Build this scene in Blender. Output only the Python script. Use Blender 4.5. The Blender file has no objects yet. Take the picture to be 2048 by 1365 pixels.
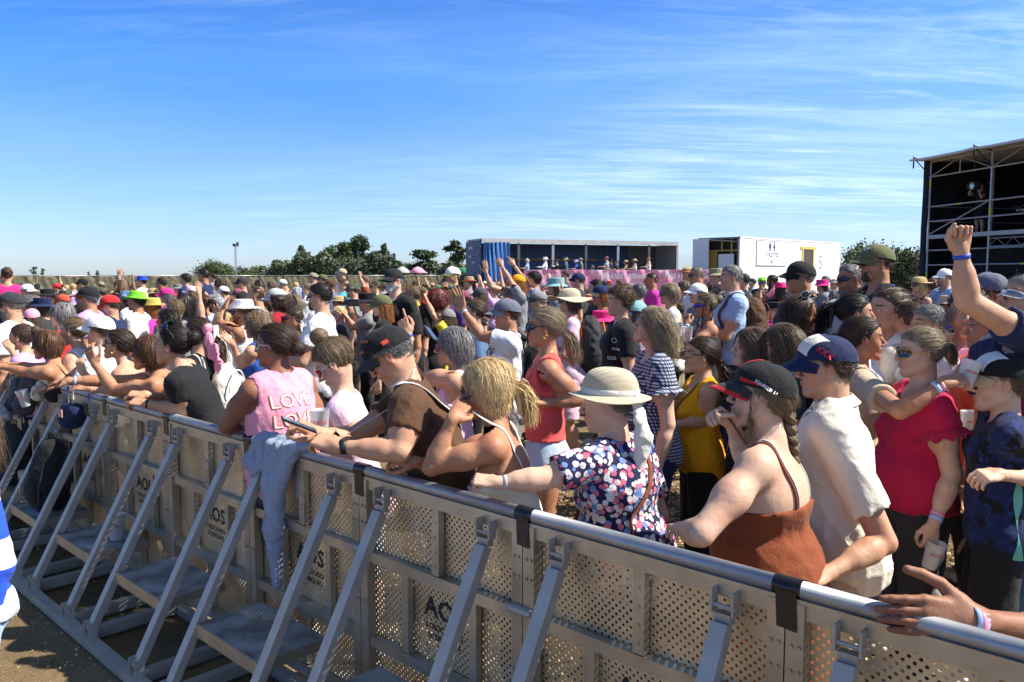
import bpy, math, time
import numpy as np
from mathutils import Matrix, Vector
from mathutils.bvhtree import BVHTree
T0=time.time()
sc=bpy.context.scene
# ---------------- camera, world, sun, exposure ----------------
F_PX=1593.0; CAM_H=2.02; TH=math.atan(132.5/F_PX)
cam=bpy.data.cameras.new('camera'); camo=bpy.data.objects.new('camera',cam)
sc.collection.objects.link(camo); camo.location=(0,0,CAM_H); camo.rotation_euler=(math.pi/2-TH,0,0)
cam.sensor_width=36; cam.lens=36*F_PX/2048; cam.clip_end=5000; cam.clip_start=.05
sc.camera=camo
SUN_EL=math.radians(47); SUN_AZ=math.radians(-4)      # azimuth measured from +X towards +Y
sdir=Vector((math.cos(SUN_EL)*math.cos(SUN_AZ),math.cos(SUN_EL)*math.sin(SUN_AZ),math.sin(SUN_EL)))
sun=bpy.data.lights.new('sun','SUN'); suno=bpy.data.objects.new('sun',sun); sc.collection.objects.link(suno)
sun.energy=4.9; sun.angle=math.radians(.53); sun.color=(1,.93,.82)
suno.rotation_euler=sdir.to_track_quat('Z','Y').to_euler(); suno.location=(30,-5,40)
w=bpy.data.worlds.new('World'); sc.world=w; w.use_nodes=True
nt=w.node_tree; nt.nodes.clear()
def N(nt,t,**k):
    n=nt.nodes.new(t)
    for a,b in k.items():
        if a=='inp':
            for i,v in b.items():
                n.inputs[i].default_value=v
        else: setattr(n,a,b)
    return n
def L(nt,a,b): nt.links.new(a,b)
def mathn(nt,op,a,b=None,c=None,clamp=False):
    n=nt.nodes.new('ShaderNodeMath'); n.operation=op; n.use_clamp=clamp
    for i,v in enumerate((a,b,c)):
        if v is None: continue
        if isinstance(v,(int,float)): n.inputs[i].default_value=v
        else: nt.links.new(v,n.inputs[i])
    return n.outputs[0]
def rampn(nt,src,stops):
    r=nt.nodes.new('ShaderNodeValToRGB'); e=r.color_ramp.elements
    while len(e)<len(stops): e.new(.5)
    for el,(p,c) in zip(e,stops):
        el.position=p; el.color=(*c,1) if len(c)==3 else c
    nt.links.new(src,r.inputs[0]); return r.outputs[0]
def mixc(nt,fac,a,b,mode='MIX'):
    n=nt.nodes.new('ShaderNodeMix'); n.data_type='RGBA'; n.blend_type=mode
    for i,v in ((0,fac),(6,a),(7,b)):
        if isinstance(v,(int,float)): n.inputs[i].default_value=v
        elif isinstance(v,(tuple,list)): n.inputs[i].default_value=(*v[:3],1)
        else: nt.links.new(v,n.inputs[i])
    return n.outputs[2]
sky=N(nt,'ShaderNodeTexSky',sky_type='NISHITA',sun_disc=False,sun_elevation=SUN_EL,
      sun_rotation=math.pi/2-SUN_AZ,air_density=1.0,dust_density=.35,ozone_density=3.0,altitude=0)
tc=N(nt,'ShaderNodeTexCoord'); sep=N(nt,'ShaderNodeSeparateXYZ'); L(nt,tc.outputs['Generated'],sep.inputs[0])
zc=mathn(nt,'MAXIMUM',sep.outputs[2],.02)
u=mathn(nt,'DIVIDE',sep.outputs[0],mathn(nt,'ADD',zc,.1)); v=mathn(nt,'DIVIDE',sep.outputs[1],mathn(nt,'ADD',zc,.1))
cmb=N(nt,'ShaderNodeCombineXYZ'); L(nt,u,cmb.inputs[0]); L(nt,v,cmb.inputs[1])
mp=N(nt,'ShaderNodeMapping',inp={1:(3.1,1.7,0),2:(0,0,math.radians(-9)),3:(.42,1.5,1)}); L(nt,cmb.outputs[0],mp.inputs[0])
n1=N(nt,'ShaderNodeTexNoise',inp={'Scale':1.5,'Detail':11,'Roughness':.66,'Distortion':1.1}); L(nt,mp.outputs[0],n1.inputs['Vector'])
mp2=N(nt,'ShaderNodeMapping',inp={1:(7.,2.3,0),3:(.22,.35,1)}); L(nt,cmb.outputs[0],mp2.inputs[0])
n2=N(nt,'ShaderNodeTexNoise',inp={'Scale':1.3,'Detail':3}); L(nt,mp2.outputs[0],n2.inputs['Vector'])
mp3=N(nt,'ShaderNodeMapping',inp={1:(1.,9.3,0),2:(0,0,math.radians(12)),3:(1.1,7.,1)}); L(nt,cmb.outputs[0],mp3.inputs[0])
n3=N(nt,'ShaderNodeTexNoise',inp={'Scale':1.4,'Detail':8,'Roughness':.7,'Distortion':1.2}); L(nt,mp3.outputs[0],n3.inputs['Vector'])
c1=rampn(nt,n1.outputs[0],[(.46,(0,0,0)),(.70,(1,1,1))]); c2=rampn(nt,n2.outputs[0],[(.36,(0,0,0)),(.68,(1,1,1))])
c3=rampn(nt,n3.outputs[0],[(.5,(0,0,0)),(.8,(1,1,1))])
# more cirrus towards the right of the view
rt=mathn(nt,'MULTIPLY_ADD',sep.outputs[0],1.1,.66,clamp=True)
mp4=N(nt,'ShaderNodeMapping',inp={1:(2.,5.,0),2:(0,0,math.radians(-14)),3:(.35,.75,1)}); L(nt,cmb.outputs[0],mp4.inputs[0])
n4=N(nt,'ShaderNodeTexNoise',inp={'Scale':.8,'Detail':4,'Roughness':.5,'Distortion':.4}); L(nt,mp4.outputs[0],n4.inputs['Vector'])
c4=rampn(nt,n4.outputs[0],[(.38,(0,0,0)),(.72,(1,1,1))])
wsp=mathn(nt,'MULTIPLY',mathn(nt,'ADD',mathn(nt,'MULTIPLY',c1,.85),mathn(nt,'MULTIPLY',c3,.75)),c2)
cl=mathn(nt,'MULTIPLY',mathn(nt,'ADD',wsp,mathn(nt,'MULTIPLY',c4,.30)),rt,clamp=True)
el_=mathn(nt,'MAXIMUM',sep.outputs[2],0.0)
tintc=rampn(nt,el_,[(0,(.52,.62,.86)),(.06,(.49,.61,.90)),(.16,(.43,.61,.95)),(.24,(.25,.57,.98)),(.33,(.15,.46,.95)),(.6,(.34,.41,.50)),(1,(.36,.41,.48))])  # unseen sky above the view is greyed and dimmed to cut blue fill light
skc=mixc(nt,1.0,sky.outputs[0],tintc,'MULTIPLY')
skc=mixc(nt,mathn(nt,'MULTIPLY',cl,.85),skc,(4.5,5.6,6.6))
bg=N(nt,'ShaderNodeBackground',inp={1:.115}); L(nt,skc,bg.inputs[0])
wo=N(nt,'ShaderNodeOutputWorld'); L(nt,bg.outputs[0],wo.inputs[0])
sc.view_settings.view_transform='Standard'; sc.view_settings.look='None'; sc.view_settings.exposure=.93; sc.view_settings.gamma=1
sc.cycles.max_bounces=6; sc.cycles.transparent_max_bounces=10; sc.cycles.diffuse_bounces=3; sc.cycles.glossy_bounces=3
try: sc.cycles.use_denoising=True
except Exception: pass

# ---------------- projection helpers (photo pixel -> world point) ----------------
def ray(x,y):
    xc=(x-1024)/F_PX; yc=(682.5-y)/F_PX
    return np.array([xc,math.cos(TH)+yc*math.sin(TH),-math.sin(TH)+yc*math.cos(TH)])
def onz(x,y,z):
    r=ray(x,y); return r*((z-CAM_H)/r[2])+np.array([0,0,CAM_H])
def at(x,y,d):
    r=ray(x,y); return r*(d/r[1])+np.array([0,0,CAM_H])

# ---------------- object helpers ----------------
C=sc.collection
def nrm(v): v=np.asarray(v,float); return v/(np.linalg.norm(v)+1e-12)
def mkmesh(name,V,Fs,smooth=True,mats=(),midx=None,attrs=None):
    """V (n,3); Fs = list of int arrays (k,3|4) or python lists"""
    me=bpy.data.meshes.new(name)
    V=np.asarray(V,np.float32); loops=[];starts=[];tot=0
    for f in Fs:
        f=np.asarray(f,np.int32)
        if f.size==0: continue
        k=f.shape[1]; loops.append(f.ravel()); starts.append(tot+np.arange(len(f),dtype=np.int32)*k); tot+=f.size
    lo=np.concatenate(loops) if loops else np.zeros(0,np.int32); st=np.concatenate(starts) if starts else np.zeros(0,np.int32)
    me.vertices.add(len(V)); me.vertices.foreach_set('co',V.ravel())
    me.loops.add(len(lo)); me.loops.foreach_set('vertex_index',lo)
    me.polygons.add(len(st)); me.polygons.foreach_set('loop_start',st)
    for m in mats: me.materials.append(m)
    if midx is not None: me.polygons.foreach_set('material_index',np.asarray(midx,np.int32))
    me.update(calc_edges=True)
    me.polygons.foreach_set('use_smooth',np.full(len(st),bool(smooth)))
    if attrs:
        for an,(ty,arr) in attrs.items():
            a=me.attributes.new(an,ty,'POINT')
            a.data.foreach_set('value' if ty=='FLOAT' else 'color',np.asarray(arr,np.float32).ravel())
    return me
def mkobj(name,me,parent=None,M=None):
    o=bpy.data.objects.new(name,me); C.objects.link(o)
    if parent is not None: o.parent=parent
    if M is not None: o.matrix_local=Matrix([list(map(float,r)) for r in M]) if not isinstance(M,Matrix) else M
    return o
def tag(o,label=None,cat=None,group=None,kind=None):
    if label: o['label']=label
    if cat: o['category']=cat
    if group: o['group']=group
    if kind: o['kind']=kind
    return o
def empty(name,loc,rz=0,s=1.0):
    o=bpy.data.objects.new(name,None); C.objects.link(o); o.location=[float(x) for x in loc]; o.rotation_euler=(0,0,rz)
    o.scale=(s,s,s); o.empty_display_size=.1; return o
def setmats(o,mats):
    for i,m in enumerate(mats):
        o.material_slots[i].link='OBJECT'; o.material_slots[i].material=m
class MB:
    def __init__(s): s.V=[];s.F3=[];s.F4=[];s.n=0;s.m3=[];s.m4=[];s.mi=0
    def add(s,V,F):
        V=np.asarray(V,float); F=np.asarray(F,int)
        if len(F):
            (s.F4 if F.shape[1]==4 else s.F3).append(F+s.n); (s.m4 if F.shape[1]==4 else s.m3).append(np.full(len(F),s.mi))
        s.V.append(V); s.n+=len(V); return s
    def box(s,c,d,R=None,bev=0):
        c=np.asarray(c,float); d=np.asarray(d,float)/2
        P=np.array([[x,y,z] for x in(-1,1) for y in(-1,1) for z in(-1,1)],float)*d
        if R is not None: P=P@np.asarray(R).T
        return s.add(P+c,[[0,1,3,2],[4,6,7,5],[0,4,5,1],[2,3,7,6],[0,2,6,4],[1,5,7,3]])
    def tube(s,pts,r,n=8,caps=True,flat=1.0,up=(0,0,1)):
        P=np.asarray(pts,float); m=len(P); r=np.broadcast_to(np.asarray(r,float),(m,))
        T=np.gradient(P,axis=0); T/=np.linalg.norm(T,axis=1)[:,None]+1e-12
        up=np.asarray(up,float); B=np.cross(T,up); bad=np.linalg.norm(B,axis=1)<1e-3; B[bad]=np.cross(T[bad],[1,.01,0]) ; B/=np.linalg.norm(B,axis=1)[:,None]
        U=np.cross(B,T); a=np.arange(n)/n*2*np.pi
        V=P[:,None]+r[:,None,None]*(np.cos(a)[None,:,None]*B[:,None]+flat*np.sin(a)[None,:,None]*U[:,None])
        V=V.reshape(-1,3); i=np.arange(m-1)[:,None]*n; j=np.arange(n)[None]; k=(j+1)%n
        F=np.stack([i+j,i+k,i+n+k,i+n+j],-1).reshape(-1,4)[:,::-1]
        base=s.n; s.add(V,F)
        if caps:
            s.add(np.array([P[0],P[-1]]),np.zeros((0,3),int))
            jj=np.arange(n); kk=(jj+1)%n
            F0=np.stack([jj,kk,np.full(n,m*n)],-1)+base; F1=np.stack([kk+(m-1)*n,jj+(m-1)*n,np.full(n,m*n+1)],-1)+base
            s.F3+= [F0[:,::-1]*1,F1[:,::-1]*1]; s.m3+=[np.full(n,s.mi)]*2
        return s
    def bar(s,a,b,w,h,up=(0,0,1)):
        a=np.asarray(a,float);b=np.asarray(b,float); t=nrm(b-a); sd=nrm(np.cross(t,up)); u2=np.cross(sd,t)
        R=np.stack([t,sd,u2],1); return s.box((a+b)/2,(np.linalg.norm(b-a),w,h),R)
    def lathe(s,prof,n=24,c=(0,0,0),fn=None):
        prof=np.asarray(prof,float); a=np.arange(n)/n*2*np.pi
        V=np.stack([prof[:,0,None]*np.cos(a),prof[:,0,None]*np.sin(a),np.broadcast_to(prof[:,1,None],(len(prof),n))],-1)
        if fn is not None: V=fn(V,a)
        V=V.reshape(-1,3)+np.asarray(c); m=len(prof); i=np.arange(m-1)[:,None]*n; j=np.arange(n)[None]; k=(j+1)%n
        return s.add(V,np.stack([i+j,i+k,i+n+k,i+n+j],-1).reshape(-1,4))
    def grid(s,V):
        m,n=V.shape[:2]; i=np.arange(m-1)[:,None]*n; j=np.arange(n-1)[None]
        return s.add(V.reshape(-1,3),np.stack([i+j,i+j+1,i+n+j+1,i+n+j],-1).reshape(-1,4))
    def mesh(s,name,mats=(),smooth=False):
        V=np.concatenate(s.V); Fs=[];mi=[]
        if s.F4: Fs.append(np.concatenate(s.F4)); mi+=s.m4
        if s.F3: Fs.append(np.concatenate(s.F3)); mi+=s.m3
        return mkmesh(name,V,Fs,smooth,mats if isinstance(mats,(list,tuple)) else [mats],np.concatenate(mi))
    def obj(s,name,mats,parent=None,smooth=False,bevel=0,M=None):
        o=mkobj(name,s.mesh(name,mats,smooth),parent,M)
        if bevel:
            b=o.modifiers.new('bev','BEVEL'); b.width=bevel; b.segments=2; b.limit_method='ANGLE'
        return o
def Rot(ax,deg):
    a=math.radians(deg);c,s=math.cos(a),math.sin(a)
    return np.array({'x':[[1,0,0],[0,c,-s],[0,s,c]],'y':[[c,0,s],[0,1,0],[-s,0,c]],'z':[[c,-s,0],[s,c,0],[0,0,1]]}[ax])
def M4(R,t):
    M=np.eye(4);M[:3,:3]=R;M[:3,3]=t;return M

# ---------------- materials ----------------
MC={}
def pmat(name,color,rough=.6,metal=0,**k):
    key=(name,tuple(color),rough,metal,tuple(sorted(k.items())))
    if key in MC: return MC[key]
    m=bpy.data.materials.new(name); m.use_nodes=True; nt=m.node_tree; b=nt.nodes['Principled BSDF']
    b.inputs['Base Color'].default_value=(*color,1); b.inputs['Roughness'].default_value=rough; b.inputs['Metallic'].default_value=metal
    if 'spec' in k: b.inputs['Specular IOR Level'].default_value=k['spec']
    if 'trans' in k: b.inputs['Transmission Weight'].default_value=k['trans']
    if 'alpha' in k: b.inputs['Alpha'].default_value=k['alpha']
    if 'emit' in k:
        b.inputs['Emission Color'].default_value=(*color,1); b.inputs['Emission Strength'].default_value=k['emit']
    tcn=N(nt,'ShaderNodeTexCoord')
    va=k.get('var',0.0)
    if va or k.get('bump'):
        n=N(nt,'ShaderNodeTexNoise',inp={'Scale':k.get('scale',8.),'Detail':6,'Roughness':.65}); L(nt,tcn.outputs['Object'],n.inputs['Vector'])
        if va:
            lo=tuple(c*(1-va) for c in color); hi=tuple(min(1,c*(1+va)) for c in color)
            L(nt,rampn(nt,n.outputs[0],[(.3,lo),(.7,hi)]),b.inputs['Base Color'])
        if k.get('bump'):
            n2=N(nt,'ShaderNodeTexNoise',inp={'Scale':k.get('bscale',60.),'Detail':5}); L(nt,tcn.outputs['Object'],n2.inputs['Vector'])
            bp=N(nt,'ShaderNodeBump',inp={'Strength':k['bump'],'Distance':k.get('bdist',.01)}); L(nt,n2.outputs[0],bp.inputs['Height']); L(nt,bp.outputs[0],b.inputs['Normal'])
    MC[key]=m; return m
COL=dict(white=(.80,.80,.79),offwhite=(.72,.69,.60),cream=(.74,.69,.57),beige=(.5,.4,.28),tan=(.5,.36,.2),black=(.012,.012,.014),charcoal=(.035,.036,.04),
 grey=(.22,.22,.23),lightgrey=(.45,.46,.47),darkgrey=(.07,.07,.08),navy=(.012,.022,.075),blue=(.03,.1,.42),royal=(.02,.07,.5),lightblue=(.36,.5,.72),denim=(.08,.15,.28),paledenim=(.42,.52,.62),
 aqua=(.22,.42,.43),teal=(.05,.33,.36),red=(.55,.025,.03),darkred=(.3,.012,.02),orangered=(.65,.08,.04),orange=(.65,.2,.03),mustard=(.75,.33,.005),yellow=(.7,.62,.05),neon=(.25,.75,.05),
 pink=(.80,.33,.44),palepink=(.72,.5,.62),lilac=(.5,.33,.62),magenta=(.55,.03,.32),hotpink=(.75,.03,.22),coral=(.70,.09,.085),crimson=(.5,.012,.06),maroon=(.28,.07,.13),
 brown=(.095,.045,.022),rust=(.22,.055,.02),olive=(.12,.13,.055),khaki=(.3,.27,.17),purple=(.1,.05,.2),straw=(.62,.5,.28),straws=(.66,.58,.4),gold=(.6,.4,.08),green=(.03,.2,.08),slate=(.12,.17,.22),greyblue=(.13,.14,.19))
def cloth(spec):
    """spec 'white' or 'polka' etc."""
    key='cloth'+spec
    if key in MC: return MC[key]
    m=bpy.data.materials.new('cloth_'+spec); m.use_nodes=True; nt=m.node_tree; b=nt.nodes['Principled BSDF']
    b.inputs['Roughness'].default_value=.85; b.inputs['Specular IOR Level'].default_value=.25
    if 'Sheen Weight' in b.inputs: b.inputs['Sheen Weight'].default_value=.06
    tcn=N(nt,'ShaderNodeTexCoord'); ob=tcn.outputs['Object']
    def noise(sc_,det=5,vec=ob,**k):
        n=N(nt,'ShaderNodeTexNoise',inp={'Scale':sc_,'Detail':det,**k}); L(nt,vec,n.inputs['Vector']); return n.outputs[0]
    if spec=='polka':
        col=COL['navy']
        out=None
        for i,(off,thr) in enumerate(((0,.5),(.37,.46),(.71,.42))):
            mpn=N(nt,'ShaderNodeMapping',inp={1:(off*3,off*5,off*7)}); L(nt,ob,mpn.inputs[0])
            vo=N(nt,'ShaderNodeTexVoronoi',inp={'Scale':34.,'Randomness':.85}); L(nt,mpn.outputs[0],vo.inputs['Vector'])
            dist=mathn(nt,'LESS_THAN',vo.outputs['Distance'],thr)
            spx=N(nt,'ShaderNodeSeparateColor'); L(nt,vo.outputs['Color'],spx.inputs[0])
            cc=rampn(nt,spx.outputs[0],[(0,(.62,.6,.6)),(.38,(.13,.22,.5)),(.6,(.62,.6,.6)),(.72,(.6,.13,.2))]); cc.node.color_ramp.interpolation='CONSTANT'
            on=mathn(nt,'MULTIPLY',dist,mathn(nt,'GREATER_THAN',spx.outputs[1],.35))
            out=mixc(nt,on,out if out is not None else (.01,.013,.06),cc)
        L(nt,out,b.inputs['Base Color'])
    elif spec in('gingham','stripes','pinstripe'):
        sp=N(nt,'ShaderNodeSeparateXYZ'); L(nt,ob,sp.inputs[0])
        fr=lambda s_,f: mathn(nt,'FRACT',mathn(nt,'MULTIPLY',s_,f))
        if spec=='gingham':
            a=mathn(nt,'GREATER_THAN',fr(sp.outputs[2],55),.5); h=mathn(nt,'GREATER_THAN',fr(mathn(nt,'ADD',sp.outputs[1],sp.outputs[0]),48),.5)
            s_=mathn(nt,'MULTIPLY',mathn(nt,'ADD',a,h),.5); L(nt,rampn(nt,s_,[(0,(.55,.57,.62)),(.5,(.1,.12,.2)),(1,(.012,.018,.05))]),b.inputs['Base Color'])
        elif spec=='stripes':
            L(nt,mixc(nt,mathn(nt,'GREATER_THAN',fr(sp.outputs[1],30),.5),COL['white'],COL['navy']),b.inputs['Base Color'])
        else:
            L(nt,mixc(nt,mathn(nt,'GREATER_THAN',fr(sp.outputs[1],22),.93),(.70,.655,.55),(.36,.33,.3)),b.inputs['Base Color'])
    elif spec in('floral','floralblue','floralpink','camo','jersey','leopard'):
        base,acc,acc2={'floral':((.02,.02,.025),(.3,.1,.07),(.3,.25,.2)),'floralblue':((.1,.17,.33),(.5,.55,.62),(.03,.06,.2)),'floralpink':((.5,.26,.32),(.7,.6,.6),(.3,.05,.1)),
          'camo':((.07,.08,.05),(.25,.23,.16),(.03,.03,.025)),'jersey':((.008,.017,.075),(.006,.007,.012),(.012,.03,.14)),'leopard':((.3,.2,.1),(.02,.015,.01),(.1,.05,.03))}[spec]
        n=noise(14 if spec!='jersey' else 9,3); n2_=noise(30,3)
        x=mixc(nt,mathn(nt,'GREATER_THAN',n,.56),base,acc); x=mixc(nt,mathn(nt,'GREATER_THAN',n2_,.6),x,acc2); L(nt,x,b.inputs['Base Color'])
    elif spec=='bluewhite':
        sp=N(nt,'ShaderNodeSeparateXYZ'); L(nt,ob,sp.inputs[0]); f=mathn(nt,'FRACT',mathn(nt,'MULTIPLY',sp.outputs[2],4.2))
        L(nt,mixc(nt,mathn(nt,'GREATER_THAN',f,.55),(.02,.09,.6),(.6,.62,.66)),b.inputs['Base Color'])
    elif spec in('straw','straws','strawyellow'):
        c0={'straw':(.55,.41,.2),'straws':(.66,.58,.41),'strawyellow':(.7,.57,.14)}[spec]
        wv=N(nt,'ShaderNodeTexWave',wave_type='BANDS',bands_direction='Z',inp={'Scale':70.,'Distortion':1.5,'Detail':2}); L(nt,ob,wv.inputs['Vector'])
        ck=noise(180,2)
        f=mathn(nt,'MULTIPLY',wv.outputs[1],ck)
        L(nt,mixc(nt,f,tuple(x*.62 for x in c0),tuple(min(1,x*1.3) for x in c0)),b.inputs['Base Color'])
        bp=N(nt,'ShaderNodeBump',inp={'Strength':.7,'Distance':.002}); L(nt,wv.outputs[1],bp.inputs['Height']); L(nt,bp.outputs[0],b.inputs['Normal'])
        MC[key]=m; return m
    else:
        col=COL[spec] if spec in COL else COL['grey']
        n=noise(5,4); va=.10
        L(nt,rampn(nt,n,[(.3,tuple(c*(1-va) for c in col)),(.7,tuple(min(1,c*(1+va)) for c in col))]),b.inputs['Base Color'])
    a=noise(22,6); c=noise(420,2)
    h=mathn(nt,'ADD',mathn(nt,'MULTIPLY',a,1.0),mathn(nt,'MULTIPLY',c,.12))
    bp=N(nt,'ShaderNodeBump',inp={'Strength':.8,'Distance':.014}); L(nt,h,bp.inputs['Height']); L(nt,bp.outputs[0],b.inputs['Normal'])
    MC[key]=m; return m
SK=[(.61,.385,.27),(.53,.30,.19),(.42,.205,.115),(.28,.125,.07),(.15,.068,.04)]
def skinmat(i):
    key='skin%d'%i
    if key in MC: return MC[key]
    m=bpy.data.materials.new('skin'); m.use_nodes=True; nt=m.node_tree; b=nt.nodes['Principled BSDF']
    tcn=N(nt,'ShaderNodeTexCoord'); n=N(nt,'ShaderNodeTexNoise',inp={'Scale':9.,'Detail':5,'Roughness':.6}); L(nt,tcn.outputs['Object'],n.inputs['Vector'])
    c=SK[i]; x=rampn(nt,n.outputs[0],[(.32,(c[0]*.90,c[1]*.76,c[2]*.72)),(.5,c),(.68,(c[0]*1.07,c[1]*1.12,c[2]*1.12))])
    at_=N(nt,'ShaderNodeAttribute',attribute_name='tint'); x=mixc(nt,1.0,x,at_.outputs['Color'],'MULTIPLY'); L(nt,x,b.inputs['Base Color'])
    b.inputs['Roughness'].default_value=.56; b.inputs['Specular IOR Level'].default_value=.36
    b.inputs['Subsurface Weight'].default_value=.12; b.inputs['Subsurface Radius'].default_value=(.012,.005,.003); b.inputs['Subsurface Scale'].default_value=1.0
    n2_=N(nt,'ShaderNodeTexNoise',inp={'Scale':260.,'Detail':3}); L(nt,tcn.outputs['Object'],n2_.inputs['Vector'])
    nf_=N(nt,'ShaderNodeTexNoise',inp={'Scale':150.,'Detail':2}); L(nt,tcn.outputs['Object'],nf_.inputs['Vector'])
    L(nt,mixc(nt,mathn(nt,'MULTIPLY',mathn(nt,'GREATER_THAN',nf_.outputs[0],.66),.28),x,(c[0]*.5,c[1]*.4,c[2]*.35)),b.inputs['Base Color'])
    n3_=N(nt,'ShaderNodeTexNoise',inp={'Scale':35.,'Detail':3}); L(nt,tcn.outputs['Object'],n3_.inputs['Vector'])
    bp=N(nt,'ShaderNodeBump',inp={'Strength':.55,'Distance':.004}); L(nt,mathn(nt,'ADD',mathn(nt,'MULTIPLY',n2_.outputs[0],.35),n3_.outputs[0]),bp.inputs['Height']); L(nt,bp.outputs[0],b.inputs['Normal'])
    MC[key]=m; return m
HC=dict(black=((.012,.009,.008),(.03,.022,.017)),dark=((.022,.013,.009),(.085,.052,.032)),brown=((.045,.028,.017),(.15,.10,.06)),light=((.10,.065,.037),(.28,.20,.115)),
 blonde=((.42,.27,.10),(.85,.66,.36)),ash=((.14,.1,.06),(.42,.33,.2)),grey=((.07,.07,.07),(.34,.33,.33)),silver=((.3,.3,.3),(.62,.62,.61)),white=((.5,.5,.48),(.8,.8,.78)),
 red=((.08,.01,.01),(.18,.025,.02)),auburn=((.06,.025,.014),(.18,.085,.045)),ginger=((.22,.08,.02),(.42,.17,.05)),salt=((.03,.03,.03),(.42,.41,.4)))
def hairmat(n_):
    key='hair'+n_
    if key in MC: return MC[key]
    m=bpy.data.materials.new('hair_'+n_); m.use_nodes=True; nt=m.node_tree; b=nt.nodes['Principled BSDF']
    at_=N(nt,'ShaderNodeAttribute',attribute_name='hv'); a,c=HC[n_]
    tcn=N(nt,'ShaderNodeTexCoord'); n=N(nt,'ShaderNodeTexNoise',inp={'Scale':45.,'Detail':5}); L(nt,tcn.outputs['Object'],n.inputs['Vector'])
    f=mathn(nt,'ADD',mathn(nt,'MULTIPLY',at_.outputs['Fac'],.75),mathn(nt,'MULTIPLY_ADD',n.outputs[0],.9,-.3),clamp=True)
    L(nt,mixc(nt,f,a,c),b.inputs['Base Color']); b.inputs['Roughness'].default_value=.48; b.inputs['Specular IOR Level'].default_value=.35
    MC[key]=m; return m
# ---------------- implicit surface modelling ----------------
def cone(a,b,r1,r2=None,k=.02,op=1): return ['c',np.asarray(a,float),np.asarray(b,float),r1,r1 if r2 is None else r2,k,op]
def sleeve(a,b,r1,r2,k=.03): return ['s',np.asarray(a,float),np.asarray(b,float),r1,r2,k,1]
def ell(c,r,R=None,k=.02,op=1): return ['e',np.asarray(c,float),np.asarray(r,float),None if R is None else np.asarray(R,float),k,op]
def xf(prims,R,t,s=1.0):
    out=[]
    for p in prims:
        if p[0] in'cs': out.append([p[0],R@(p[1]*s)+t,R@(p[2]*s)+t,p[3]*s,p[4]*s,p[5]*s,p[6]])
        else: out.append(['e',R@(p[1]*s)+t,p[2]*s,R if p[3] is None else R@p[3],p[4]*s,p[5]])
    return out
def infl(prims,d):
    out=[]
    for p in prims:
        q=list(p)
        if q[0] in'cs': q[3]=q[3]+d;q[4]=q[4]+d
        else: q[2]=q[2]+d
        out.append(q)
    return out
def pbox(p):
    if p[0] in'cs':
        r=max(p[3],p[4]); return np.minimum(p[1],p[2])-r,np.maximum(p[1],p[2])+r
    if p[3] is None: e=p[2]
    else: e=np.sqrt(((p[3]*p[2][None])**2).sum(1))
    return p[1]-e,p[1]+e
def field(prims,lo,hi,v):
    n=np.maximum(np.ceil((hi-lo)/v).astype(int)+1,3)
    ax=[(lo[i]+np.arange(n[i])*v).astype(np.float32) for i in range(3)]
    F=np.full(n,.08,np.float32)
    for p in prims:
        a,b=pbox(p); k=p[-2]; mg=max(k*1.1,2.5*v)+.004
        i0=np.clip(np.floor((a-mg-lo)/v).astype(int),0,n); i1=np.clip(np.ceil((b+mg-lo)/v).astype(int)+1,0,n)
        if (i1<=i0).any(): continue
        X=ax[0][i0[0]:i1[0],None,None];Y=ax[1][None,i0[1]:i1[1],None];Z=ax[2][None,None,i0[2]:i1[2]]
        if p[0] in'cs':
            A,B=p[1],p[2]; ba=B-A; l2=float(ba@ba)+1e-9
            dx,dy,dz=X-A[0],Y-A[1],Z-A[2]
            h=np.clip((dx*ba[0]+dy*ba[1]+dz*ba[2])/l2,0,1)
            d=np.sqrt((dx-h*ba[0])**2+(dy-h*ba[1])**2+(dz-h*ba[2])**2)-(p[3]+(p[4]-p[3])*h)
            if p[0]=='s': d=np.maximum(d,((X-B[0])*ba[0]+(Y-B[1])*ba[1]+(Z-B[2])*ba[2])/math.sqrt(l2))
        else:
            dx,dy,dz=X-p[1][0],Y-p[1][1],Z-p[1][2]
            if p[3] is not None:
                R=p[3]; dx,dy,dz=[dx*R[0,i]+dy*R[1,i]+dz*R[2,i] for i in range(3)]
            r=p[2]; k0=np.sqrt((dx/r[0])**2+(dy/r[1])**2+(dz/r[2])**2); k1=np.sqrt((dx/r[0]**2)**2+(dy/r[1]**2)**2+(dz/r[2]**2)**2)+1e-6
            d=k0*(k0-1)/k1; d=np.where(k0<.05,-r.min(),d)
        sl=tuple(slice(i0[i],i1[i]) for i in range(3)); f=F[sl]
        if p[-1]<0:
            d=-d; h=np.maximum(k-np.abs(f-d),0)/k if k>1e-6 else 0; F[sl]=np.maximum(f,d)+h*h*k*.25
        else:
            h=np.maximum(k-np.abs(f-d),0)/k if k>1e-6 else 0; F[sl]=np.minimum(f,d)-h*h*k*.25
    return F,ax
CORN=np.array([[x,y,z] for x in(0,1) for y in(0,1) for z in(0,1)])
EDG=[(a,b) for a in range(8) for b in range(a+1,8) if np.abs(CORN[a]-CORN[b]).sum()==1]
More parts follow.
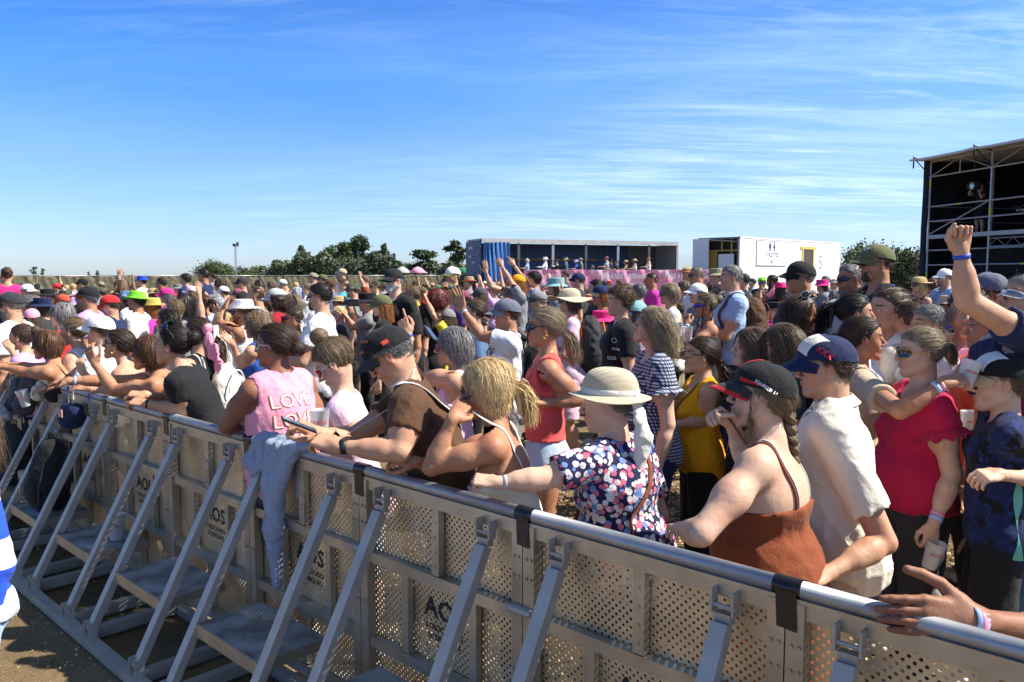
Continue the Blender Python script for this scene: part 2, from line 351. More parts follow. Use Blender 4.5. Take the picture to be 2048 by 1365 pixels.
def snets(F,lo,v):
    s=F<0; c=np.zeros(np.array(F.shape)-1,np.int8)
    for o in CORN: c+=s[o[0]:o[0]+c.shape[0],o[1]:o[1]+c.shape[1],o[2]:o[2]+c.shape[2]]
    I=np.argwhere((c>0)&(c<8)); idx=np.full(c.shape,-1,np.int32); idx[I[:,0],I[:,1],I[:,2]]=np.arange(len(I))
    f=[F[I[:,0]+o[0],I[:,1]+o[1],I[:,2]+o[2]] for o in CORN]
    acc=np.zeros((len(I),3)); cnt=np.zeros(len(I))
    for a,b in EDG:
        m=(f[a]<0)!=(f[b]<0); t=f[a][m]/(f[a][m]-f[b][m]); acc[m]+=CORN[a]+(CORN[b]-CORN[a])*t[:,None]; cnt[m]+=1
    V=lo+(I+acc/np.maximum(cnt,1)[:,None])*v; Q=[]
    for ax_ in range(3):
        a1,a2=(ax_+1)%3,(ax_+2)%3; e=np.zeros(3,int); e[ax_]=1
        sl0=tuple(slice(0,F.shape[i]-(1 if i==ax_ else 0)) for i in range(3)); sl1=tuple(slice(1 if i==ax_ else 0,F.shape[i]) for i in range(3))
        E=np.argwhere(s[sl0]!=s[sl1]); E=E[(E[:,a1]>0)&(E[:,a2]>0)&(E[:,a1]<F.shape[a1]-1)&(E[:,a2]<F.shape[a2]-1)]
        g=lambda d1,d2: idx[tuple((E-(np.eye(3,dtype=int)[a1]*d1)-(np.eye(3,dtype=int)[a2]*d2)).T)]
        q=np.stack([g(1,1),g(0,1),g(0,0),g(1,0)],1); ins=s[E[:,0],E[:,1],E[:,2]]
        q[~ins]=q[~ins][:,::-1]; Q.append(q)
    return V,np.concatenate(Q)
def march(prims,v,lo=None,hi=None,disp=None,keep=None,cuts=()):
    if lo is None:
        bb=[pbox(p) for p in prims if p[-1]>0]; lo=np.min([b[0] for b in bb],0)-2.5*v-.01; hi=np.max([b[1] for b in bb],0)+2.5*v+.01
    F,ax=field(prims,lo,hi,v); X,Y,Z=ax[0][:,None,None],ax[1][None,:,None],ax[2][None,None,:]
    if disp is not None: F=F+disp(X,Y,Z)
    for cfn in cuts: F=np.maximum(F,cfn(X,Y,Z))
    V,Q=snets(F,lo,v)
    if keep is not None and len(Q):
        Q=Q[keep(V[Q].mean(1))]
    return V,Q
def compact(V,Q):
    u,inv=np.unique(Q,return_inverse=True); return V[u],inv.reshape(Q.shape)
def relax(V,Q,n=1,l=.5):
    E=np.concatenate([Q[:,[0,1]],Q[:,[1,2]],Q[:,[2,3]],Q[:,[3,0]]]); E=np.concatenate([E,E[:,::-1]])
    cnt=np.bincount(E[:,0],minlength=len(V))[:,None]; cnt[cnt==0]=1
    for _ in range(n):
        A=np.stack([np.bincount(E[:,0],weights=V[E[:,1],i],minlength=len(V)) for i in range(3)],1)/cnt; V=V+(A-V)*l
    return V

# ---------------- head, hands, body as implicit primitives ----------------
def head_prims(sex,fat=1.0,mouth=0,nose=1.0):
    m=sex=='m'; jw=(.054 if m else .047)*fat; P=[
     ell((-.014,0,.03),(.098,.0745,.085)),ell((.02,0,-.005),(.064,.060*fat,.088),k=.03),
     cone((-.005,jw,-.05),(.060,.014,-.095),.020*fat,.016,k=.03),cone((-.005,-jw,-.05),(.060,-.014,-.095),.020*fat,.016,k=.03),
     ell((.068,0,-.097),(.0205,.022 if m else .018,.0175),k=.018),
     ell((.048,.034,-.03),(.030,.028*fat,.030),k=.02),ell((.048,-.034,-.03),(.030,.028*fat,.030),k=.02),
     ell((.070,0,-.060),(.020,.026,.026),k=.016)]
    P+=[ell((.099,s*.031,.006),(.020,.017,.0115),k=.012,op=-1) for s in(1,-1)]
    P+=[ell((.076,s*.025,.026),(.012 if m else .009,.022,.0065),k=.010) for s in(1,-1)]
    P+=[ell((.0745,s*.031,.005),(.0133,.0145,.0118),k=.003) for s in(1,-1)]
    nx=.107+.006*(nose-1)*5
    P+=[cone((.083,0,.016),(nx,0,-.026),.0065,.0095,k=.008),ell((nx-.001,0,-.028),(.0105,.0105,.009),k=.005),
        ell((.094,.0105,-.033),(.0095,.0075,.0075),k=.005),ell((.094,-.0105,-.033),(.0095,.0075,.0075),k=.005),
        ell((.0880,0,-.054),(.0095,.022,.0058),k=.004),ell((.0870,0,-.0655),(.0095,.018,.0062),k=.004),
        ell((.1,0,-.0598),(.014,.023,.0014+.006*mouth),k=.002,op=-1)]
    for s in(1,-1):
        Re=Rot('z',s*18)@Rot('y',-12)
        P+=[ell((-.008,s*.0765,-.004),(.0165,.0075,.030),Re,k=.006),ell((-.006,s*.085,-.001),(.0095,.006,.019),Re,k=.003,op=-1),ell((-.004,s*.077,-.030),(.008,.006,.009),k=.004)]
    return P
def hand_prims(pose,side):
    """wrist at origin, +x to fingertips, +z back of the hand, thumb on +y*side"""
    curls={'relaxed':(22,32,18,.10),'open':(4,6,4,.25),'flat':(2,4,2,.04),'rest':(4,8,7,-.03),'fist':(82,95,60,.02),'grip':(42,52,35,.10),'rail':(38,45,30,.08),'point':(70,90,60,.05),'pinch':(50,50,30,.06),'spread':(8,10,6,.42)}[pose]
    P=[ell((.045,0,0),(.050,.036,.0145),k=.012),cone((-.01,0,0),(.02,0,0),.0225,.0215,k=.015)]
    ys=(.029,.0095,-.0095,-.027); Ls=(.073,.081,.076,.060); rs=(.0088,.0092,.0088,.0078)
    for i,(y,Lf,r) in enumerate(zip(ys,Ls,rs)):
        c1,c2,c3,sp=curls
        if pose=='point' and i==0: c1,c2,c3=5,8,5
        c1+=(-3,2,5,9)[i] if pose not in('fist',) else (0,0,2,4)[i]
        yy=y*side; P.append(cone((.015,yy*.6,0),(.084,yy,.001),.012,.0105,k=.008))
        p=np.array([.084,yy,.001]); a=0
        for j,(fr,c_) in enumerate(((.45,c1),(.31,c2),(.24,c3))):
            a+=c_; az=sp*(y/.029)*side; d=np.array([math.cos(math.radians(a)),math.sin(az)*math.cos(math.radians(a)),-math.sin(math.radians(a))]); q=p+nrm(d)*Lf*fr
            P.append(cone(p,q,r*(1-.09*j),r*(1-.09*(j+1)),k=.0035)); p=q
    cl=pose in('fist','grip','rail','point','pinch')
    t0=np.array([.018,.028*side,-.006]); t1=t0+nrm(np.array([.7,(.55 if cl else .75)*side,-.35 if cl else -.12]))*.042
    t2=t1+nrm(np.array([.85,(-.15 if cl else .4)*side,-.45 if cl else -.1]))*.034; t3=t2+nrm(np.array([.8,(-.45 if cl else .2)*side,-.3 if cl else -.1]))*.026
    P+=[cone((.0,.008*side,0),t0,.018,.017,k=.012),cone(t0,t1,.016,.0115,k=.008),cone(t1,t2,.0112,.0100,k=.003),cone(t2,t3,.0102,.0085,k=.003)]
    return P
def frame(x,z):
    x=nrm(x); y=nrm(np.cross(z,x)); z=np.cross(x,y); return np.stack([x,y,z],1)
def ik(S,W,hint,l1=.285,l2=.25):
    d=W-S; D=np.linalg.norm(d)
    if D>.985*(l1+l2): k=D/(.985*(l1+l2)); l1*=k;l2*=k
    D=max(D,abs(l1-l2)+.02); a=(l1*l1-l2*l2+D*D)/(2*D); h=math.sqrt(max(l1*l1-a*a,1e-6)); u=d/(np.linalg.norm(d)+1e-9)
    hp=hint-u*(hint@u); return S+u*a+nrm(hp)*h
POSES={ # wrist(y for left side), elbow hint, fingertip direction, hand pose, dorsal hint
 'down':((.02,.25,.83),(-1,.2,0),(.1,0,-1),'relaxed',(0,1,0)),
 'hold':((.30,.13,1.13),(-.2,.6,-1),(1,-.3,.1),'grip',(0,.9,.5)),
 'clasp':((.24,.05,1.02),(-.3,.8,-1),(.6,-1,0),'grip',(.6,.5,.6)),
 'cross':((.20,-.03,1.20),(-.1,.8,-1),(.1,-1,.1),'relaxed',(1,0,.3)),
 'phone':((.34,.07,1.55),(-.2,.7,-1),(.1,-.3,1),'grip',(-.2,1,0)),
 'raise':((.12,.22,1.92),(.3,1,0),(.1,0,1),'open',(-1,0,0)),
 'high':((.25,.16,1.88),(.3,1,-.2),(.4,-.2,1),'relaxed',(-1,0,0)),
 'point':((.50,.15,1.62),(0,.5,-1),(1,.1,.4),'point',(0,.2,1)),
 'clap':((.36,.05,1.42),(-.1,.8,-1),(.8,-.15,.6),'flat',(0,1,0)),
 'mouth':((.20,.09,1.44),(0,.7,-1),(-.1,-.4,1),'grip',(.6,.7,0)),
 'rail':((.42,.20,1.20),(-.3,.7,-1),(1,-.2,-.15),'rail',(.1,0,1)),
 'behind':((-.14,.1,1.0),(-1,.6,0),(0,-1,0),'relaxed',(-1,0,0))}
def rig(sp):
    """skeleton in the person's own frame (x forward, y left, z up)"""
    lean=sp.get('lean',0); P0=np.array([0,0,.97]); RL=Rot('y',lean)@Rot('x',-sp.get('side',0)); 
    U=lambda p: RL@(np.asarray(p,float)-P0)+P0
    sw=.185 if sp['sex']=='m' else .165
    J={'U':U,'RL':RL,'P0':P0,'sw':sw}
    nb=U((-.02,0,1.45)); J['nb']=nb
    nl=sp.get('neck',(.025,0,.155)); J['head']=nb+Rot('y',lean*.45)@np.array(nl)
    J['RH']=Rot('z',sp.get('hyaw',0))@Rot('y',sp.get('pitch',0))@Rot('x',sp.get('roll',0))
    for nm,s in(('L',1),('R',-1)):
        a=sp.get(nm,'down'); sh=U((-.01,s*sw,1.385))
        if isinstance(a,str):
            wr,hint,td,hp,dr=POSES[a]; f=np.array([1,s,1.])
            W=np.array(wr)*f
            if a in('rail','mouth') : W=W+(U((0,0,1.3))-np.array([0,0,1.3]))*(.6 if a=='rail' else 1.0)
            if W[2]>1.6: sh=sh+np.array([0,-s*.02,.04])
            E=ik(sh,W,np.array(hint)*f); td=np.array(td)*f; dr=np.array(dr)*f
        else: E,W,td,hp,dr=a
        if W[2]>sh[2]+.2 and not isinstance(a,str): sh=sh+np.array([.01,-s*.015,.035])
        J['sh'+nm]=sh;J['el'+nm]=np.asarray(E,float);J['wr'+nm]=np.asarray(W,float);J['hf'+nm]=frame(td,dr);J['hp'+nm]=hp
    return J
def limbs(sp,J,g):
    T=[];U=J['U'];RL=J['RL'];m=sp['sex']=='m';sw=J['sw']
    ue=lambda c,r,k=.04: ell(U(c),r,RL,k)
    T+=[ell((-.01,0,.93),(.110*g,.160*g**.7,.115),k=.04),ell((-.065,.07,.88),(.085,.082,.085),k=.04),ell((-.065,-.07,.88),(.085,.082,.085),k=.04),
        ue((.0+.03*(g-1),0,1.07),(.098*g,.132*g,.125)),ue((-.003,0,1.26),(.108*(1+(g-1)*.6),.150*(1+(g-1)*.5),.165)),
        cone(U((-.012,-(sw-.045),1.385)),U((-.012,sw-.045,1.385)),.060,.060,k=.04)]
    T+=[cone(U((-.025,0,1.455)),U((-.02,s*(sw-.05),1.415)),.042,.032,k=.03) for s in(1,-1)]
    if not m: T+=[ue((.082+.02*(g-1),s*.068,1.235),(.062*sp.get('bust',1),.064,.062),.03) for s in(1,-1)]
    else: T+=[ue((.07,s*.07,1.29),(.045,.07,.06),.03) for s in(1,-1)]
    if g>1.12: T.append(ue((.06*g,0,1.05),(.085*g,.12*g,.12),.05))
    A={}
    ag=g**.5*(1.0 if m else .90)
    for nm in'LR':
        S,E,W=J['sh'+nm],J['el'+nm],J['wr'+nm]; mid=E+(W-E)*.28
        A[nm]=[ell(S,(.056*ag,.054*ag,.058*ag),k=.03),cone(S,E,.053*ag,.040*ag,k=.03),ell(S+(E-S)*.45,(.050*ag,)*3,k=.05),
            cone(E,W,.037*ag,.0235,k=.012),cone(mid,E+(W-E)*.5,.041*ag,.033*ag,k=.03)]
    G=[]
    for s in(1,-1):
        hp=np.array([-.01,s*.085,.88]);kn=np.array([.02,s*.095,.48]);an=np.array([-.02,s*.10,.08])
        G+=[cone(hp,kn,.088*g**.6,.058,k=.03),cone(kn,an,.054,.036,k=.02),cone((-.03,s*.098,.40),(-.035,s*.10,.28),.055,.046,k=.03),cone(an,(.09,s*.11,.04),.035,.03,k=.02)]
    return T,A,G
def folds(seed,amp,J=None):
    r=np.random.RandomState(seed); q=[]
    for _ in range(5):
        d=nrm(r.normal(size=3)*np.array([1,1,.8])); q.append((d*r.uniform(28,62),r.uniform(0,6),nrm(r.normal(size=3))*r.uniform(8,18),r.uniform(0,6)))
    def fn(X,Y,Z):
        s=0
        for k_,ph,k2,p2 in q:
            w=np.sin(k2[0]*X+k2[1]*Y+k2[2]*Z+p2); a=np.sin(k_[0]*X+k_[1]*Y+k_[2]*Z+ph+1.6*w)
            s=s+(1-np.abs(a))**2*np.maximum(w+.25,0)
        f=0
        for k_,ph,k2,p2 in q[:3]:
            w=np.sin(k2[1]*1.7*X+k2[2]*1.3*Y+k2[0]*1.5*Z+ph); f=f+(1-np.abs(np.sin(k_[2]*1.9*X+k_[0]*1.9*Y+k_[1]*1.9*Z+p2+2*w)))**3*np.maximum(w,0)
        return -(amp*.62)*s-(amp*.45)*f+amp*.45
    return fn
RES={'hero':(.0095,.0042,.0042,.009),'mid':(.014,.0075,.007,.0125),'far':(.020,.012,.012,.018)}
GX=np.array([-.12,-.06,-.03,-.005,.012,.03,.06,.1]); GZ=np.array([-.085,-.072,-.05,-.035,-.02,.035,.063,.078]); GZS=np.array([-.07,-.055,-.015,.030,.020,.040,.064,.08])
def tintfn(H,sp):
    x,y,z=H.T; ay=np.abs(y); t=np.ones((len(H),3)); m=sp['sex']=='m'
    def blend(w,c): 
        nonlocal t; t=t*(1-w[:,None])+t*np.array(c)*w[:,None]
    lips=np.clip(1.6-np.sqrt(((z+.0598)/.0115)**2+(y/.024)**2)*1.25,0,1)*(x>.074); blend(lips*(.55 if m else .95),(.85,.42,.42))
    br=np.clip(1.7-np.sqrt(((z-.0285-.1*(ay-.03)*(ay<.04))/.0052)**2+((ay-.034)/.023)**2)*1.1,0,1)*(x>.045); blend(br*.85,(.22,.16,.14))
    ey=np.clip(1.4-np.sqrt(((z-.006)/.0065)**2+((ay-.031)/.0165)**2),0,1)*(x>.06); blend(ey*.8,(.25,.18,.15))
    ck=np.clip(1.2-np.sqrt(((z+.022)/.026)**2+((ay-.045)/.028)**2),0,1)*(x>.02); blend(ck*.35,(1.0,.78,.75))
    er=(ay>.076)*(np.abs(z)<.04)*(np.abs(x+.008)<.025); blend(er*.5,(1.02,.72,.68))
    if m:
        st=np.clip((-.028-z)/.02,0,1)*np.clip((x+.01)/.03,0,1)*(z>-.15); blend(st*.30,(.72,.72,.74))
    return t
BODYC={}
def torso_region(J): return None
def build_body(sp,J,res):
    vb,vh,vd,vc=RES[res]; g=sp.get('g',1.0); T,A,G=limbs(sp,J,g); m=sp['sex']=='m'
    hs=sp.get('hs',1.0); RH=J['RH'];hc=J['head'];nb=J['nb']
    sk=hc+RH@np.array([-.022,0,-.05])*hs
    nr=(.057 if m else .048)*(1+(g-1)*.5)
    neck=[cone(nb+np.array([0,0,-.03]),sk,nr*1.05,nr*.96,k=.025)]
    HP=xf(head_prims(sp['sex'],1+(g-1)*.45,sp.get('mouth',0),sp.get('nose',1.)),RH,hc,hs)
    rest=T+A['L']+A['R']+([] if sp.get('nolegs') else G)+neck
    hb=nb+(hc-nb)*.12; hd=nrm(hc-nb)
    inH=lambda P,mg=0.: ((P-hb)@hd>mg)&(np.linalg.norm(P-hc,axis=1)<.24)
    regs=[inH]; Vs=[];Qs=[];n=0
    hands={}
    for nm,s in(('L',1),('R',-1)):
        W=J['wr'+nm];Rf=J['hf'+nm]; hands[nm]=xf(hand_prims(J['hp'+nm],-s),Rf,W,sp.get('hands',1.02 if m else .93))
        if s<0: pass
        regs.append(lambda P,mg=0.,W=W,d=nrm(Rf[:,0]),E=J['el'+nm]: ((P-W)@d>-.035+mg)&(np.linalg.norm(P-W-d*.1,axis=1)<.16))
    allp=rest+HP
    if res=='far': # one grid
        V,Q=march(allp+hands['L']+hands['R'],vb*.8); V=relax(V,Q,1,.3)
    else:
        def kp(P):
            k=np.ones(len(P),bool)
            for r_ in regs: k&=~r_(P,.003)
            return k
        V0,Q0=march(rest+hands['L'][:2]+hands['R'][:2],vb,keep=kp); V0,Q0=compact(V0,Q0); Vs.append(V0);Qs.append(Q0);n=len(V0)
        lo=hc-.17;hi=hc+.17; lo=np.minimum(lo,nb-.10);hi=np.maximum(hi,nb+.08)
        V1,Q1=march(rest+HP,vh,lo,hi,keep=lambda P:inH(P,-.006)); V1,Q1=compact(V1,Q1); Vs.append(V1);Qs.append(Q1+n);n+=len(V1)
        for k_,nm in enumerate('LR'):
            W=J['wr'+nm];d=J['hf'+nm][:,0]; c_=W+d*.07
            V2,Q2=march(A[nm]+hands[nm],vd,c_-.14,c_+.14,keep=lambda P,r_=regs[k_+1]:r_(P,-.012)); V2,Q2=compact(V2,Q2); V2=relax(V2,Q2,1,.25); Vs.append(V2);Qs.append(Q2+n);n+=len(V2)
        V=np.concatenate(Vs);Q=np.concatenate(Qs)
    H=((V-hc)/hs)@RH; t=tintfn(H,sp); far_=np.linalg.norm(H,axis=1)>.2; t[far_]=1
    if res!='far':
        for nm in'LR':
            hp=hands[nm]; Rf=J['hf'+nm]; fp=[p_ for p_ in hp if p_[0]=='c'][1:]
            for i_ in range(4):
                tipc=fp[i_*4+3]; d_=nrm(tipc[2]-tipc[1]); dz=nrm(np.cross(d_,Rf[:,1])); dz=dz if dz@Rf[:,2]>0 or True else -dz
                dz=nrm(Rf[:,2]-d_*(Rf[:,2]@d_)) if abs(Rf[:,2]@d_)<.95 else nrm(Rf[:,0]); c_=tipc[2]+dz*tipc[4]*.8
                w_=np.clip(1.5-np.linalg.norm(V-c_,axis=1)/.0075,0,1)[:,None]*.6; t=t*(1-w_)+w_*np.array([1.15,1.0,1.0])
                for q_ in(1,2):
                    jc=fp[i_*4+q_][2]; w_=(np.clip(1.3-np.linalg.norm(V-jc-Rf[:,2]*.008,axis=1)/.010,0,1)*(.5+.5*np.sin((V-jc)@d_*2200)))[:,None]*.30; t=t*(1-w_)+w_*np.array([.72,.55,.5])
    # eyes
    mb=MB()
    if res!='far' and not sp.get('gl') :
        for s in(1,-1):
            a=np.linspace(0,np.pi,9); m2=MB(); m2.lathe(np.stack([.0118*np.sin(a),.0118*np.cos(a)],1),12)
            Ve=np.concatenate(m2.V)[:,[2,0,1]]; Fe=np.concatenate(m2.F4)
            mb.mi=1; mb.add((RH@((Ve*np.array([1,1.05,.62])+np.array([.0768,s*.031,.005]))*hs).T).T+hc,Fe)
            iris=Ve[Fe].mean(1)[:,0]>.0105
            mb.m4[-1]=np.where(iris,2,1)
    Fs=[Q]; mi=[np.zeros(len(Q),int)]
    if mb.V:
        Fs=[np.concatenate([Q]+[f+len(V) for f in mb.F4])]; mi=[np.zeros(len(Q),int)]+mb.m4; V=np.concatenate([V]+mb.V); t=np.concatenate([t,np.ones((len(V)-len(t),3))])
    col=np.concatenate([t,np.ones((len(t),1))],1)
    me=mkmesh('body',V,Fs,True,[None]*3,np.concatenate(mi),{'tint':('FLOAT_COLOR',col)})
    return me,(T,A,G,neck)
def unlean(J,X,Y,Z):
    R=J['RL'];p=J['P0']; x,y,z=X-p[0],Y-p[1],Z-p[2]
    return [x*R[0,i]+y*R[1,i]+z*R[2,i]+p[i] for i in range(3)]
def build_top(kind,sp,J,parts,res):
    vb,vh,vd,vc=RES[res]; T,A,G,neck=parts; U=J['U']; sw=J['sw']; m=sp['sex']=='m'
    loose=sp.get('loose',.022 if (m and kind!='tank') else .012); g=sp.get('g',1)
    P=infl(T,loose); P[:3]=infl(P[:3],.006)
    if loose>.018: P.append(ell(U((0,0,1.10)),(.115*g,.155*g,.2),J['RL'],k=.05))
    if g>1.1: P=P+[ell(U((0.0,0,1.0)),(.12*g,.16*g,.15),J['RL'],k=.04)]
    cuts=[]; hem=sp.get('hem',.84)
    zc=sp.get('cutz',1.27)
    def hemcut(X,Y,Z): return (hem-Z)+0*X+0*Y
    cuts.append(hemcut)
    if kind in('tee','shirt','long','ruffle','polo'):
        fr={'tee':.58,'shirt':.72,'long':1.0,'ruffle':.34,'polo':.55}[kind]
        for nm in'LR':
            S,E,W=J['sh'+nm],J['el'+nm],J['wr'+nm]; ag=g**.5*(1 if m else .9)
            e=S+(E-S)*min(fr,1)
            r0=.056*ag+.014; r1=(.050*ag+.020) if kind!='ruffle' else .085*ag
            if kind=='long': P.append(cone(S,e,r0,r1,k=.03)); P.append(cone(E,W,.056*ag,.036,k=.02))
            else: P.append(sleeve(S,e,r0,r1))
    else:
        for s in(1,-1):
            c=U((0,s*(sw+.020),1.365)); r=.074
            cuts.append(lambda X,Y,Z,c=c,r=r: r-np.sqrt((X-c[0])**2+(Y-c[1])**2+((Z-c[2])*.8)**2))
    # neckline
    if kind in('strap',):
        cuts.append(lambda X,Y,Z: unlean(J,X,Y,Z)[2]-zc-.0*X)
    else:
        nr={'tee':.070,'shirt':.058,'long':.075,'ruffle':.085,'polo':.058,'tank':.098}[kind]
        c=U((.045 if kind!='tank' else .05,0,1.475)); c2=U((-.03,0,1.50))
        cuts.append(lambda X,Y,Z: nr-np.sqrt((X-c[0])**2+((Y-c[1])*.85)**2+(Z-c[2])**2))
        cuts.append(lambda X,Y,Z: .075-np.sqrt((X-c2[0])**2+((Y-c2[1]))**2+((Z-c2[2])*.9)**2))
    f=folds(sp.get('seed',1),sp.get('fold',.007 if loose>.018 else .0045))
    V,Q=march(P,vc,disp=f,cuts=cuts); V=relax(V,Q,1,.35)
    if kind in('shirt','polo'):  # collar
        pass
    return mkmesh('top',V,[Q],True,[None])
def build_bottom(kind,sp,J,parts,res):
    wz=max(sp.get('hem',.84)+.05,.90) if sp.get('lean',0)<25 else .93; wz=sp.get('wz',wz)
    vb,vh,vd,vc=RES[res]; T,A,G,neck=parts; v=max(vc,.012)
    if kind=='skirt':
        P=infl(T[:3],.012)+[cone((0,0,.85),(0,0,.55),.17,.24,k=.04)]; lo=.5
    else: P=infl(T[:3],.007)+infl(G,.010); lo={'shorts':.52,'hot':.80,'pants':.09,'jeans':.09}[kind]
    if kind in('shorts','hot'):
        P+=[cone((0,s*.09,.85),(.02,s*.10,lo-.03),.10,.105,k=.02) for s in(1,-1)]
    V,Q=march(P,v,disp=folds(sp.get('seed',1)+7,.006),cuts=[lambda X,Y,Z:(lo-Z)+0*X+0*Y,lambda X,Y,Z:(Z-wz)+0*X+0*Y]); V=relax(V,Q,1,.35)
    return mkmesh('trousers',V,[Q],True,[None])
_shoe=None
def shoe_mesh():
    global _shoe
    if _shoe is None:
        P=[cone((-.05,0,.045),(.10,0,.035),.040,.036,k=.02),ell((-.04,0,.07),(.045,.04,.05),k=.02),ell((.12,0,.03),(.06,.042,.032),k=.02)]
        V,Q=march(P,.011,cuts=[lambda X,Y,Z:(0.002-Z)+0*X+0*Y]); _shoe=mkmesh('shoe',V,[Q],True,[None])
    return _shoe
# ---------------- hair ----------------
CC=np.array([-.012,0,.03]); RR=np.array([.1005,.0765,.0875])
def hmask(P,short=False): return P[:,2]>np.interp(P[:,0],GX,GZS if short else GZ)
def roots(n,rng,short=False,zmax=9,wide=1.0):
    out=[]
    while sum(len(o) for o in out)<n:
        u=rng.normal(size=(n*3,3)); u/=np.linalg.norm(u,axis=1)[:,None]; P=CC+u*RR
        out.append(P[hmask(P,short)&(P[:,2]<zmax)])
    return np.concatenate(out)[:n]
def integ(P0,dirs,Lg,S,field_,rng,noise=.15,curl=0,cf=60,coll=1.03,grav=0,gv=np.array([0,0,-1.]),wid=None,seed=0):
    n=len(P0); P=[P0]; d=dirs/np.linalg.norm(dirs,axis=1)[:,None]; p=P0.copy(); st=(Lg/S)[:,None]
    for i in range(S):
        D=field_(p,i/S); d=d*.55+D*.45+rng.normal(size=(n,3))*noise; d/=np.linalg.norm(d,axis=1)[:,None]+1e-9
        p=p+d*st
        q=(p-CC)/RR; r=np.linalg.norm(q,axis=1); lim=coll if np.isscalar(coll) else coll; mk=r<lim
        p=np.where(mk[:,None],CC+q/r[:,None]*RR*(lim if np.isscalar(lim) else lim[:,None]),p)
        # keep clear of the neck
        a=p-np.array([-.035,0,0]); low=p[:,2]<-.05; rr_=np.hypot(a[:,0],a[:,1]); mk=low&(rr_<.062); k=np.where(mk,.062/np.maximum(rr_,1e-4),1.); p=np.stack([a[:,0]*k-.035,a[:,1]*k,p[:,2]],1)
        P.append(p.copy())
    P=np.stack(P,1)
    if curl:
        t=np.linspace(0,1,S+1)[None]; ph=rng.uniform(0,6.28,(n,1)); f=cf*Lg[:,None]*rng.uniform(.8,1.2,(n,1)); amp=curl*np.minimum(t*3,1)
        T=np.gradient(P,axis=1); T/=np.linalg.norm(T,axis=2)[...,None]+1e-9; N1=np.cross(T,[0,0,1.]); N1/=np.linalg.norm(N1,axis=2)[...,None]+1e-6; N2=np.cross(T,N1)
        P=P+N1*(amp*np.sin(f*t+ph))[...,None]+N2*(amp*np.cos(f*t+ph))[...,None]
    return P
def ribbons(P,w,rng,ctr=CC,tip=.25,base_hv=None):
    n,m=P.shape[:2]; T=np.gradient(P,axis=1); No=P-ctr; No/=np.linalg.norm(No,axis=2)[...,None]+1e-9
    No=No+rng.normal(size=(n,1,3))*.30; B=np.cross(T,No); B/=np.linalg.norm(B,axis=2)[...,None]+1e-9
    t=np.linspace(0,1,m)[None,:,None]; ww=np.asarray(w).reshape(-1,1,1)*.5*(1-(1-tip)*np.clip((t-.55)/.45,0,1))
    V=np.stack([P-B*ww,P+B*ww],2).reshape(-1,3); i=(np.arange(n)[:,None]*m+np.arange(m-1)[None])*2; i=i.reshape(-1)
    F=np.stack([i,i+1,i+3,i+2],1); hv=rng.uniform(0,1,(n,1,1))**1.2*.8 if base_hv is None else base_hv.reshape(-1,1,1)
    hv=np.clip(hv+.2*(t-.3),0,1)+np.zeros((n,m,2))[:,:,:1]; hv=np.repeat(hv,2,axis=2).reshape(-1)
    return V,F,hv
HAIRC={}
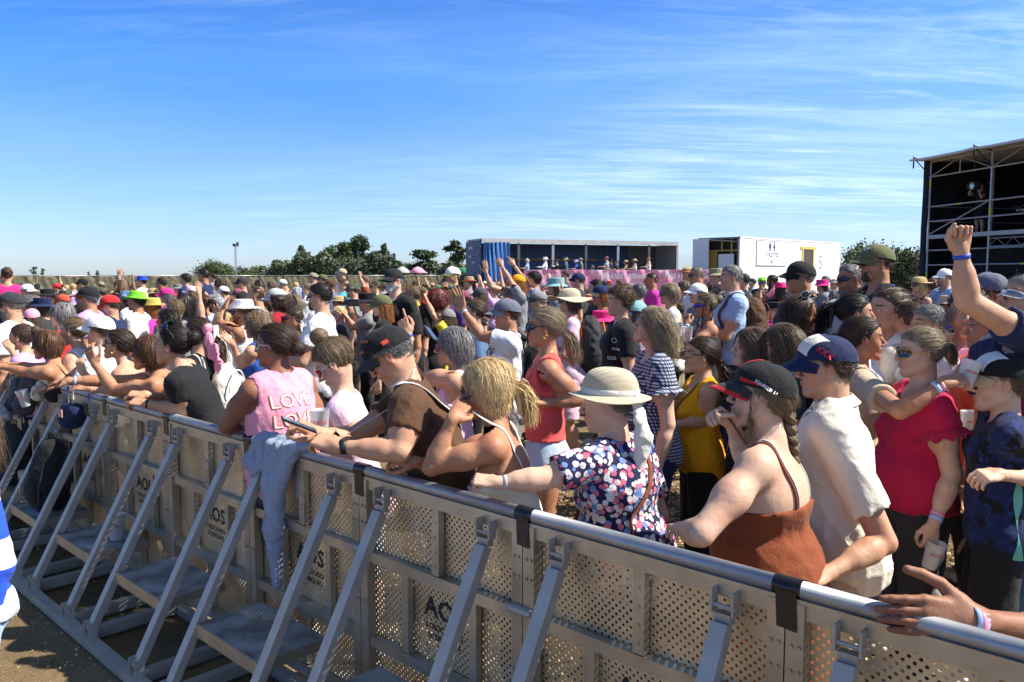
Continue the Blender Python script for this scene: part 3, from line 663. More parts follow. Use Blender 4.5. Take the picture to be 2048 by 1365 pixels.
def hair_mesh(style,res,seed=0,hat='',gv=(0,0,-1)):
    gq=tuple(round(x*3) for x in gv); key=(style,res,seed if res!='far' else seed%2,bool(hat),gq if style in('long','wavy','bob','bobpony','pony','lowpony','braid','curly','mane') else 0)
    if key in HAIRC: return HAIRC[key]
    rng=np.random.RandomState(seed+11); gv=nrm(gv)
    N_,w,S={'hero':(4200,.00125,10),'mid':(1300,.0024,7),'far':(260,.007,5)}[res]; v={'hero':.006,'mid':.009,'far':.014}[res]
    short=style in('short','crew','curlytop','bald','receding'); zmax=.055 if hat else 9
    Vs=[];Qs=[];hv=[];n=0
    def add(V,F,h):
        nonlocal n
        Vs.append(V);Qs.append(F+n);hv.append(h);n+=len(V)
    # under-layer that hugs the scalp
    th={'crew':-.001,'bald':-.004,'receding':.001,'short':.004,'curlytop':.010,'bob':.008,'long':.008,'wavy':.011,'curly':.022,'mane':.012}.get(style,.003)
    P=[ell(CC,RR+th)]
    if style in('curly',): P+=[ell((-.03,0,-.0),(.105,.105,.11),k=.03)]
    if style in('bob','mane','long','wavy','bobpony'):
        P+=[ell((-.045,0,-.02),(.062,.078,.07),k=.02)]
    gx,gz=GX,(GZS if short else GZ)
    def facecut(X,Y,Z): return (np.interp(X.ravel(),gx,gz).reshape(X.shape).astype(np.float32)-Z)+0*Y
    cuts=[facecut]
    if style=='bald': cuts.append(lambda X,Y,Z:(Z-.055)+0*X+0*Y)
    if style=='receding': cuts.append(lambda X,Y,Z:.055-np.sqrt((X-.06)**2+(Y*.7)**2+(Z-.10)**2))
    if hat: cuts.append(lambda X,Y,Z:(Z-.062)+0*X+0*Y)
    r2=np.random.RandomState(seed); k_=r2.normal(size=(4,3))*55+r2.normal(size=(4,3))*20
    def rough(X,Y,Z): return sum(np.sin(a*X+b*Y+c*Z+i) for i,(a,b,c) in enumerate(k_))*({'hero':.0007,'mid':.0012,'far':.002}[res]*(3 if style in('curly','curlytop','mane') else 1))
    V,Q=march(P,v,disp=rough,cuts=cuts)
    if len(Q): add(V,Q,np.full(len(V),.25))
    def blob(PP,hvv=.3):
        V,Q=march(PP,v,disp=rough); add(V,Q,np.full(len(V),hvv))
    def strands(P,w_,ctr=CC,**k):
        V,F,h=ribbons(P,w_,rng,ctr,**k); add(V,F,h)
    up=np.array([0,0,1.])
    def downout(p,t,spread=.35,part=True):
        q=p-CC; o=q/np.linalg.norm(q,axis=1)[:,None]; side=np.sign(q[:,1])[:,None]*np.array([0,1.,0]); topness=np.clip((q[:,2]/.09),0,1)[:,None]
        D=gv*(1.3-topness*.6)+side*topness*.8+np.array([-.35,0,0])*topness+o*(spread-.35)*.5
        dot=(D*o).sum(1)[:,None]; rn=np.linalg.norm(q/RR,axis=1)[:,None]; D=D-o*np.minimum(dot,0)*np.clip((1.22-rn)/.08,0,1)
        return D/np.linalg.norm(D,axis=1)[:,None]
    R0=roots(N_,rng,short,zmax); o=(R0-CC)/RR; o/=np.linalg.norm(o,axis=1)[:,None]; cnt=len(R0)
    one=np.ones(cnt)
    if style in('crew','bald','receding'):
        if style!='crew': R0=R0[(R0[:,2]<.055)|((style=='receding')&(R0[:,0]<.0))]; o=(R0-CC)/RR; o/=np.linalg.norm(o,axis=1)[:,None]; one=np.ones(len(R0))
        if style!='bald' and len(R0): strands(integ(R0,o,one*(.012 if style=='crew' else .022),3,lambda p,t:nrm(np.array([-.6,0,-.4]))+o*.6,rng,.2,coll=1.0),w*1.1)
    elif style=='short':
        strands(integ(R0,o+rng.normal(size=o.shape)*.3,rng.uniform(.022,.042,cnt)*np.clip(.75+R0[:,0]*3,.45,1),5,lambda p,t:np.array([-.55,0,-.55])+o*.12,rng,.2,coll=1.035),w*1.4)
    elif style=='curlytop':
        strands(integ(R0,o,rng.uniform(.03,.055,cnt),7,lambda p,t:o*.6+np.array([.1,0,.0]),rng,.3,curl=.008,cf=260,coll=1.05),w*1.5)
    elif style in('bob','long','wavy','mane','curly','bobpony'):
        Lg=rng.uniform(*{'bob':(.14,.21),'bobpony':(.10,.17),'long':(.30,.42),'wavy':(.28,.40),'mane':(.2,.3),'curly':(.16,.26)}[style],cnt)*np.clip(.55+(R0[:,2]-CC[2])*4,.5,1.0)
        curl={'bob':.002,'bobpony':.004,'long':.003,'wavy':.009,'mane':.01,'curly':.012}[style]; cf={'curly':150,'wavy':55,'mane':80}.get(style,40)
        back=np.where(R0[:,0]>.02,1.,.3)[:,None]*np.array([-.45,0,0])
        strands(integ(R0,downout(R0,0)+back,Lg,S+3,lambda p,t:downout(p,t,.8 if style in('curly','mane') else .35)+(back*.5 if style!='bob' else back*.25),rng,.07 if style!='curly' else .2,curl=curl,cf=cf,coll=1.03+rng.uniform(0,.08,cnt)+(.12 if style in('curly',) else .04 if style=='mane' else 0)),w*1.5)
    if style in('bobpony','pony','lowpony','topbun','bun','lowbun','braid','halfup','clip'):
        tie={'pony':(-.115,0,.045),'bobpony':(-.108,0,.0),'lowpony':(-.112,0,-.02),'topbun':(-.02,0,.125),'bun':(-.105,0,.055),'lowbun':(-.112,0,-.005),'braid':(-.1,-.02,-.045),'clip':(-.10,0,.04)}[style]
        tie=np.array(tie); R0=R0; uT=(tie-CC)/RR; rT=np.linalg.norm(uT); u0=(R0-CC)/RR; t=np.linspace(0,1,S+1)[None,:,None]
        P=u0[:,None]*(1-t)+uT*t; P/=np.linalg.norm(P,axis=2)[...,None]; bump=rng.uniform(.02,.085,(cnt,1,1))*np.sin(np.pi*np.clip(t,0,1))+.03
        wv=rng.normal(size=(cnt,1,3))*.035*np.sin(np.pi*t); P=CC+(P+wv)*RR*(1+bump+(rT-1.03)*t**3)
        strands(P,w*1.2,tip=.6)
        fly=P[::9].copy(); fly+=((fly-CC)*.10)*np.sin(np.pi*t)*rng.uniform(.3,2.0,(len(fly),1,1)); strands(fly,w*.4,tip=.2)
        nt_=max(cnt//3,60)
        if style in('pony','lowpony','clip','bobpony'):
            out=nrm(tie-CC); L_={'pony':.24,'bobpony':.20,'lowpony':.22,'clip':.13}[style]
            p0=tie+rng.normal(size=(nt_,3))*.008; g_=gv
            P2=integ(p0,out+rng.normal(size=(nt_,3))*.25,rng.uniform(.75,1.1,nt_)*L_,S,lambda p,t:nrm(out*max(0,.75-t*1.6)+g_*(.35+t*1.2))[None]+0*p,rng,.12,curl=.006,cf=50,coll=1.08)
            strands(P2,w*1.7,ctr=tie-out*.05)
            blob([cone(tie,tie+out*.03+g_*.02,.016,.024,k=.01),cone(tie+out*.03+g_*.02,tie+out*.04+g_*L_*.55,.024,.016,k=.01)])
        elif style=='braid':
            L_=.50; m=46; tt=np.linspace(0,1,m); base=tie+np.outer(tt,gv)*L_+np.array([-.035,-.02,0])*np.sin(np.pi*tt*.8)[:,None]*1.0
            T=nrm(gv); sd=nrm(np.cross(T,[1,0,0])); no=np.cross(sd,T); k2=.030*(1-.45*tt)
            for j in range(3):
                ph=tt*2*np.pi*4.6+j*2*np.pi/3; cp=base+sd[None]*(np.sin(ph)*k2*.75)[:,None]+no[None]*(np.sin(2*ph)*k2*.42)[:,None]
                ns=70 if res=='hero' else 20; off=rng.normal(size=(ns,3))*.42; PP=cp[None]+off[:,None]*(k2*.62)[None,:,None]
                strands(PP,w*1.5,ctr=base.mean(0)+no*.2,tip=.8); mbt=MB(); mbt.tube(cp,k2*.50,7); add(mbt.V[0],mbt.F4[0],np.full(len(mbt.V[0]),.2))
            e=base[-1]; P2=integ(e+rng.normal(size=(50,3))*.006,np.tile(gv,(50,1))+rng.normal(size=(50,3))*.3,rng.uniform(.04,.08,50),5,lambda p,t:gv+0*p,rng,.15); strands(P2,w*1.3)
        elif style in('bun','topbun','lowbun'):
            out=nrm(tie-CC); c=tie+out*.028; r=.040 if style!='lowbun' else .036; blob([ell(c,(r*.85,)*3)],.2)
            a1=nrm(np.cross(out,[0,1,.3])); a2=np.cross(out,a1); ns=nt_; ph=rng.uniform(0,6.28,(ns,1)); tt=np.linspace(0,1,S+1)[None]; tilt=rng.normal(size=(ns,1))*.5
            ang=ph+tt*rng.uniform(2.,4.5,(ns,1)); lat=tilt+.5*np.sin(ang*1.0+ph*3); rr_=r*(1+rng.uniform(-.05,.18,(ns,1)))*(1+.05*np.sin(ang*3+ph))
            PP=c+(np.cos(ang)*np.cos(lat)*rr_)[...,None]*a1+(np.sin(ang)*np.cos(lat)*rr_)[...,None]*a2+(np.sin(lat)*rr_)[...,None]*out
            strands(PP,w*1.3,ctr=c,tip=.6)
        if style in('clip',):
            c=tie+np.array([.0,0,.03]); P2=integ(c+rng.normal(size=(80,3))*.01,rng.normal(size=(80,3))+np.array([-.8,0,1.0]),rng.uniform(.05,.10,80),6,lambda p,t:np.array([-.5,0,.2-t*1.6])+0*p,rng,.2); strands(P2,w*1.2)
    if style in('braid',):  # loose lock beside the cheek
        P2=integ(np.array([[.030,s*.070,.02] for s in(1,-1) for _ in range(40)])+rng.normal(size=(80,3))*.006,np.tile([.05,0,-1.],(80,1)),rng.uniform(.2,.3,80),10,lambda p,t:gv+0*p,rng,.06,curl=.004,cf=40); strands(P2,w*1.3)
    if res!='far' and style not in('bald','crew','receding') and not hat:
        k=R0[::12]; oo=(k-CC)/RR; strands(integ(k,oo+rng.normal(size=oo.shape)*.7,rng.uniform(.03,.09,len(k)),6,lambda p,t:gv*.4+rng.normal(size=p.shape)*.5,rng,.25,coll=1.06),w*.4)
    V=np.concatenate(Vs);Q=np.concatenate(Qs)
    me=mkmesh('hair',V,[Q],True,[None],None,{'hv':('FLOAT',np.concatenate(hv))}); HAIRC[key]=me; return me
def beard_mesh(res,full=True,_c={}):
    if (res,full) in _c: return _c[(res,full)]
    rng=np.random.RandomState(4); P=infl(head_prims('m')[2:8],.0055 if full else .002)
    cuts=[lambda X,Y,Z:(Z-np.interp(X.ravel(),[-.01,.01,.03,.06,.075,.1],[-.01,-.025,-.045,-.056,-.040,-.040]).reshape(X.shape))+0*Y, lambda X,Y,Z:-(Z+.14)+0*X+0*Y, lambda X,Y,Z:(-.008-X)+0*Y+0*Z,lambda X,Y,Z:.013-np.sqrt((X-.100)**2+(Y*.5)**2+((Z+.0600)*1.6)**2)]
    V,Q=march(P,{'hero':.005,'mid':.007,'far':.012}[res],cuts=cuts,disp=lambda X,Y,Z:.0015*np.sin(300*X+200*Z)*np.sin(330*Y)); hv=np.full(len(V),.3)
    if res!='far' and len(V):
        k=rng.choice(len(V),350); p=V[k]; o=nrm(np.array([1,0,-1])); dd=(p-np.array([.02,0,-.05])); dd/=np.linalg.norm(dd,axis=1)[:,None]
        PP=np.stack([p,p+dd*.006,p+dd*.010+np.array([0,0,-.006])],1); V2,F2,h2=ribbons(PP,np.full(350,.003),rng); Q=np.concatenate([Q,F2+len(V)]);V=np.concatenate([V,V2]);hv=np.concatenate([hv,h2])
    me=mkmesh('beard',V,[Q],True,[None],None,{'hv':('FLOAT',hv)}); _c[(res,full)]=me; return me
# ---------------- hats ----------------
HATC={}
def cap_parts(back=False,flat=False):
    if ('cap',back,flat) in HATC: return HATC[('cap',back,flat)]
    n=40; th=np.linspace(0,np.pi/2,11); prof=np.stack([np.sin(th)**.85,np.cos(th)],1)
    def fn(V,a):
        r=V[...,:2].copy(); z=V[...,2]; front=np.clip(np.cos(a),0,1)[None]; seam=1-.012*np.exp(-((np.mod(a,np.pi/3)-0)/.06)**2)[None]
        X=r[...,0]*.116*seam; Y=r[...,1]*.0925*seam; Z=z*(.089+.007*front)+np.clip(1-z,0,1)*(-.02*np.clip(-np.cos(a),0,1))[None]*1.0
        return np.stack([X-.010,Y,Z+.038+.006*front*(z*(1-z))],-1)
    mb=MB(); mb.lathe(prof[::-1],n,fn=fn)
    low=mb.V[0][:n]; inner=low*np.array([.975,.97,1])+np.array([0,0,.004]); mb.add(np.concatenate([low,inner]),[[i,(i+1)%n,n+(i+1)%n,n+i] for i in range(n)])
    crown=mb.mesh('crown',[None],True)
    bt=MB(); bt.lathe([(0.0001,.004),(.004,.004),(.007,.0015),(.0075,0)],10,c=(-.01,0,.1275)); button=bt.mesh('button',[None],True)
    nu,nv=19,9; u=np.linspace(-1,1,nu)[None]; v=np.linspace(0,1,nv)[:,None]; ang=u*1.18
    xi=.113*np.cos(ang)-.010; yi=.090*np.sin(ang); out=.078*np.cos(u*np.pi/2*.98)**.55
    X=xi+v*out; Y=yi*(1-.08*v)+0*v; Z=.046-(.026 if not flat else .008)*(u**2)*(1+.25*v)-.026*v-.012*(1-np.abs(u))*v*(0 if flat else 1)+0*X
    top=np.stack([X,Y,Z],-1); bot=top-np.array([0,0,.0032]); mb=MB(); mb.grid(top[:,::-1]); mb.grid(bot)
    e=np.concatenate([top[-1],bot[-1]]); k=nu; mb.add(e,[[i,i+1,k+i+1,k+i] for i in range(k-1)])
    brim=mb.mesh('brim',[None],True)
    ed=top[-3:]+np.array([0,0,.0012]); ed2=bot[-3:]-np.array([0,0,.0012]); ed[-1,:,0]+=.0012; ed2[-1,:,0]+=.0012; mb=MB(); mb.grid(ed[:,::-1]); mb.grid(ed2); mb.add(np.concatenate([ed[-1],ed2[-1]]),[[i,i+1,nu+i+1,nu+i] for i in range(nu-1)]); HATC['edge']=mb.mesh('brim_edge',[None],True)
    if back:
        for me in(crown,brim,button):
            me.transform(Matrix.Rotation(math.pi,4,'Z')@Matrix.Translation((.02,0,0)))
    HATC[('cap',back,flat)]=(crown,brim,button); return HATC[('cap',back,flat)]
def brimhat(kind):
    if kind in HATC: return HATC[kind]
    n=48
    prm={'bucket':(.083,.99,.050,-.034,0),'boonie':(.078,.99,.058,-.016,.003),'floppy':(.092,.97,.118,-.022,.022),'sun':(.104,.93,.050,-.014,.006),'fedora':(.098,.86,.052,-.002,.008),'strawhat':(.085,.93,.085,-.006,.006)}[kind]
    hgt,tap,bw,drop,wav=prm
    rnd=kind in('floppy','sun','strawhat')
    if rnd: th=np.linspace(0,np.pi/2,10); prof=np.stack([np.sin(th)**(.62),np.cos(th)**.9*1.0],1)[::-1]
    else: prof=np.array([(1,0),(1-.3*(1-tap),.35),(1-.7*(1-tap),.7),(tap*1.0,.9),(tap*.93,.99),(tap*.75,1.0),(tap*.35,.985),(.0005,.98)])
    def fn(V,a):
        X=V[...,0]*.117;Y=V[...,1]*.094;Z=V[...,2]*hgt+.040
        if kind=='fedora':
            pin=np.exp(-(V[...,1]/.28)**2)*np.clip(V[...,2],0,1)**4; Z=Z-.024*pin; sq=1-.20*np.clip(V[...,0],0,1)*np.clip(V[...,2],0,1)**2; Y=Y*sq
        return np.stack([X-.012,Y,Z],-1)
    mb=MB(); mb.lathe(prof,n,fn=fn); crown=mb.mesh('crown',[None],True)
    a=np.arange(n+1)/n*2*np.pi; v=np.linspace(0,1,8)[:,None]
    X=(.1165+v*bw)*np.cos(a)-.012; Y=(.0935+v*bw*.95)*np.sin(a)
    Z=.042+v*drop+wav*v**1.5*(np.sin(2*a+.6)+.5*np.sin(3*a))+(.018*v**2*np.abs(np.sin(a)) if kind=='fedora' else 0)-(.018*np.clip(np.cos(a),0,1)*v**2 if kind=='fedora' else 0)+0*X
    top=np.stack([X,Y,Z],-1); mb=MB(); mb.grid(top); mb.grid((top-np.array([0,0,.003]))[:,::-1]); mb.add(np.concatenate([top[-1],top[-1]-np.array([0,0,.003])]),[[i,n+1+i,n+2+i,i+1] for i in range(n)])
    brim=mb.mesh('brim',[None],True)
    mb=MB(); hh=.022; mb.lathe([(1.018,0),(1.022,.01),(1.018,hh/hgt*1.0),(.99,hh/hgt+.02)],n,fn=fn); band=mb.mesh('hat_band',[None],True)
    HATC[kind]=(crown,brim,band); return HATC[kind]
def glasses_meshes(kind='sport',_c={}):
    if kind in _c: return _c[kind]
    fr=MB(); ln=MB(); big={'sport':(.030,.0165,.35),'round':(.0245,.0225,.1),'big':(.0305,.0245,.12),'clear':(.025,.019,.08)}[kind]
    for s in(1,-1):
        a=np.linspace(0,2*np.pi,25)[:-1]; ca,sa=np.cos(a),np.sin(a); sqn=lambda c:np.sign(c)*np.abs(c)**.75
        y=s*.0335+big[0]*sqn(ca); z=.003+big[1]*sqn(sa); x=.1035-.9*(np.abs(y)-.008)**2/.06-big[2]*.02*(z-.003)/.02
        ring=np.stack([x,y,z],1); cen=ring.mean(0)+np.array([.004,0,0]); mid=cen+(ring-cen)*.55+np.array([.002,0,0])
        Fm=[[i,(i+1)%24,24+(i+1)%24,24+i] for i in range(24)]
        ln.add(np.concatenate([ring,mid]),Fm); ln.add(np.concatenate([mid,cen[None]]),[[i,(i+1)%24,24] for i in range(24)])
        fr.tube(np.concatenate([ring,ring[:2]]),.0021 if kind!='clear' else .0014,6,False)
        ye=s*(.0335+big[0]); xe=.1035-.9*(abs(ye)-.008)**2/.06
        fr.tube([(xe,ye,.008),(xe-.015,s*.071,.010),(.03,s*.0765,.010),(-.005,s*.0800,.008),(-.022,s*.080,-.008)],[.0036,.0036,.003,.0026,.002],6,flat=.8)
    fr.tube([(.104,.010,.009),(.107,0,.011),(.104,-.010,.009)],.002,6)
    _c[kind]=(fr.mesh('sunglasses',[None],True),ln.mesh('lens',[None],True)); return _c[kind]
def band_mesh(r,wd,_c={}):
    k=(round(r,3),wd)
    if k in _c: return _c[k]
    mb=MB(); mb.lathe([(r,-wd/2),(r+.0022,-wd/2),(r+.0022,wd/2),(r,wd/2),(r,-wd/2)],18); _c[k]=mb.mesh('wristband',[None],True); return _c[k]
# ---------------- writing ----------------
def text_mesh(body,size,bold=0,align='CENTER',_c={}):
    cu=bpy.data.curves.new('t','FONT'); cu.body=body; cu.size=size; cu.align_x=align; cu.align_y='CENTER'; cu.offset=bold*size; cu.resolution_u=2
    o=bpy.data.objects.new('t',cu); dg=bpy.context.evaluated_depsgraph_get(); C.objects.link(o); dg.update(); me=bpy.data.meshes.new_from_object(o.evaluated_get(dg)); bpy.data.objects.remove(o); bpy.data.curves.remove(cu)
    V=np.array([v.co for v in me.vertices]); F=[list(p.vertices) for p in me.polygons]; bpy.data.meshes.remove(me)
    return V,F
def tri(F): return np.array([[f[0],f[i],f[i+1]] for f in F for i in range(1,len(f)-1)],int).reshape(-1,3)
def decal(text,size,org,right,up,mat,name,parent,M,bvh=None,off=.002,bold=.01,sub=True):
    """lettering laid on a surface: org/right/up in parent space, projected onto bvh (parent space) along the normal"""
    V,F=text_mesh(text,size,bold); right=nrm(right);up=nrm(up);no=np.cross(right,up); P=np.asarray(org)+V[:,:1]*right+V[:,1:2]*up
    if bvh is not None:
        for i,p in enumerate(P):
            h=bvh.ray_cast(Vector(p+no*.12),Vector(-no),.3)
            P[i]=(np.array(h[0])+no*off) if h[0] is not None else p
    me=mkmesh(name,P,[tri(F)],False,[mat]); return mkobj(name,me,parent,M)
# ---------------- a whole person ----------------
PEOPLE=[]
MESHC={}
LENS={'dark':pmat('lens_dark',(.006,.006,.008),.06,0,spec=.8),'blue':pmat('lens_blue',(.02,.06,.5),.08,.75),'purple':pmat('lens_purple',(.12,.03,.35),.08,.6),'orange':pmat('lens_orange',(.8,.12,.01),.1,.3),'red':pmat('lens_red',(.3,.02,.03),.1,.3),
 'clear':pmat('lens_clear',(.9,.9,.9),.02,0,alpha=.12),'silver':pmat('lens_silver',(.35,.38,.42),.1,.8)}
def person(x,y,s,yaw,label,sex='m',top='tee:grey',bot='pants:black',hair='short:brown',hat=None,gl=None,beard=None,pitch=0,hyaw=0,roll=0,d=None,res=None,skin=1,seed=None,lean=0,bands=(),loc=None,fixz=None,group=None,cat='person',child=False,scale=None,hatpitch=0,**kw):
    """x,y,s: head centre and head height in the photograph's pixels; arms may be given as photo points (elbow, wrist, fingertip, each x,y,depth offset)"""
    seed=seed if seed is not None else int(x*7+y*13)%997
    sp=dict(sex=sex,pitch=pitch,hyaw=hyaw,roll=roll,lean=lean,seed=seed,gl=gl,**{k:v for k,v in kw.items() if k not in('armL','armR')})
    for nm in'LR':
        if nm not in sp: sp[nm]='down'
    if d is None: d=3218/(7.48*s+(y-s/2-550))
    if res is None: res='hero' if s>=60 else 'mid' if s>=30 else 'far'
    if child: sp['hs']=sp.get('hs',1.18)
    if loc is None:
        hw=at(x,y,d)
    else: hw=np.asarray(loc,float)
    rz=math.pi+math.radians(yaw); Rz=np.array([[math.cos(rz),-math.sin(rz),0],[math.sin(rz),math.cos(rz),0],[0,0,1]])
    J0=rig(dict(sp,L='down',R='down')); hc0=J0['head']; fz=sp.get('floor',0.0)
    S=scale or (hw[2]-fz)/hc0[2]; S=float(np.clip(S,.5,1.35)) if scale is None else S
    if 'hs' not in sp: sp['hs']=float(np.clip(1/S,.93,1.06)*(.955 if res!='hero' else .98))
    J0=rig(dict(sp,L='down',R='down')); root=hw-Rz@(J0['head']*S)
    toL=lambda P: Rz.T@(np.asarray(P)-root)/S
    custom=False
    for nm in'LR':
        a=kw.get('arm'+nm)
        if a:
            (ex,ey,ed),(wx,wy,wd),(tx,ty,td),hp,dr=a; custom=True
            E,W,Tp=toL(at(ex,ey,d+ed)),toL(at(wx,wy,d+wd)),toL(at(tx,ty,d+td)); sp[nm]=(E,W,Tp-W,hp,Rz.T@np.asarray(dr,float))
    tk,tcol=top.split(':'); bk,bcol=bot.split(':')
    if res=='far': sp['g']=round(sp.get('g',1)*5)/5 or 1; sp['seed']=sp['seed']%2
    J=rig(sp); RH=J['RH'];hc=J['head'];hs=sp['hs']
    ckey=None
    if res=='far' and not custom:
        ckey=(sex,round(pitch/15),round(hyaw/20),lean,str(sp['L']),str(sp['R']),tk,bk,sp.get('g',1),sp['seed'],round(hs,1),bool(gl))
    if ckey in MESHC: meb,met,meo=MESHC[ckey]
    else:
        meb,parts=build_body(sp,J,res); met=build_top(tk,sp,J,parts,res) if tk!='none' else None
        meo=build_bottom(bk,sp,J,parts,res) if not sp.get('nolegs') else None
        if ckey: MESHC[ckey]=(meb,met,meo)
    o=empty('person',root,rz,S); tag(o,label,cat,group)
    sm=skinmat(skin); b=mkobj('body',meb,o); setmats(b,[sm,pmat('eye_white',(.7,.68,.65),.25),pmat('iris',(.03,.018,.012),.15)])
    tobj=None
    if met: tobj=mkobj({'tee':'t_shirt','shirt':'shirt','polo':'polo_shirt','long':'sweater','ruffle':'blouse','tank':'tank_top','strap':'dress'}[tk],met,o); setmats(tobj,[cloth(tcol)])
    if meo: p_=mkobj({'pants':'trousers','jeans':'jeans','shorts':'shorts','hot':'shorts','skirt':'skirt'}[bk],meo,o); setmats(p_,[cloth(bcol)])
    if not sp.get('nolegs') and not sp.get('noshoes'):
        for s_ in(1,-1):
            q=mkobj('shoe',shoe_mesh(),o,M4(np.eye(3),(0,s_*.105,0))); setmats(q,[pmat('shoe_leather',(.6,.6,.58) if seed%3 else (.03,.03,.035),.6)])
    MH=M4(RH*hs,hc)
    if hair and hair!='none':
        st,hcxx=hair.split(':'); gv=RH.T@np.array([0,0,-1.]); hm=hair_mesh(st,res,seed%3 if res!='hero' else seed,hat or '',gv)
        h=mkobj('hair',hm,o,MH); setmats(h,[hairmat(hcxx)])
    if beard:
        bm=mkobj('beard',beard_mesh(res,beard[0]!='*'),o,MH); setmats(bm,[hairmat(beard.strip('*'))])
    if hat:
        hh=hat.split(':'); hk=hh[0]; cols=hh[1].split(',')
        Mt=MH@M4(Rot('y',hatpitch),(0,0,0))
        if hk in('cap','capback','capflat'):
            cr,br,bt=cap_parts(hk=='capback',hk=='capflat'); c0=cols[0]; c1=cols[1] if len(cols)>1 else c0; c2=cols[2] if len(cols)>2 else c0
            h=mkobj('cap',cr,o,Mt); setmats(h,[cloth(c0)]); q=mkobj('brim',br,h); setmats(q,[cloth(c1)]); q=mkobj('button',bt,h); setmats(q,[cloth(c2)])
            h['_hat']=1
        else:
            cr,br,bt=brimhat(hk); h=mkobj('hat',cr,o,Mt); setmats(h,[cloth(cols[0])]); q=mkobj('brim',br,h); setmats(q,[cloth(cols[0])])
            if len(cols)>1: q=mkobj('hat_band',bt,h); setmats(q,[cloth(cols[1])])
        sp['hatobj']=h
    if gl:
        g3=gl.split(':'); kind=g3[0]; lens=g3[1] if len(g3)>1 else 'dark'; fc=g3[2] if len(g3)>2 else 'black'; up_=len(g3)>3
        f_,l_=glasses_meshes(kind); Mg=MH@(M4(Rot('y',-38),(-.025,0,.070)) if up_ else np.eye(4)); q=mkobj('sunglasses' if lens!='clear' else 'glasses',f_,o,Mg); setmats(q,[pmat('frame_'+fc,COL[fc],.3)]); ll=mkobj('lens',l_,q); setmats(ll,[LENS[lens]])
    for bd in bands: # (hand, colour[, distance up the arm, width])
        nm,cn=bd[0],bd[1]; W=J['wr'+nm];E=J['el'+nm]; ax_=nrm(E-W); up_=bd[2] if len(bd)>2 else .03; r=(.0242+.10*up_*.5)*max(sp.get('hands',1),1)*(1.04 if sp.get('hands') else 1)
        fr=frame(np.cross(ax_,[.3,.5,.8]),ax_); q=mkobj('wristband',band_mesh(r,bd[3] if len(bd)>3 else .014),o,M4(fr,W+ax_*up_)); setmats(q,[pmat('band_'+cn,COL[cn] if cn in COL else (.1,.3,.8),.5)])
    PEOPLE.append(dict(o=o,x=x,y=y,s=s,d=d,label=label,top=top,hair=hair,hat=hat))
    return dict(o=o,J=J,top=tobj,body=b,MH=MH,S=S,rz=rz,root=root,Rz=Rz,sp=sp,hat=sp.get('hatobj'),d=d,MW=M4(Rz*S,root))
def wpos(P,p): return P['root']+P['Rz']@(np.asarray(p)*P['S'])
# ================= THE SETTING =================
def gmat():
    m=bpy.data.materials.new('earth'); m.use_nodes=True; nt=m.node_tree; b=nt.nodes['Principled BSDF']; b.inputs['Roughness'].default_value=.95; b.inputs['Specular IOR Level'].default_value=.15
    tc=N(nt,'ShaderNodeTexCoord'); ob=tc.outputs['Object']
    def no(s,d=6,r=.6):
        n=N(nt,'ShaderNodeTexNoise',inp={'Scale':s,'Detail':d,'Roughness':r}); L(nt,ob,n.inputs['Vector']); return n.outputs[0]
    a=no(.9);b1=no(14,8,.7);c=no(70,4)
    x=rampn(nt,a,[(.3,(.13,.09,.045)),(.5,(.25,.18,.095)),(.75,(.40,.30,.17))]); x=mixc(nt,mathn(nt,'MULTIPLY',b1,.6),x,(.15,.10,.05))
    x=mixc(nt,mathn(nt,'GREATER_THAN',c,.68),x,(.48,.40,.27)); L(nt,x,b.inputs['Base Color'])
    bp=N(nt,'ShaderNodeBump',inp={'Strength':.9,'Distance':.04}); L(nt,mathn(nt,'ADD',b1,mathn(nt,'MULTIPLY',c,.3)),bp.inputs['Height']); L(nt,bp.outputs[0],b.inputs['Normal']); return m
g=MB(); g.add([[-1500,-200,0],[1500,-200,0],[1500,2500,0],[-1500,2500,0]],[[0,1,2,3]]); o=g.obj('ground',gmat()); tag(o,kind='structure')
rng=np.random.RandomState(5)
def chipfield(name,lo,hi,n,cols,szs,keep):
    P=np.stack([rng.uniform(lo[0],hi[0],n),rng.uniform(lo[1],hi[1],n)],1); P=P[keep(P)]; n=len(P)
    a=rng.uniform(0,6.28,n); l=rng.uniform(*szs,n); w_=l*rng.uniform(.2,.45,n); tx=rng.normal(size=n)*.35; ty=rng.normal(size=n)*.35
    base=np.array([[-.5,-.5],[.5,-.35],[.45,.5],[-.55,.4]]); V=np.zeros((n,4,3))
    for i,(bx,by) in enumerate(base):
        X=bx*l;Y=by*w_; V[:,i,0]=P[:,0]+X*np.cos(a)-Y*np.sin(a); V[:,i,1]=P[:,1]+X*np.sin(a)+Y*np.cos(a); V[:,i,2]=.006+rng.uniform(0,.018,n)+np.abs(X*tx+Y*ty)
    me=mkmesh(name,V.reshape(-1,3),[np.arange(n*4).reshape(-1,4)],False,cols,rng.randint(0,len(cols),n)); o=mkobj(name,me); return tag(o,kind='stuff')
BP0=np.array([-.648,3.421,0]); BU=nrm([.7314,-.682,0]); BN=np.array([-BU[1],BU[0],0]); SEC=.962
side=lambda P: (P-BP0[:2])@BN[:2]
o=chipfield('wood_chips',(-.8,1.8),(6.5,9.5),52000,[pmat('chip_a',(.36,.25,.12),.8),pmat('chip_b',(.22,.14,.065),.8),pmat('chip_c',(.5,.38,.21),.8),pmat('chip_d',(.10,.065,.035),.9)],(.015,.055),lambda P:side(P)>.15)
o['label']='loose brown wood chips strewn under the standing crowd'; o['category']='wood chips'
o=chipfield('gravel',(-4.5,1.5),(0,6.5),5000,[pmat('st_a',(.42,.34,.22),.9),pmat('st_b',(.25,.19,.11),.9),pmat('st_c',(.5,.43,.3),.9)],(.004,.014),lambda P:side(P)<-.1)
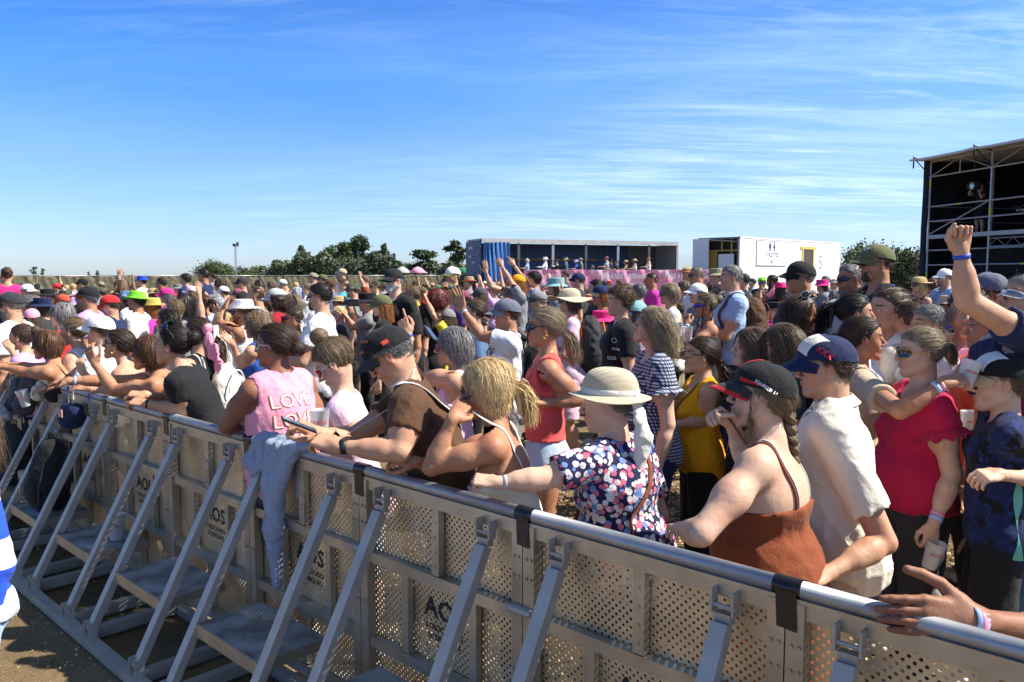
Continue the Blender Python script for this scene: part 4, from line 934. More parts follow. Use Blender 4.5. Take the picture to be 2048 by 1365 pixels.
o['label']='fine gravel and straw bits on the bare earth inside the barrier'; o['category']='gravel'
# ---------------- crowd barrier ----------------
def alu(name,tint=(.62,.61,.59),rough=.42,perf=False,metal=.85):
    m=bpy.data.materials.new(name); m.use_nodes=True; nt=m.node_tree; b=nt.nodes['Principled BSDF']; b.inputs['Metallic'].default_value=metal
    tc=N(nt,'ShaderNodeTexCoord'); ob=tc.outputs['Object']
    def no(s,d=5,vec=ob):
        n=N(nt,'ShaderNodeTexNoise',inp={'Scale':s,'Detail':d}); L(nt,vec,n.inputs['Vector']); return n.outputs[0]
    mp=N(nt,'ShaderNodeMapping',inp={3:(6,6,90)}); L(nt,ob,mp.inputs[0]); st=no(3,4,mp.outputs[0]); n=no(7)
    x=rampn(nt,n,[(.3,tuple(c*.72 for c in tint)),(.7,tint)]); L(nt,x,b.inputs['Base Color'])
    L(nt,mathn(nt,'MULTIPLY_ADD',st,.25,rough-.1),b.inputs['Roughness'])
    bp=N(nt,'ShaderNodeBump',inp={'Strength':.15,'Distance':.004}); L(nt,no(30),bp.inputs['Height']); L(nt,bp.outputs[0],b.inputs['Normal'])
    if perf:
        sp=N(nt,'ShaderNodeSeparateXYZ'); L(nt,ob,sp.inputs[0]); ds=[]
        p=.0285
        for off in(0,.5):
            f=[mathn(nt,'SUBTRACT',mathn(nt,'FRACT',mathn(nt,'ADD',mathn(nt,'MULTIPLY',sp.outputs[i],1/p),off+100.)),.5) for i in(0,2)]
            ds.append(mathn(nt,'SQRT',mathn(nt,'ADD',mathn(nt,'MULTIPLY',f[0],f[0]),mathn(nt,'MULTIPLY',f[1],f[1]))))
        d_=mathn(nt,'MINIMUM',ds[0],ds[1]); hole=mathn(nt,'LESS_THAN',d_,.185)
        ex=mathn(nt,'MULTIPLY',mathn(nt,'GREATER_THAN',sp.outputs[2],.13),mathn(nt,'LESS_THAN',sp.outputs[2],1.115)); hole=mathn(nt,'MULTIPLY',hole,ex)
        tr=N(nt,'ShaderNodeBsdfTransparent'); mx=N(nt,'ShaderNodeMixShader'); L(nt,hole,mx.inputs[0]); L(nt,b.outputs[0],mx.inputs[1]); L(nt,tr.outputs[0],mx.inputs[2])
        L(nt,mx.outputs[0],nt.nodes['Material Output'].inputs[0])
    return m
ALU=alu('aluminium',(.56,.52,.44),.42); ALUR=alu('aluminium_rail',(.46,.47,.49),.50); ALUP=alu('perforated_aluminium',(.74,.64,.46),.45,True,.82); ALUS=alu('aluminium_brace',(.52,.49,.44),.55,False,.55)
BLK=pmat('black_tape',(.01,.01,.012),.28,0,bump=.5,bscale=25.); INK=pmat('black_ink',(.02,.02,.022),.7)
STEPM=bpy.data.materials.new('ribbed_step'); STEPM.use_nodes=True
_nt=STEPM.node_tree;_b=_nt.nodes['Principled BSDF'];_b.inputs['Metallic'].default_value=.75;_b.inputs['Roughness'].default_value=.5
_tc=N(_nt,'ShaderNodeTexCoord');_w=N(_nt,'ShaderNodeTexWave',bands_direction='Y',inp={'Scale':26.,'Distortion':0.});L(_nt,_tc.outputs['Object'],_w.inputs['Vector'])
_n=N(_nt,'ShaderNodeTexNoise',inp={'Scale':7.,'Detail':6});L(_nt,_tc.outputs['Object'],_n.inputs['Vector']);L(_nt,rampn(_nt,_n.outputs[0],[(.35,(.22,.2,.17)),(.6,(.5,.49,.47))]),_b.inputs['Base Color'])
_bp=N(_nt,'ShaderNodeBump',inp={'Strength':.8,'Distance':.004});L(_nt,_w.outputs[1],_bp.inputs['Height']);L(_nt,_bp.outputs[0],_b.inputs['Normal'])
BW=SEC
def barrier_proto():
    P={}
    mb=MB(); mb.tube([(.012,0,1.172),(BW/2,0,1.172),(BW-.012,0,1.172)],.0245,20); P['top_rail']=mb.mesh('top_rail',[ALUR],True)
    mb=MB()
    for x in(.027,BW-.027):
        mb.box((x,-.005,.62),(.050,.044,1.04))
    mb.box((BW/2,.0,1.118),(BW-.104,.036,.040)); 
    for z,h in((.80,.045),(.42,.045),(.10,.06)): mb.box((BW/2,.0,z),(BW-.106,.034,h))
    mb.box((BW*.50,.001,.961),(.042,.030,.272)); mb.box((BW*.30,.001,.61),(.040,.030,.332)); mb.box((BW*.72,.001,.61),(.036,.028,.332)); mb.box((BW*.5,.001,.265),(.04,.03,.262))
    mb.box((BW/2,.0,1.1465),(BW-.03,.05,.012))
    for x in(.018,.040,BW-.018,BW-.04):
        for z in(.95,1.02,.3,.6): mb.tube([(x,-.025,z),(x,-.033,z)],.006,8)
    for z in(.86,.92,.98,1.04): mb.tube([(BW*.5,-.012,z),(BW*.5,-.018,z)],.006,8)
    P['frame']=mb.mesh('frame',[ALU])
    mb=MB(); mb.tube([(-.062,-.034,.83),(-.05,-.034,.83),(-.0499,-.034,.83),(.052,-.034,.83)],[.010,.010,.018,.018],10); P['hinge']=mb.mesh('hinge',[ALUS])
    mb=MB(); mb.box((BW/2,.024,.62),(BW-.012,.0025,1.03)); P['panel']=mb.mesh('panel',[ALUP])
    mb=MB(); mb.mi=0
    mb.bar((.0,-.05,1.03),(.0,-.55,.085),.052,.040,(0,-1,.5))
    for s in(1,-1): mb.box((s*.033,-.038,1.092),(.007,.035,.068)); mb.box((s*.034,-.553,.085),(.009,.05,.095))
    mb.tube([(-.042,-.045,1.080),(.042,-.045,1.080)],.007,8); mb.tube([(-.046,-.555,.095),(.046,-.555,.095)],.009,8); mb.box((0,-.037,1.045),(.052,.03,.03))
    P['brace']=mb.mesh('brace',[ALUS])
    mb=MB(); mb.box((0,-.245,.36),(.548,.335,.035)); P['step']=mb.mesh('step',[STEPM])
    mb=MB(); mb.box((0,-.4185,.352),(.56,.010,.062)); 
    for s in(1,-1): mb.bar((s*.281,-.07,.352),(s*.281,-.42,.352),.010,.05)
    P['step_edge']=mb.mesh('step_edge',[ALU])
    mb=MB(); mb.box((BW/2,-.57,.035),(BW-.006,.06,.05)); mb.box((.14,-.31,.05),(.05,.46,.06)); mb.box((BW-.14,-.31,.05),(.05,.46,.06)); mb.box((BW/2,-.045,.035),(BW-.006,.05,.05)); P['base']=mb.mesh('base',[ALUS])
    mb=MB(); n=16; a=np.linspace(-1.9,4.2,n); w_=.042
    V=np.array([[x,.0285*math.cos(t),1.172+.0285*math.sin(t)] for x in(-w_,w_*.9) for t in a]); mb.add(V,[[i,i+1,n+i+1,n+i] for i in range(n-1)])
    mb.add([(-.030,-.0295,1.17),(.028,-.0295,1.17),(.034,-.031,1.062),(-.022,-.033,1.068)],[[0,3,2,1]]); P['tape']=mb.mesh('tape',[BLK],True)
    V,F=text_mesh('AOS',.115,.018); V2,F2=text_mesh('STRUCTURES',.036,.012); V3,F3=text_mesh('SCENIQUES',.036,.012)
    A=[];Fa=[];n=0
    for v_,f_,z in((V,F,.665),(V2,F2,.585),(V3,F3,.545)):
        v_=v_.copy(); A.append(np.stack([v_[:,0]*1.05+BW*.51,np.full(len(v_),.0205),v_[:,1]+z],1)); Fa.append(tri(f_)+n); n+=len(v_)
    P['lettering']=mkmesh('lettering',np.concatenate(A),[np.concatenate(Fa)],False,[INK])
    return P
BPR=barrier_proto()
BWHERE={-8:'far left end, mostly outside the frame',-7:'behind the striped jersey sleeve',-6:'at the left edge, below the girl in lilac',-5:'with the grey backpack on its step',-4:'with the black backpack on its step',-3:'with the half full beer cup on its step',-2:'under the elbow of the woman in pink',-1:'with the grey hoodie hanging over its rail',0:'under the arm of the blonde ponytail woman',1:'in front of the polka dot blouse',2:'under the big foreground hand at the right edge'}
BR={}
for k in range(-8,3):
    t=k*SEC; pos=BP0+BU*t; rz=math.atan2(BU[1],BU[0])
    b=empty('crowd_barrier',pos,rz); tag(b,'aluminium crowd barrier section '+BWHERE[k],'barrier','linked crowd barrier sections along the pit'); BR[k]=b
    for nme in('top_rail','frame','hinge','panel','base','tape','lettering'): mkobj(nme,BPR[nme],b)
    for x in(.175,BW-.175): mkobj('brace',BPR['brace'],b,M4(np.eye(3),(x,0,0)))
    st=mkobj('step',BPR['step'],b,M4(np.eye(3),(BW/2,0,0))); mkobj('step_edge',BPR['step_edge'],st)
def bloc(k,x,y,z): return BP0+BU*(k*SEC+x)+BN*y+np.array([0,0,z])
# ---------------- boundary fence with olive sheeting ----------------
TARP=pmat('olive_sheeting',(.105,.098,.055),.34,0,var=.25,scale=3.,bump=.6,bscale=6.,bdist=.08); GALV=pmat('galvanised_steel',(.42,.43,.44),.4,.7,var=.2)
fA=np.array([-21.5,29.5]); fB=np.array([-1.6,47.5]); nf=int(np.linalg.norm(fB-fA)/3.5)+1; fd=nrm(np.append(fB-fA,0))
def fence_proto():
    mb=MB()
    for x in(.02,3.44): mb.tube([(x,0,.05),(x,0,2.02)],.022,8)
    mb.tube([(.02,0,1.98),(3.44,0,1.98)],.018,6); mb.tube([(.02,0,.12),(3.44,0,.12)],.018,6)
    for i in range(16): mb.tube([(.2+i*.205,0,.12),(.2+i*.205,0,1.98)],.003,3,False)
    fr=mb.mesh('frame',[GALV],True); out=[]
    for sd in range(3):
        r=np.random.RandomState(sd); u=np.linspace(0,1,60); v_=np.linspace(0,1,20); U,V=np.meshgrid(u,v_)
        dep=.03*np.sin(U*40+V*9+sd)*np.sin(V*6+U*9)+.025*np.sin(U*75+4*np.sin(V*7+sd))+.02*r.normal(size=U.shape)*.4
        zt=1.97-.035*np.abs(np.sin(U*np.pi*3+sd))+.02*np.sin(U*31+sd); G_=np.stack([.05+U*3.36,-.03-dep,.06+V*(zt-.06)],-1)
        mb=MB(); mb.grid(G_); out.append(mb.mesh('sheeting',[TARP],True))
    mb=MB(); mb.box((0,0,.06),(.22,.6,.12)); ft=mb.mesh('foot',[pmat('concrete',(.3,.29,.27),.9)])
    return fr,out,ft
ffr,fsh,fft=fence_proto()
for i in range(nf):
    p=fA+fd[:2]*3.5*i; pxx=1024+p[0]*F_PX/p[1]
    e=empty('fence_panel',(p[0],p[1],0),math.atan2(fd[1],fd[0])); tag(e,'site fence panel with crinkled olive sheeting, %s'%(['leftmost, behind the child in pink','second from the left, behind the white backwards cap','under the raised hand and blue sequin hat','behind the tall man in the navy t-shirt','behind the grey caps left of the tall trees','below the tallest dark trees','under the two wind bent pines','last one, meeting the blue trailer'][min(i,7)]),'fence','fence panels covered with olive sheeting')
    mkobj('frame',ffr,e); mkobj('sheeting',fsh[i%3],e); mkobj('foot',fft,e)
# ---------------- trees ----------------
def leafmat(c1,c2,nm):
    m=bpy.data.materials.new(nm); m.use_nodes=True; nt=m.node_tree; b=nt.nodes['Principled BSDF']; b.inputs['Roughness'].default_value=.7
    a=N(nt,'ShaderNodeAttribute',attribute_name='hv'); L(nt,mixc(nt,a.outputs['Fac'],c1,c2),b.inputs['Base Color']); return m
LM=dict(dark=leafmat((.03,.052,.02),(.095,.13,.055),'leaves_dark'),mid=leafmat((.04,.068,.02),(.12,.16,.055),'leaves_mid'),light=leafmat((.035,.055,.016),(.10,.125,.045),'leaves_light'),grey=leafmat((.04,.058,.028),(.12,.145,.08),'leaves_grey')); BARK=pmat('bark',(.09,.06,.04),.9,0,var=.3,bump=.6)
def tree(px,py_top,d,wpx,kind,mat,label,n=9000,seed=0,base=0.,group='trees beyond the fence',ls=.40):
    r=np.random.RandomState(seed+int(px)); h=CAM_H+(550-py_top+3)*d/F_PX-base; Wd=wpx*d/F_PX*1.3; X=(px-1024)*d/F_PX
    e=empty('tree',(X,d,base)); tag(e,label,'tree',group)
    lobes=[]
    if kind=='round':
        for _ in range(24): a=r.uniform(0,6.28); q=r.uniform(.0,.38); lobes.append(((q*math.cos(a)*Wd,q*math.sin(a)*Wd,h*r.uniform(.15,.80)),Wd*r.uniform(.17,.27),h*r.uniform(.12,.2)))
    elif kind=='cone':
        for i in range(26): t=(i/25)**.85; a=r.uniform(0,6.28); q=(1-t)*.30; lobes.append(((q*math.cos(a)*Wd,q*math.sin(a)*Wd,h*(.1+.84*t)),Wd*(.25*(1-t)+.05),h*.11))
    elif kind=='pine':
        for i in range(15): a=r.uniform(0,6.28); t=r.uniform(.35,.95); q=r.uniform(.0,.30)*(1.2-t*.5); lobes.append(((q*math.cos(a)*Wd+.05*Wd,q*math.sin(a)*Wd*.6,h*t),Wd*r.uniform(.12,.24),h*r.uniform(.035,.07)))
    else:
        for _ in range(34): a=r.uniform(0,6.28); t=r.uniform(.08,.93); q=r.uniform(0,.34)*(1.1-.6*t); lobes.append(((q*math.cos(a)*Wd,q*math.sin(a)*Wd*.6,h*t),Wd*r.uniform(.10,.22),h*r.uniform(.05,.11)))
    mb=MB(); lean=r.normal()*.04*h; tr=[(0,0,-.1),(lean*.2,0,h*.3),(lean*.6,0,h*.6),(lean,0,h*.9)]; mb.tube(tr,[h*.03,h*.024,h*.015,h*.004],7)
    for c,rx,rzz in lobes: 
        z0=c[2]*.62; mb.tube([(lean*.4,0,z0),(c[0]*.5,c[1]*.5,(z0+c[2])*.52),c],[h*.011,h*.007,h*.002],4,False)
    mb.obj('trunk',BARK,e,True)
    k=r.randint(0,len(lobes),n); Cn=np.array([l[0] for l in lobes])[k]; Rr=np.array([[l[1],l[1],l[2]] for l in lobes])[k]; u=r.normal(size=(n,3)); u/=np.linalg.norm(u,axis=1)[:,None]; P=Cn+u*Rr*((r.uniform(.35,1.0,n)+r.exponential(.16,n))[:,None])
    s_=ls*r.uniform(.5,1.3,n)*h/8; a1=r.normal(size=(n,3)); a1/=np.linalg.norm(a1,axis=1)[:,None]; a2=np.cross(a1,r.normal(size=(n,3))); a2/=np.linalg.norm(a2,axis=1)[:,None]
    V=np.stack([P-a1*s_[:,None]*.5,P+a2*s_[:,None]*.38,P+a1*s_[:,None]*.5,P-a2*s_[:,None]*.3],1).reshape(-1,3); clump=r.uniform(0,1,len(lobes))[k]
    me=mkmesh('crown',V,[np.arange(4*n).reshape(-1,4)],False,[LM[mat]],None,{'hv':('FLOAT',np.repeat(np.clip(clump*.6+r.uniform(0,.5,n),0,1),4))}); mkobj('crown',me,e)
for a in [(418,519,95,62,'round','light','round bright green bush standing alone left of the light mast'),(462,536,90,34,'round','mid','low green bush just left of the light mast'),
 (490,534,100,26,'round','dark','small dark green bush just right of the light mast'),(515,534,92,42,'round','mid','low wide bush, second one right of the light mast'),(545,536,96,40,'round','light','pale low bush between the light mast and the tall trees'),
 (572,521,90,52,'round','mid','mid green rounded tree at the left foot of the tall trees'),(605,500,92,72,'cone','dark','dark pointed cypress, left one of the tall trees'),(630,528,88,60,'round','mid','dense lower tree under the dark pointed cypress'),
 (660,500,94,46,'clumps','mid','ragged tall tree with bare gaps, just right of the pointed cypress'),(690,488,92,50,'clumps','light','yellowish green ragged crown left of the tallest tree'),(720,476,95,58,'clumps','dark','tallest dark tree with ragged top behind the raised phone'),
 (700,520,90,80,'clumps','mid','broad lower crown in front of the tallest tree'),(748,506,93,46,'clumps','dark','dark tree on the right shoulder of the tallest tree'),(770,497,97,60,'cone','grey','greyish conifer with pointed tip right of the tallest tree'),
 (797,525,90,44,'round','grey','low grey green tree above the bearded man in black cap'),(843,497,84,62,'pine','dark','wind bent pine, left one of the two lone pines'),(826,526,86,34,'round','dark','small dark shrub at the foot of the left lone pine'),
 (905,487,82,52,'pine','dark','wind bent pine right beside the blue trailer'),(900,535,80,60,'round','grey','low scrub at the foot of the pine by the blue trailer'),
 (1768,486,60,130,'round','mid','broad green tree behind the tall man in olive cap'),(1722,492,66,84,'round','dark','dark treetop just right of the toilet lorry'),(1815,500,58,66,'round','grey','greyish green tree touching the scaffold tower'),
 (1400,532,75,44,'round','mid','low green bush seen in the gap between the two trailers')]:
    tree(*a)
for px,py,wd in((70,537,16),(88,541,8),(180,546,6),(197,544,8)): tree(px,py,420,wd,'pine','dark','tiny lone pine on the left horizon, '+{70:'tallest one',88:'beside the tallest',180:'a mere tuft',197:'left of the raised hand'}[px],n=260,group='lone pines on the horizon',ls=1.1)
def hedge():
    n=30000; r=np.random.RandomState(3); px=r.uniform(520,935,n); d=78+r.uniform(-2,2,n); X=(px-1024)*d/F_PX; z=r.uniform(0,1,n)**.7*(np.where(px<790,3.4,2.5)+.5*np.sin(X*.9)+.35*np.sin(X*2.7)+.25*np.sin(X*6.1))*np.where(px<545,.75,1); P=np.stack([X,d,z],1); s_=.3
    a1=r.normal(size=(n,3));a2=r.normal(size=(n,3)); V=np.stack([P-a1*s_*.4,P+a2*s_*.3,P+a1*s_*.4,P-a2*s_*.3],1).reshape(-1,3)
    me=mkmesh('scrub',V,[np.arange(4*n).reshape(-1,4)],False,[LM['grey']],None,{'hv':('FLOAT',np.repeat(r.uniform(0,1,n),4))}); o=mkobj('scrub',me); tag(o,'grey green scrub growing behind the fence right of the tall trees','scrub',kind='stuff')
hedge()
# light mast
mX=(475-1024)*70/F_PX; e=empty('light_mast',(mX,70,0)); tag(e,'tall thin mast with floodlights standing beyond the fence','light mast')
mb=MB(); mb.tube([(0,0,0),(0,0,4.6)],.045,6); mb.tube([(-.12,0,0),(-.1,0,4.5)],.02,5); mb.obj('mast',GALV,e)
mb=MB(); mb.box((-.14,0,4.62),(.22,.2,.2)); mb.box((.16,0,4.7),(.16,.2,.3)); mb.bar((-.2,0,4.5),(.25,0,4.5),.05,.05); mb.obj('floodlight',pmat('black_metal',(.02,.02,.022),.5),e,bevel=.01)
for px,py,c,l in((805,545,'lightblue','pale blue'),(836,545,'pink','pink'),(927,541,'green','pale green')):
    d=70; e=empty('parasol',((px-1024)*d/F_PX,d,0)); tag(e,'small %s parasol far behind the fence'%l,'parasol','parasols far behind the fence')
    mb=MB(); mb.tube([(0,0,0),(0,0,2.5)],.02,5); mb.obj('pole',GALV,e); mb=MB(); mb.lathe([(.01,2.75),(.35,2.6),(.8,2.2),(.78,2.18)],8); q=mb.obj('canopy',cloth(c if c!='lightblue' else 'lightgrey'),e,True)
# ---------------- blue curtain-side trailer ----------------
cA=np.array([-1.70,44.8]); cB=np.array([10.25,49.6]); cu=nrm(np.append(cB-cA,0)); cl_=float(np.linalg.norm(cB-cA)); e=empty('curtain_trailer',(cA[0],cA[1],0),math.atan2(cu[1],cu[0])); tag(e,'open sided blue curtain trailer behind the viewing platform','trailer'); TRL=e
WHM=pmat('white_panel_paint',(.80,.80,.78),.5,0,var=.06,scale=1.5); BLM=pmat('blue_panel',(.022,.06,.165),.5,0,var=.15); DGM=pmat('dark_frame_metal',(.10,.105,.11),.5,.4); WOOD=pmat('wood_slat',(.32,.16,.06),.7,0,var=.2)
mb=MB(); mb.box((cl_/2,1.25,4.0),(cl_,2.5,.10)); mb.box((cl_/2,-.03,3.93),(cl_,.06,.24)); mb.obj('roof',pmat('trailer_roof_grey',(.45,.44,.42),.6,0,var=.2,scale=2.),e)
mb=MB(); mb.box((cl_/2,1.25,1.15),(cl_,2.5,.18)); mb.box((cl_/2,.02,1.1),(cl_-.1,.05,.3)); mb.obj('floor_bed',DGM,e)
mb=MB(); mb.box((cl_/2,2.47,2.56),(cl_-.1,.02,2.64)); mb.obj('rear_curtain',BLM,e)
mb=MB()
for i in range(24): mb.box((.8+i*.5,2.452,2.55),(.035,.012,2.6))
mb.obj('curtain_strap',pmat('strap_grey',(.13,.12,.11),.7),e)
for i in range(1,6): 
    mb=MB(); mb.box((cl_*i/6+.1,.04,2.55),(.11,.06,2.62)); mb.box((cl_*i/6+.1,-.0,3.3),(.16,.03,.9)); mb.obj('pillar',DGM if i%2 else GALV,e)
for z in(1.9,2.95): mb=MB(); mb.box((cl_*.36,2.43,z),(cl_*.62,.02,.13)); mb.obj('slat',WOOD,e)
mb=MB(); mb.box((cl_-.04,1.25,2.56),(.06,2.44,2.64)); mb.box((cl_-.03,.01,2.55),(.13,.08,2.7)); mb.obj('front_wall',pmat('pale_wall',(.33,.32,.30),.7),e); 
mb=MB(); mb.box((cl_-1.1,2.42,2.56),(2.1,.02,2.6)); mb.obj('rear_wall_panel',pmat('grey_wall',(.14,.135,.125),.8),e)
d_=mkobj('end_door',None,e); bpy.data.objects.remove(d_)
mb=MB(); mb.box((-.05,1.25,2.5),(.08,2.5,2.85))
for z in(1.5,1.9,2.3,2.7,3.1,3.5): mb.box((-.10,1.25,z),(.03,2.3,.06))
mb.obj('end_door',BLM,e)
for cy_,cz_,w1,h1 in((1.5,3.55,.7,.16),(1.6,3.05,.45,.12),(1.1,2.72,.5,.1)):
    mb=MB(); mb.box((-.125,cy_,cz_),(.02,w1,h1)); mb.obj('door_plate',pmat('plate',(.55,.45,.4),.6),e)
U,V=np.meshgrid(np.linspace(0,1,70),np.linspace(0,1,14)); G_=np.stack([.12+U*(1.75-.15*V)+.05*np.sin(U*50),-.05+.10*np.sin(U*44+V*2)+.02*np.sin(U*90),1.25+V*2.6],-1)
mb=MB(); mb.grid(G_); mb.obj('gathered_curtain',pmat('blue_pvc',(.07,.20,.46),.4),e,True)
# viewing platform with pink banner
PLD=41.0; e=empty('viewing_platform',(.6,PLD,0)); tag(e,'raised viewing platform with pink banner along its railing','platform')
mb=MB(); mb.box((5.2,1.6,1.12),(10.4,3.2,.16)); mb.obj('deck',DGM,e)
mb=MB()
for i in range(6):
    for y in(.1,3.0): mb.tube([(.1+i*2.03,y,0),(.1+i*2.03,y,1.04)],.04,6)
mb.obj('support_leg',GALV,e); mb=MB(); mb.tube([(0,0,2.24),(10.4,0,2.24)],.03,8)
for i in range(6): mb.tube([(.02+i*2.07,0,1.2),(.02+i*2.07,0,2.24)],.025,6)
mb.obj('railing',GALV,e)
U,V=np.meshgrid(np.linspace(0,1,160),np.linspace(0,1,12)); rr=np.random.RandomState(2)
G_=np.stack([U*10.35,-.06-.03*np.sin(U*60+V*5)*(V<.95)-.015*np.sin(U*150+V*3),1.15+V*(1.12-.02*np.sin(U*40))],-1)
def bannermat():
    m=bpy.data.materials.new('pink_banner'); m.use_nodes=True; nt=m.node_tree; b=nt.nodes['Principled BSDF']; tc=N(nt,'ShaderNodeTexCoord'); n=N(nt,'ShaderNodeTexNoise',inp={'Scale':.8,'Detail':2}); L(nt,tc.outputs['Object'],n.inputs['Vector'])
    L(nt,rampn(nt,n.outputs[0],[(.48,(.86,.30,.46)),(.55,(.88,.52,.62))]),b.inputs['Base Color']); b.inputs['Roughness'].default_value=.55; return m
mb=MB(); mb.grid(G_); bn=mb.obj('banner',bannermat(),e,True)
for x in(1.55,5.1,8.5):
    V_,F_=text_mesh('MERCI À NOS PARTENAIRES',.34,.02); me=mkmesh('lettering',np.stack([V_[:,0]*.60+x,np.full(len(V_),-.15),V_[:,1]+1.93],1),[tri(F_)],False,[pmat('white_print',(.95,.95,.95),.6)]); mkobj('lettering',me,bn)
mb=MB(); mb.box((1.9,-.14,1.55),(.5,.02,.35)); mb.box((4.4,-.14,1.5),(.4,.02,.3)); mb.obj('sponsor_patch',pmat('patch_blue',(.3,.45,.62),.6),bn)
# ---------------- white toilet lorry ----------------
tA=np.array([12.2,43.0]); tB=np.array([21.25,52.0]); tu=nrm(np.append(tB-tA,0)); tl=float(np.linalg.norm(tB-tA)); e=empty('toilet_trailer',(tA[0],tA[1],0),math.atan2(tu[1],tu[0])); tag(e,'white box trailer with toilettes sign and open left end','trailer')
mb=MB(); mb.box((tl/2,0,2.55),(tl,.06,2.95)); mb.box((tl/2,0,4.04),(tl,.12,.07)); mb.box((tl/2,0,1.08),(tl,.1,.1)); mb.obj('side_wall',WHM,e)
mb=MB(); mb.box((tl/2,1.27,4.03),(tl,2.40,.05)); mb.obj('roof',WHM,e)
mb=MB(); mb.box((tl/2,1.27,1.1),(tl,2.4,.12)); mb.box((tl-.05,1.27,2.55),(.06,2.44,2.9)); mb.box((tl/2,2.52,2.55),(tl,.05,2.9)); mb.obj('far_wall',WHM,e)
mb=MB(); 
for y in(.05,2.45): mb.box((-.04,y,2.55),(.08,.09,2.98))
mb.box((-.04,1.25,4.0),(.08,2.5,.1)); mb.obj('end_frame',pmat('weathered_frame',(.16,.16,.16),.6,.3),e)
YW=pmat('yellow_timber',(.62,.43,.10),.6,0,var=.15)
mb=MB(); mb.box((.5,1.2,3.35),(.05,2.3,.07)); mb.box((.5,1.35,3.7),(.05,.07,.7)); mb.box((.5,.75,2.9),(.05,.07,2.2)); mb.box((.6,1.95,2.3),(.05,.55,2.2)); mb.box((.5,2.2,2.5),(.05,.08,2.8)); mb.obj('timber_frame',YW,e)
mb=MB(); mb.box((.3,.95,2.2),(.04,.95,1.9)); mb.obj('inner_door',WHM,e)
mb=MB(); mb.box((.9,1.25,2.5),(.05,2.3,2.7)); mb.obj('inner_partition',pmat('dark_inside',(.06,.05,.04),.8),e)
mb=MB(); mb.box((-.12,2.30,2.55),(.05,1.0,2.9)); mb.obj('end_door',WHM,e)
mb=MB(); mb.box((tl+.35,1.3,2.9),(.7,2.2,1.9),Rot('y',14)); mb.obj('front_fairing',pmat('fairing',(.4,.4,.4),.6),e,bevel=.08)
# window with timber surround
def pxs(px): # distance along the side wall for a photo column
    s0,s1=0,tl
    for _ in range(40):
        m_=(s0+s1)/2; q=tA+tu[:2]*m_; 
        if 1024+q[0]*F_PX/q[1]<px: s0=m_
        else: s1=m_
    return s0
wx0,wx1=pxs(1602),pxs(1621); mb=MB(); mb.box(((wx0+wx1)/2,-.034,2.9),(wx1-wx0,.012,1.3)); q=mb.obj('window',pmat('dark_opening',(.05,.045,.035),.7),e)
mb=MB(); 
for x in(wx0-.09,wx1+.09): mb.box((x,-.055,2.88),(.16,.04,1.36))
mb.box(((wx0+wx1)/2,-.056,3.64),(wx1-wx0+.75,.045,.17)); mb.obj('timber_surround',YW,q)
sx0,sx1=pxs(1508),pxs(1568); sx=(sx0+sx1)/2; sw_=sx1-sx0; NV=pmat('navy_print',(.02,.03,.16),.6)
sg=MB(); sg.box((sx,-.052,3.22),(sw_,.03,1.40)); sgo=sg.obj('toilet_sign',pmat('sign_white',(.78,.78,.78),.5),e)
mb=MB(); 
for z in(2.53,3.91): mb.box((sx,-.071,z),(sw_-.02,.006,.03))
for x in(sx0+.025,sx1-.025): mb.box((x,-.072,3.22),(.03,.006,1.36))
xm,xw=sx-.25,sx+.25; zc=3.62
def circ(mb,x,z,r,y=-.073):
    a=np.arange(14)/14*2*np.pi; mb.add([(x,y,z)]+[(x+r*math.cos(t),y,z+r*math.sin(t)) for t in a],[[0,1+(i+1)%14,1+i] for i in range(14)])
for x in(xm,xw): circ(mb,x,zc+.19,.055)
mb.box((xm,-.073,zc+.03),(.15,.006,.2)); mb.box((xm-.105,-.073,zc+.01),(.035,.006,.22)); mb.box((xm+.105,-.073,zc+.01),(.035,.006,.22)); mb.box((xm-.045,-.073,zc-.16),(.06,.006,.2)); mb.box((xm+.045,-.073,zc-.16),(.06,.006,.2))
mb.add([(xw-.05,-.073,zc+.13),(xw+.05,-.073,zc+.13),(xw+.16,-.073,zc-.09),(xw-.16,-.073,zc-.09)],[[3,2,1,0]]); mb.box((xw-.04,-.073,zc-.18),(.05,.006,.17)); mb.box((xw+.04,-.073,zc-.18),(.05,.006,.17)); mb.box((sx,-.0725,zc),(.012,.004,.5))
mb.box((sx,-.073,2.83),(.035,.006,.2)); mb.bar((sx-.12,-.073,2.80),(sx,-.073,2.68),.006,.035,(0,-1,0)); mb.bar((sx+.12,-.0735,2.80),(sx,-.0735,2.68),.006,.035,(0,-1,0)); mb.obj('pictogram',NV,sgo)
V_,F_=text_mesh('TOILETTES',.34,.006); me=mkmesh('lettering',np.stack([V_[:,0]*.98+sx,np.full(len(V_),-.074),V_[:,1]+3.14],1),[tri(F_)],False,[NV]); mkobj('lettering',me,sgo)
V_,F_=text_mesh('5',1.25,-.012); x5=pxs(1637); me=mkmesh('number',np.stack([V_[:,0]*.95+x5,np.full(len(V_),-.036),V_[:,1]+2.75],1),[tri(F_)],False,[pmat('grey_print',(.12,.12,.13),.7)]); mkobj('number',me,e)
# ---------------- scaffold tower ----------------
sA=np.array([14.26,27.5]); su=nrm([.59,-2.5,0]); e=empty('scaffold_tower',(sA[0],sA[1],0),math.atan2(su[1],su[0])); tag(e,'dark scaffold sound tower with pale roof at the right edge','scaffold tower'); STW=e
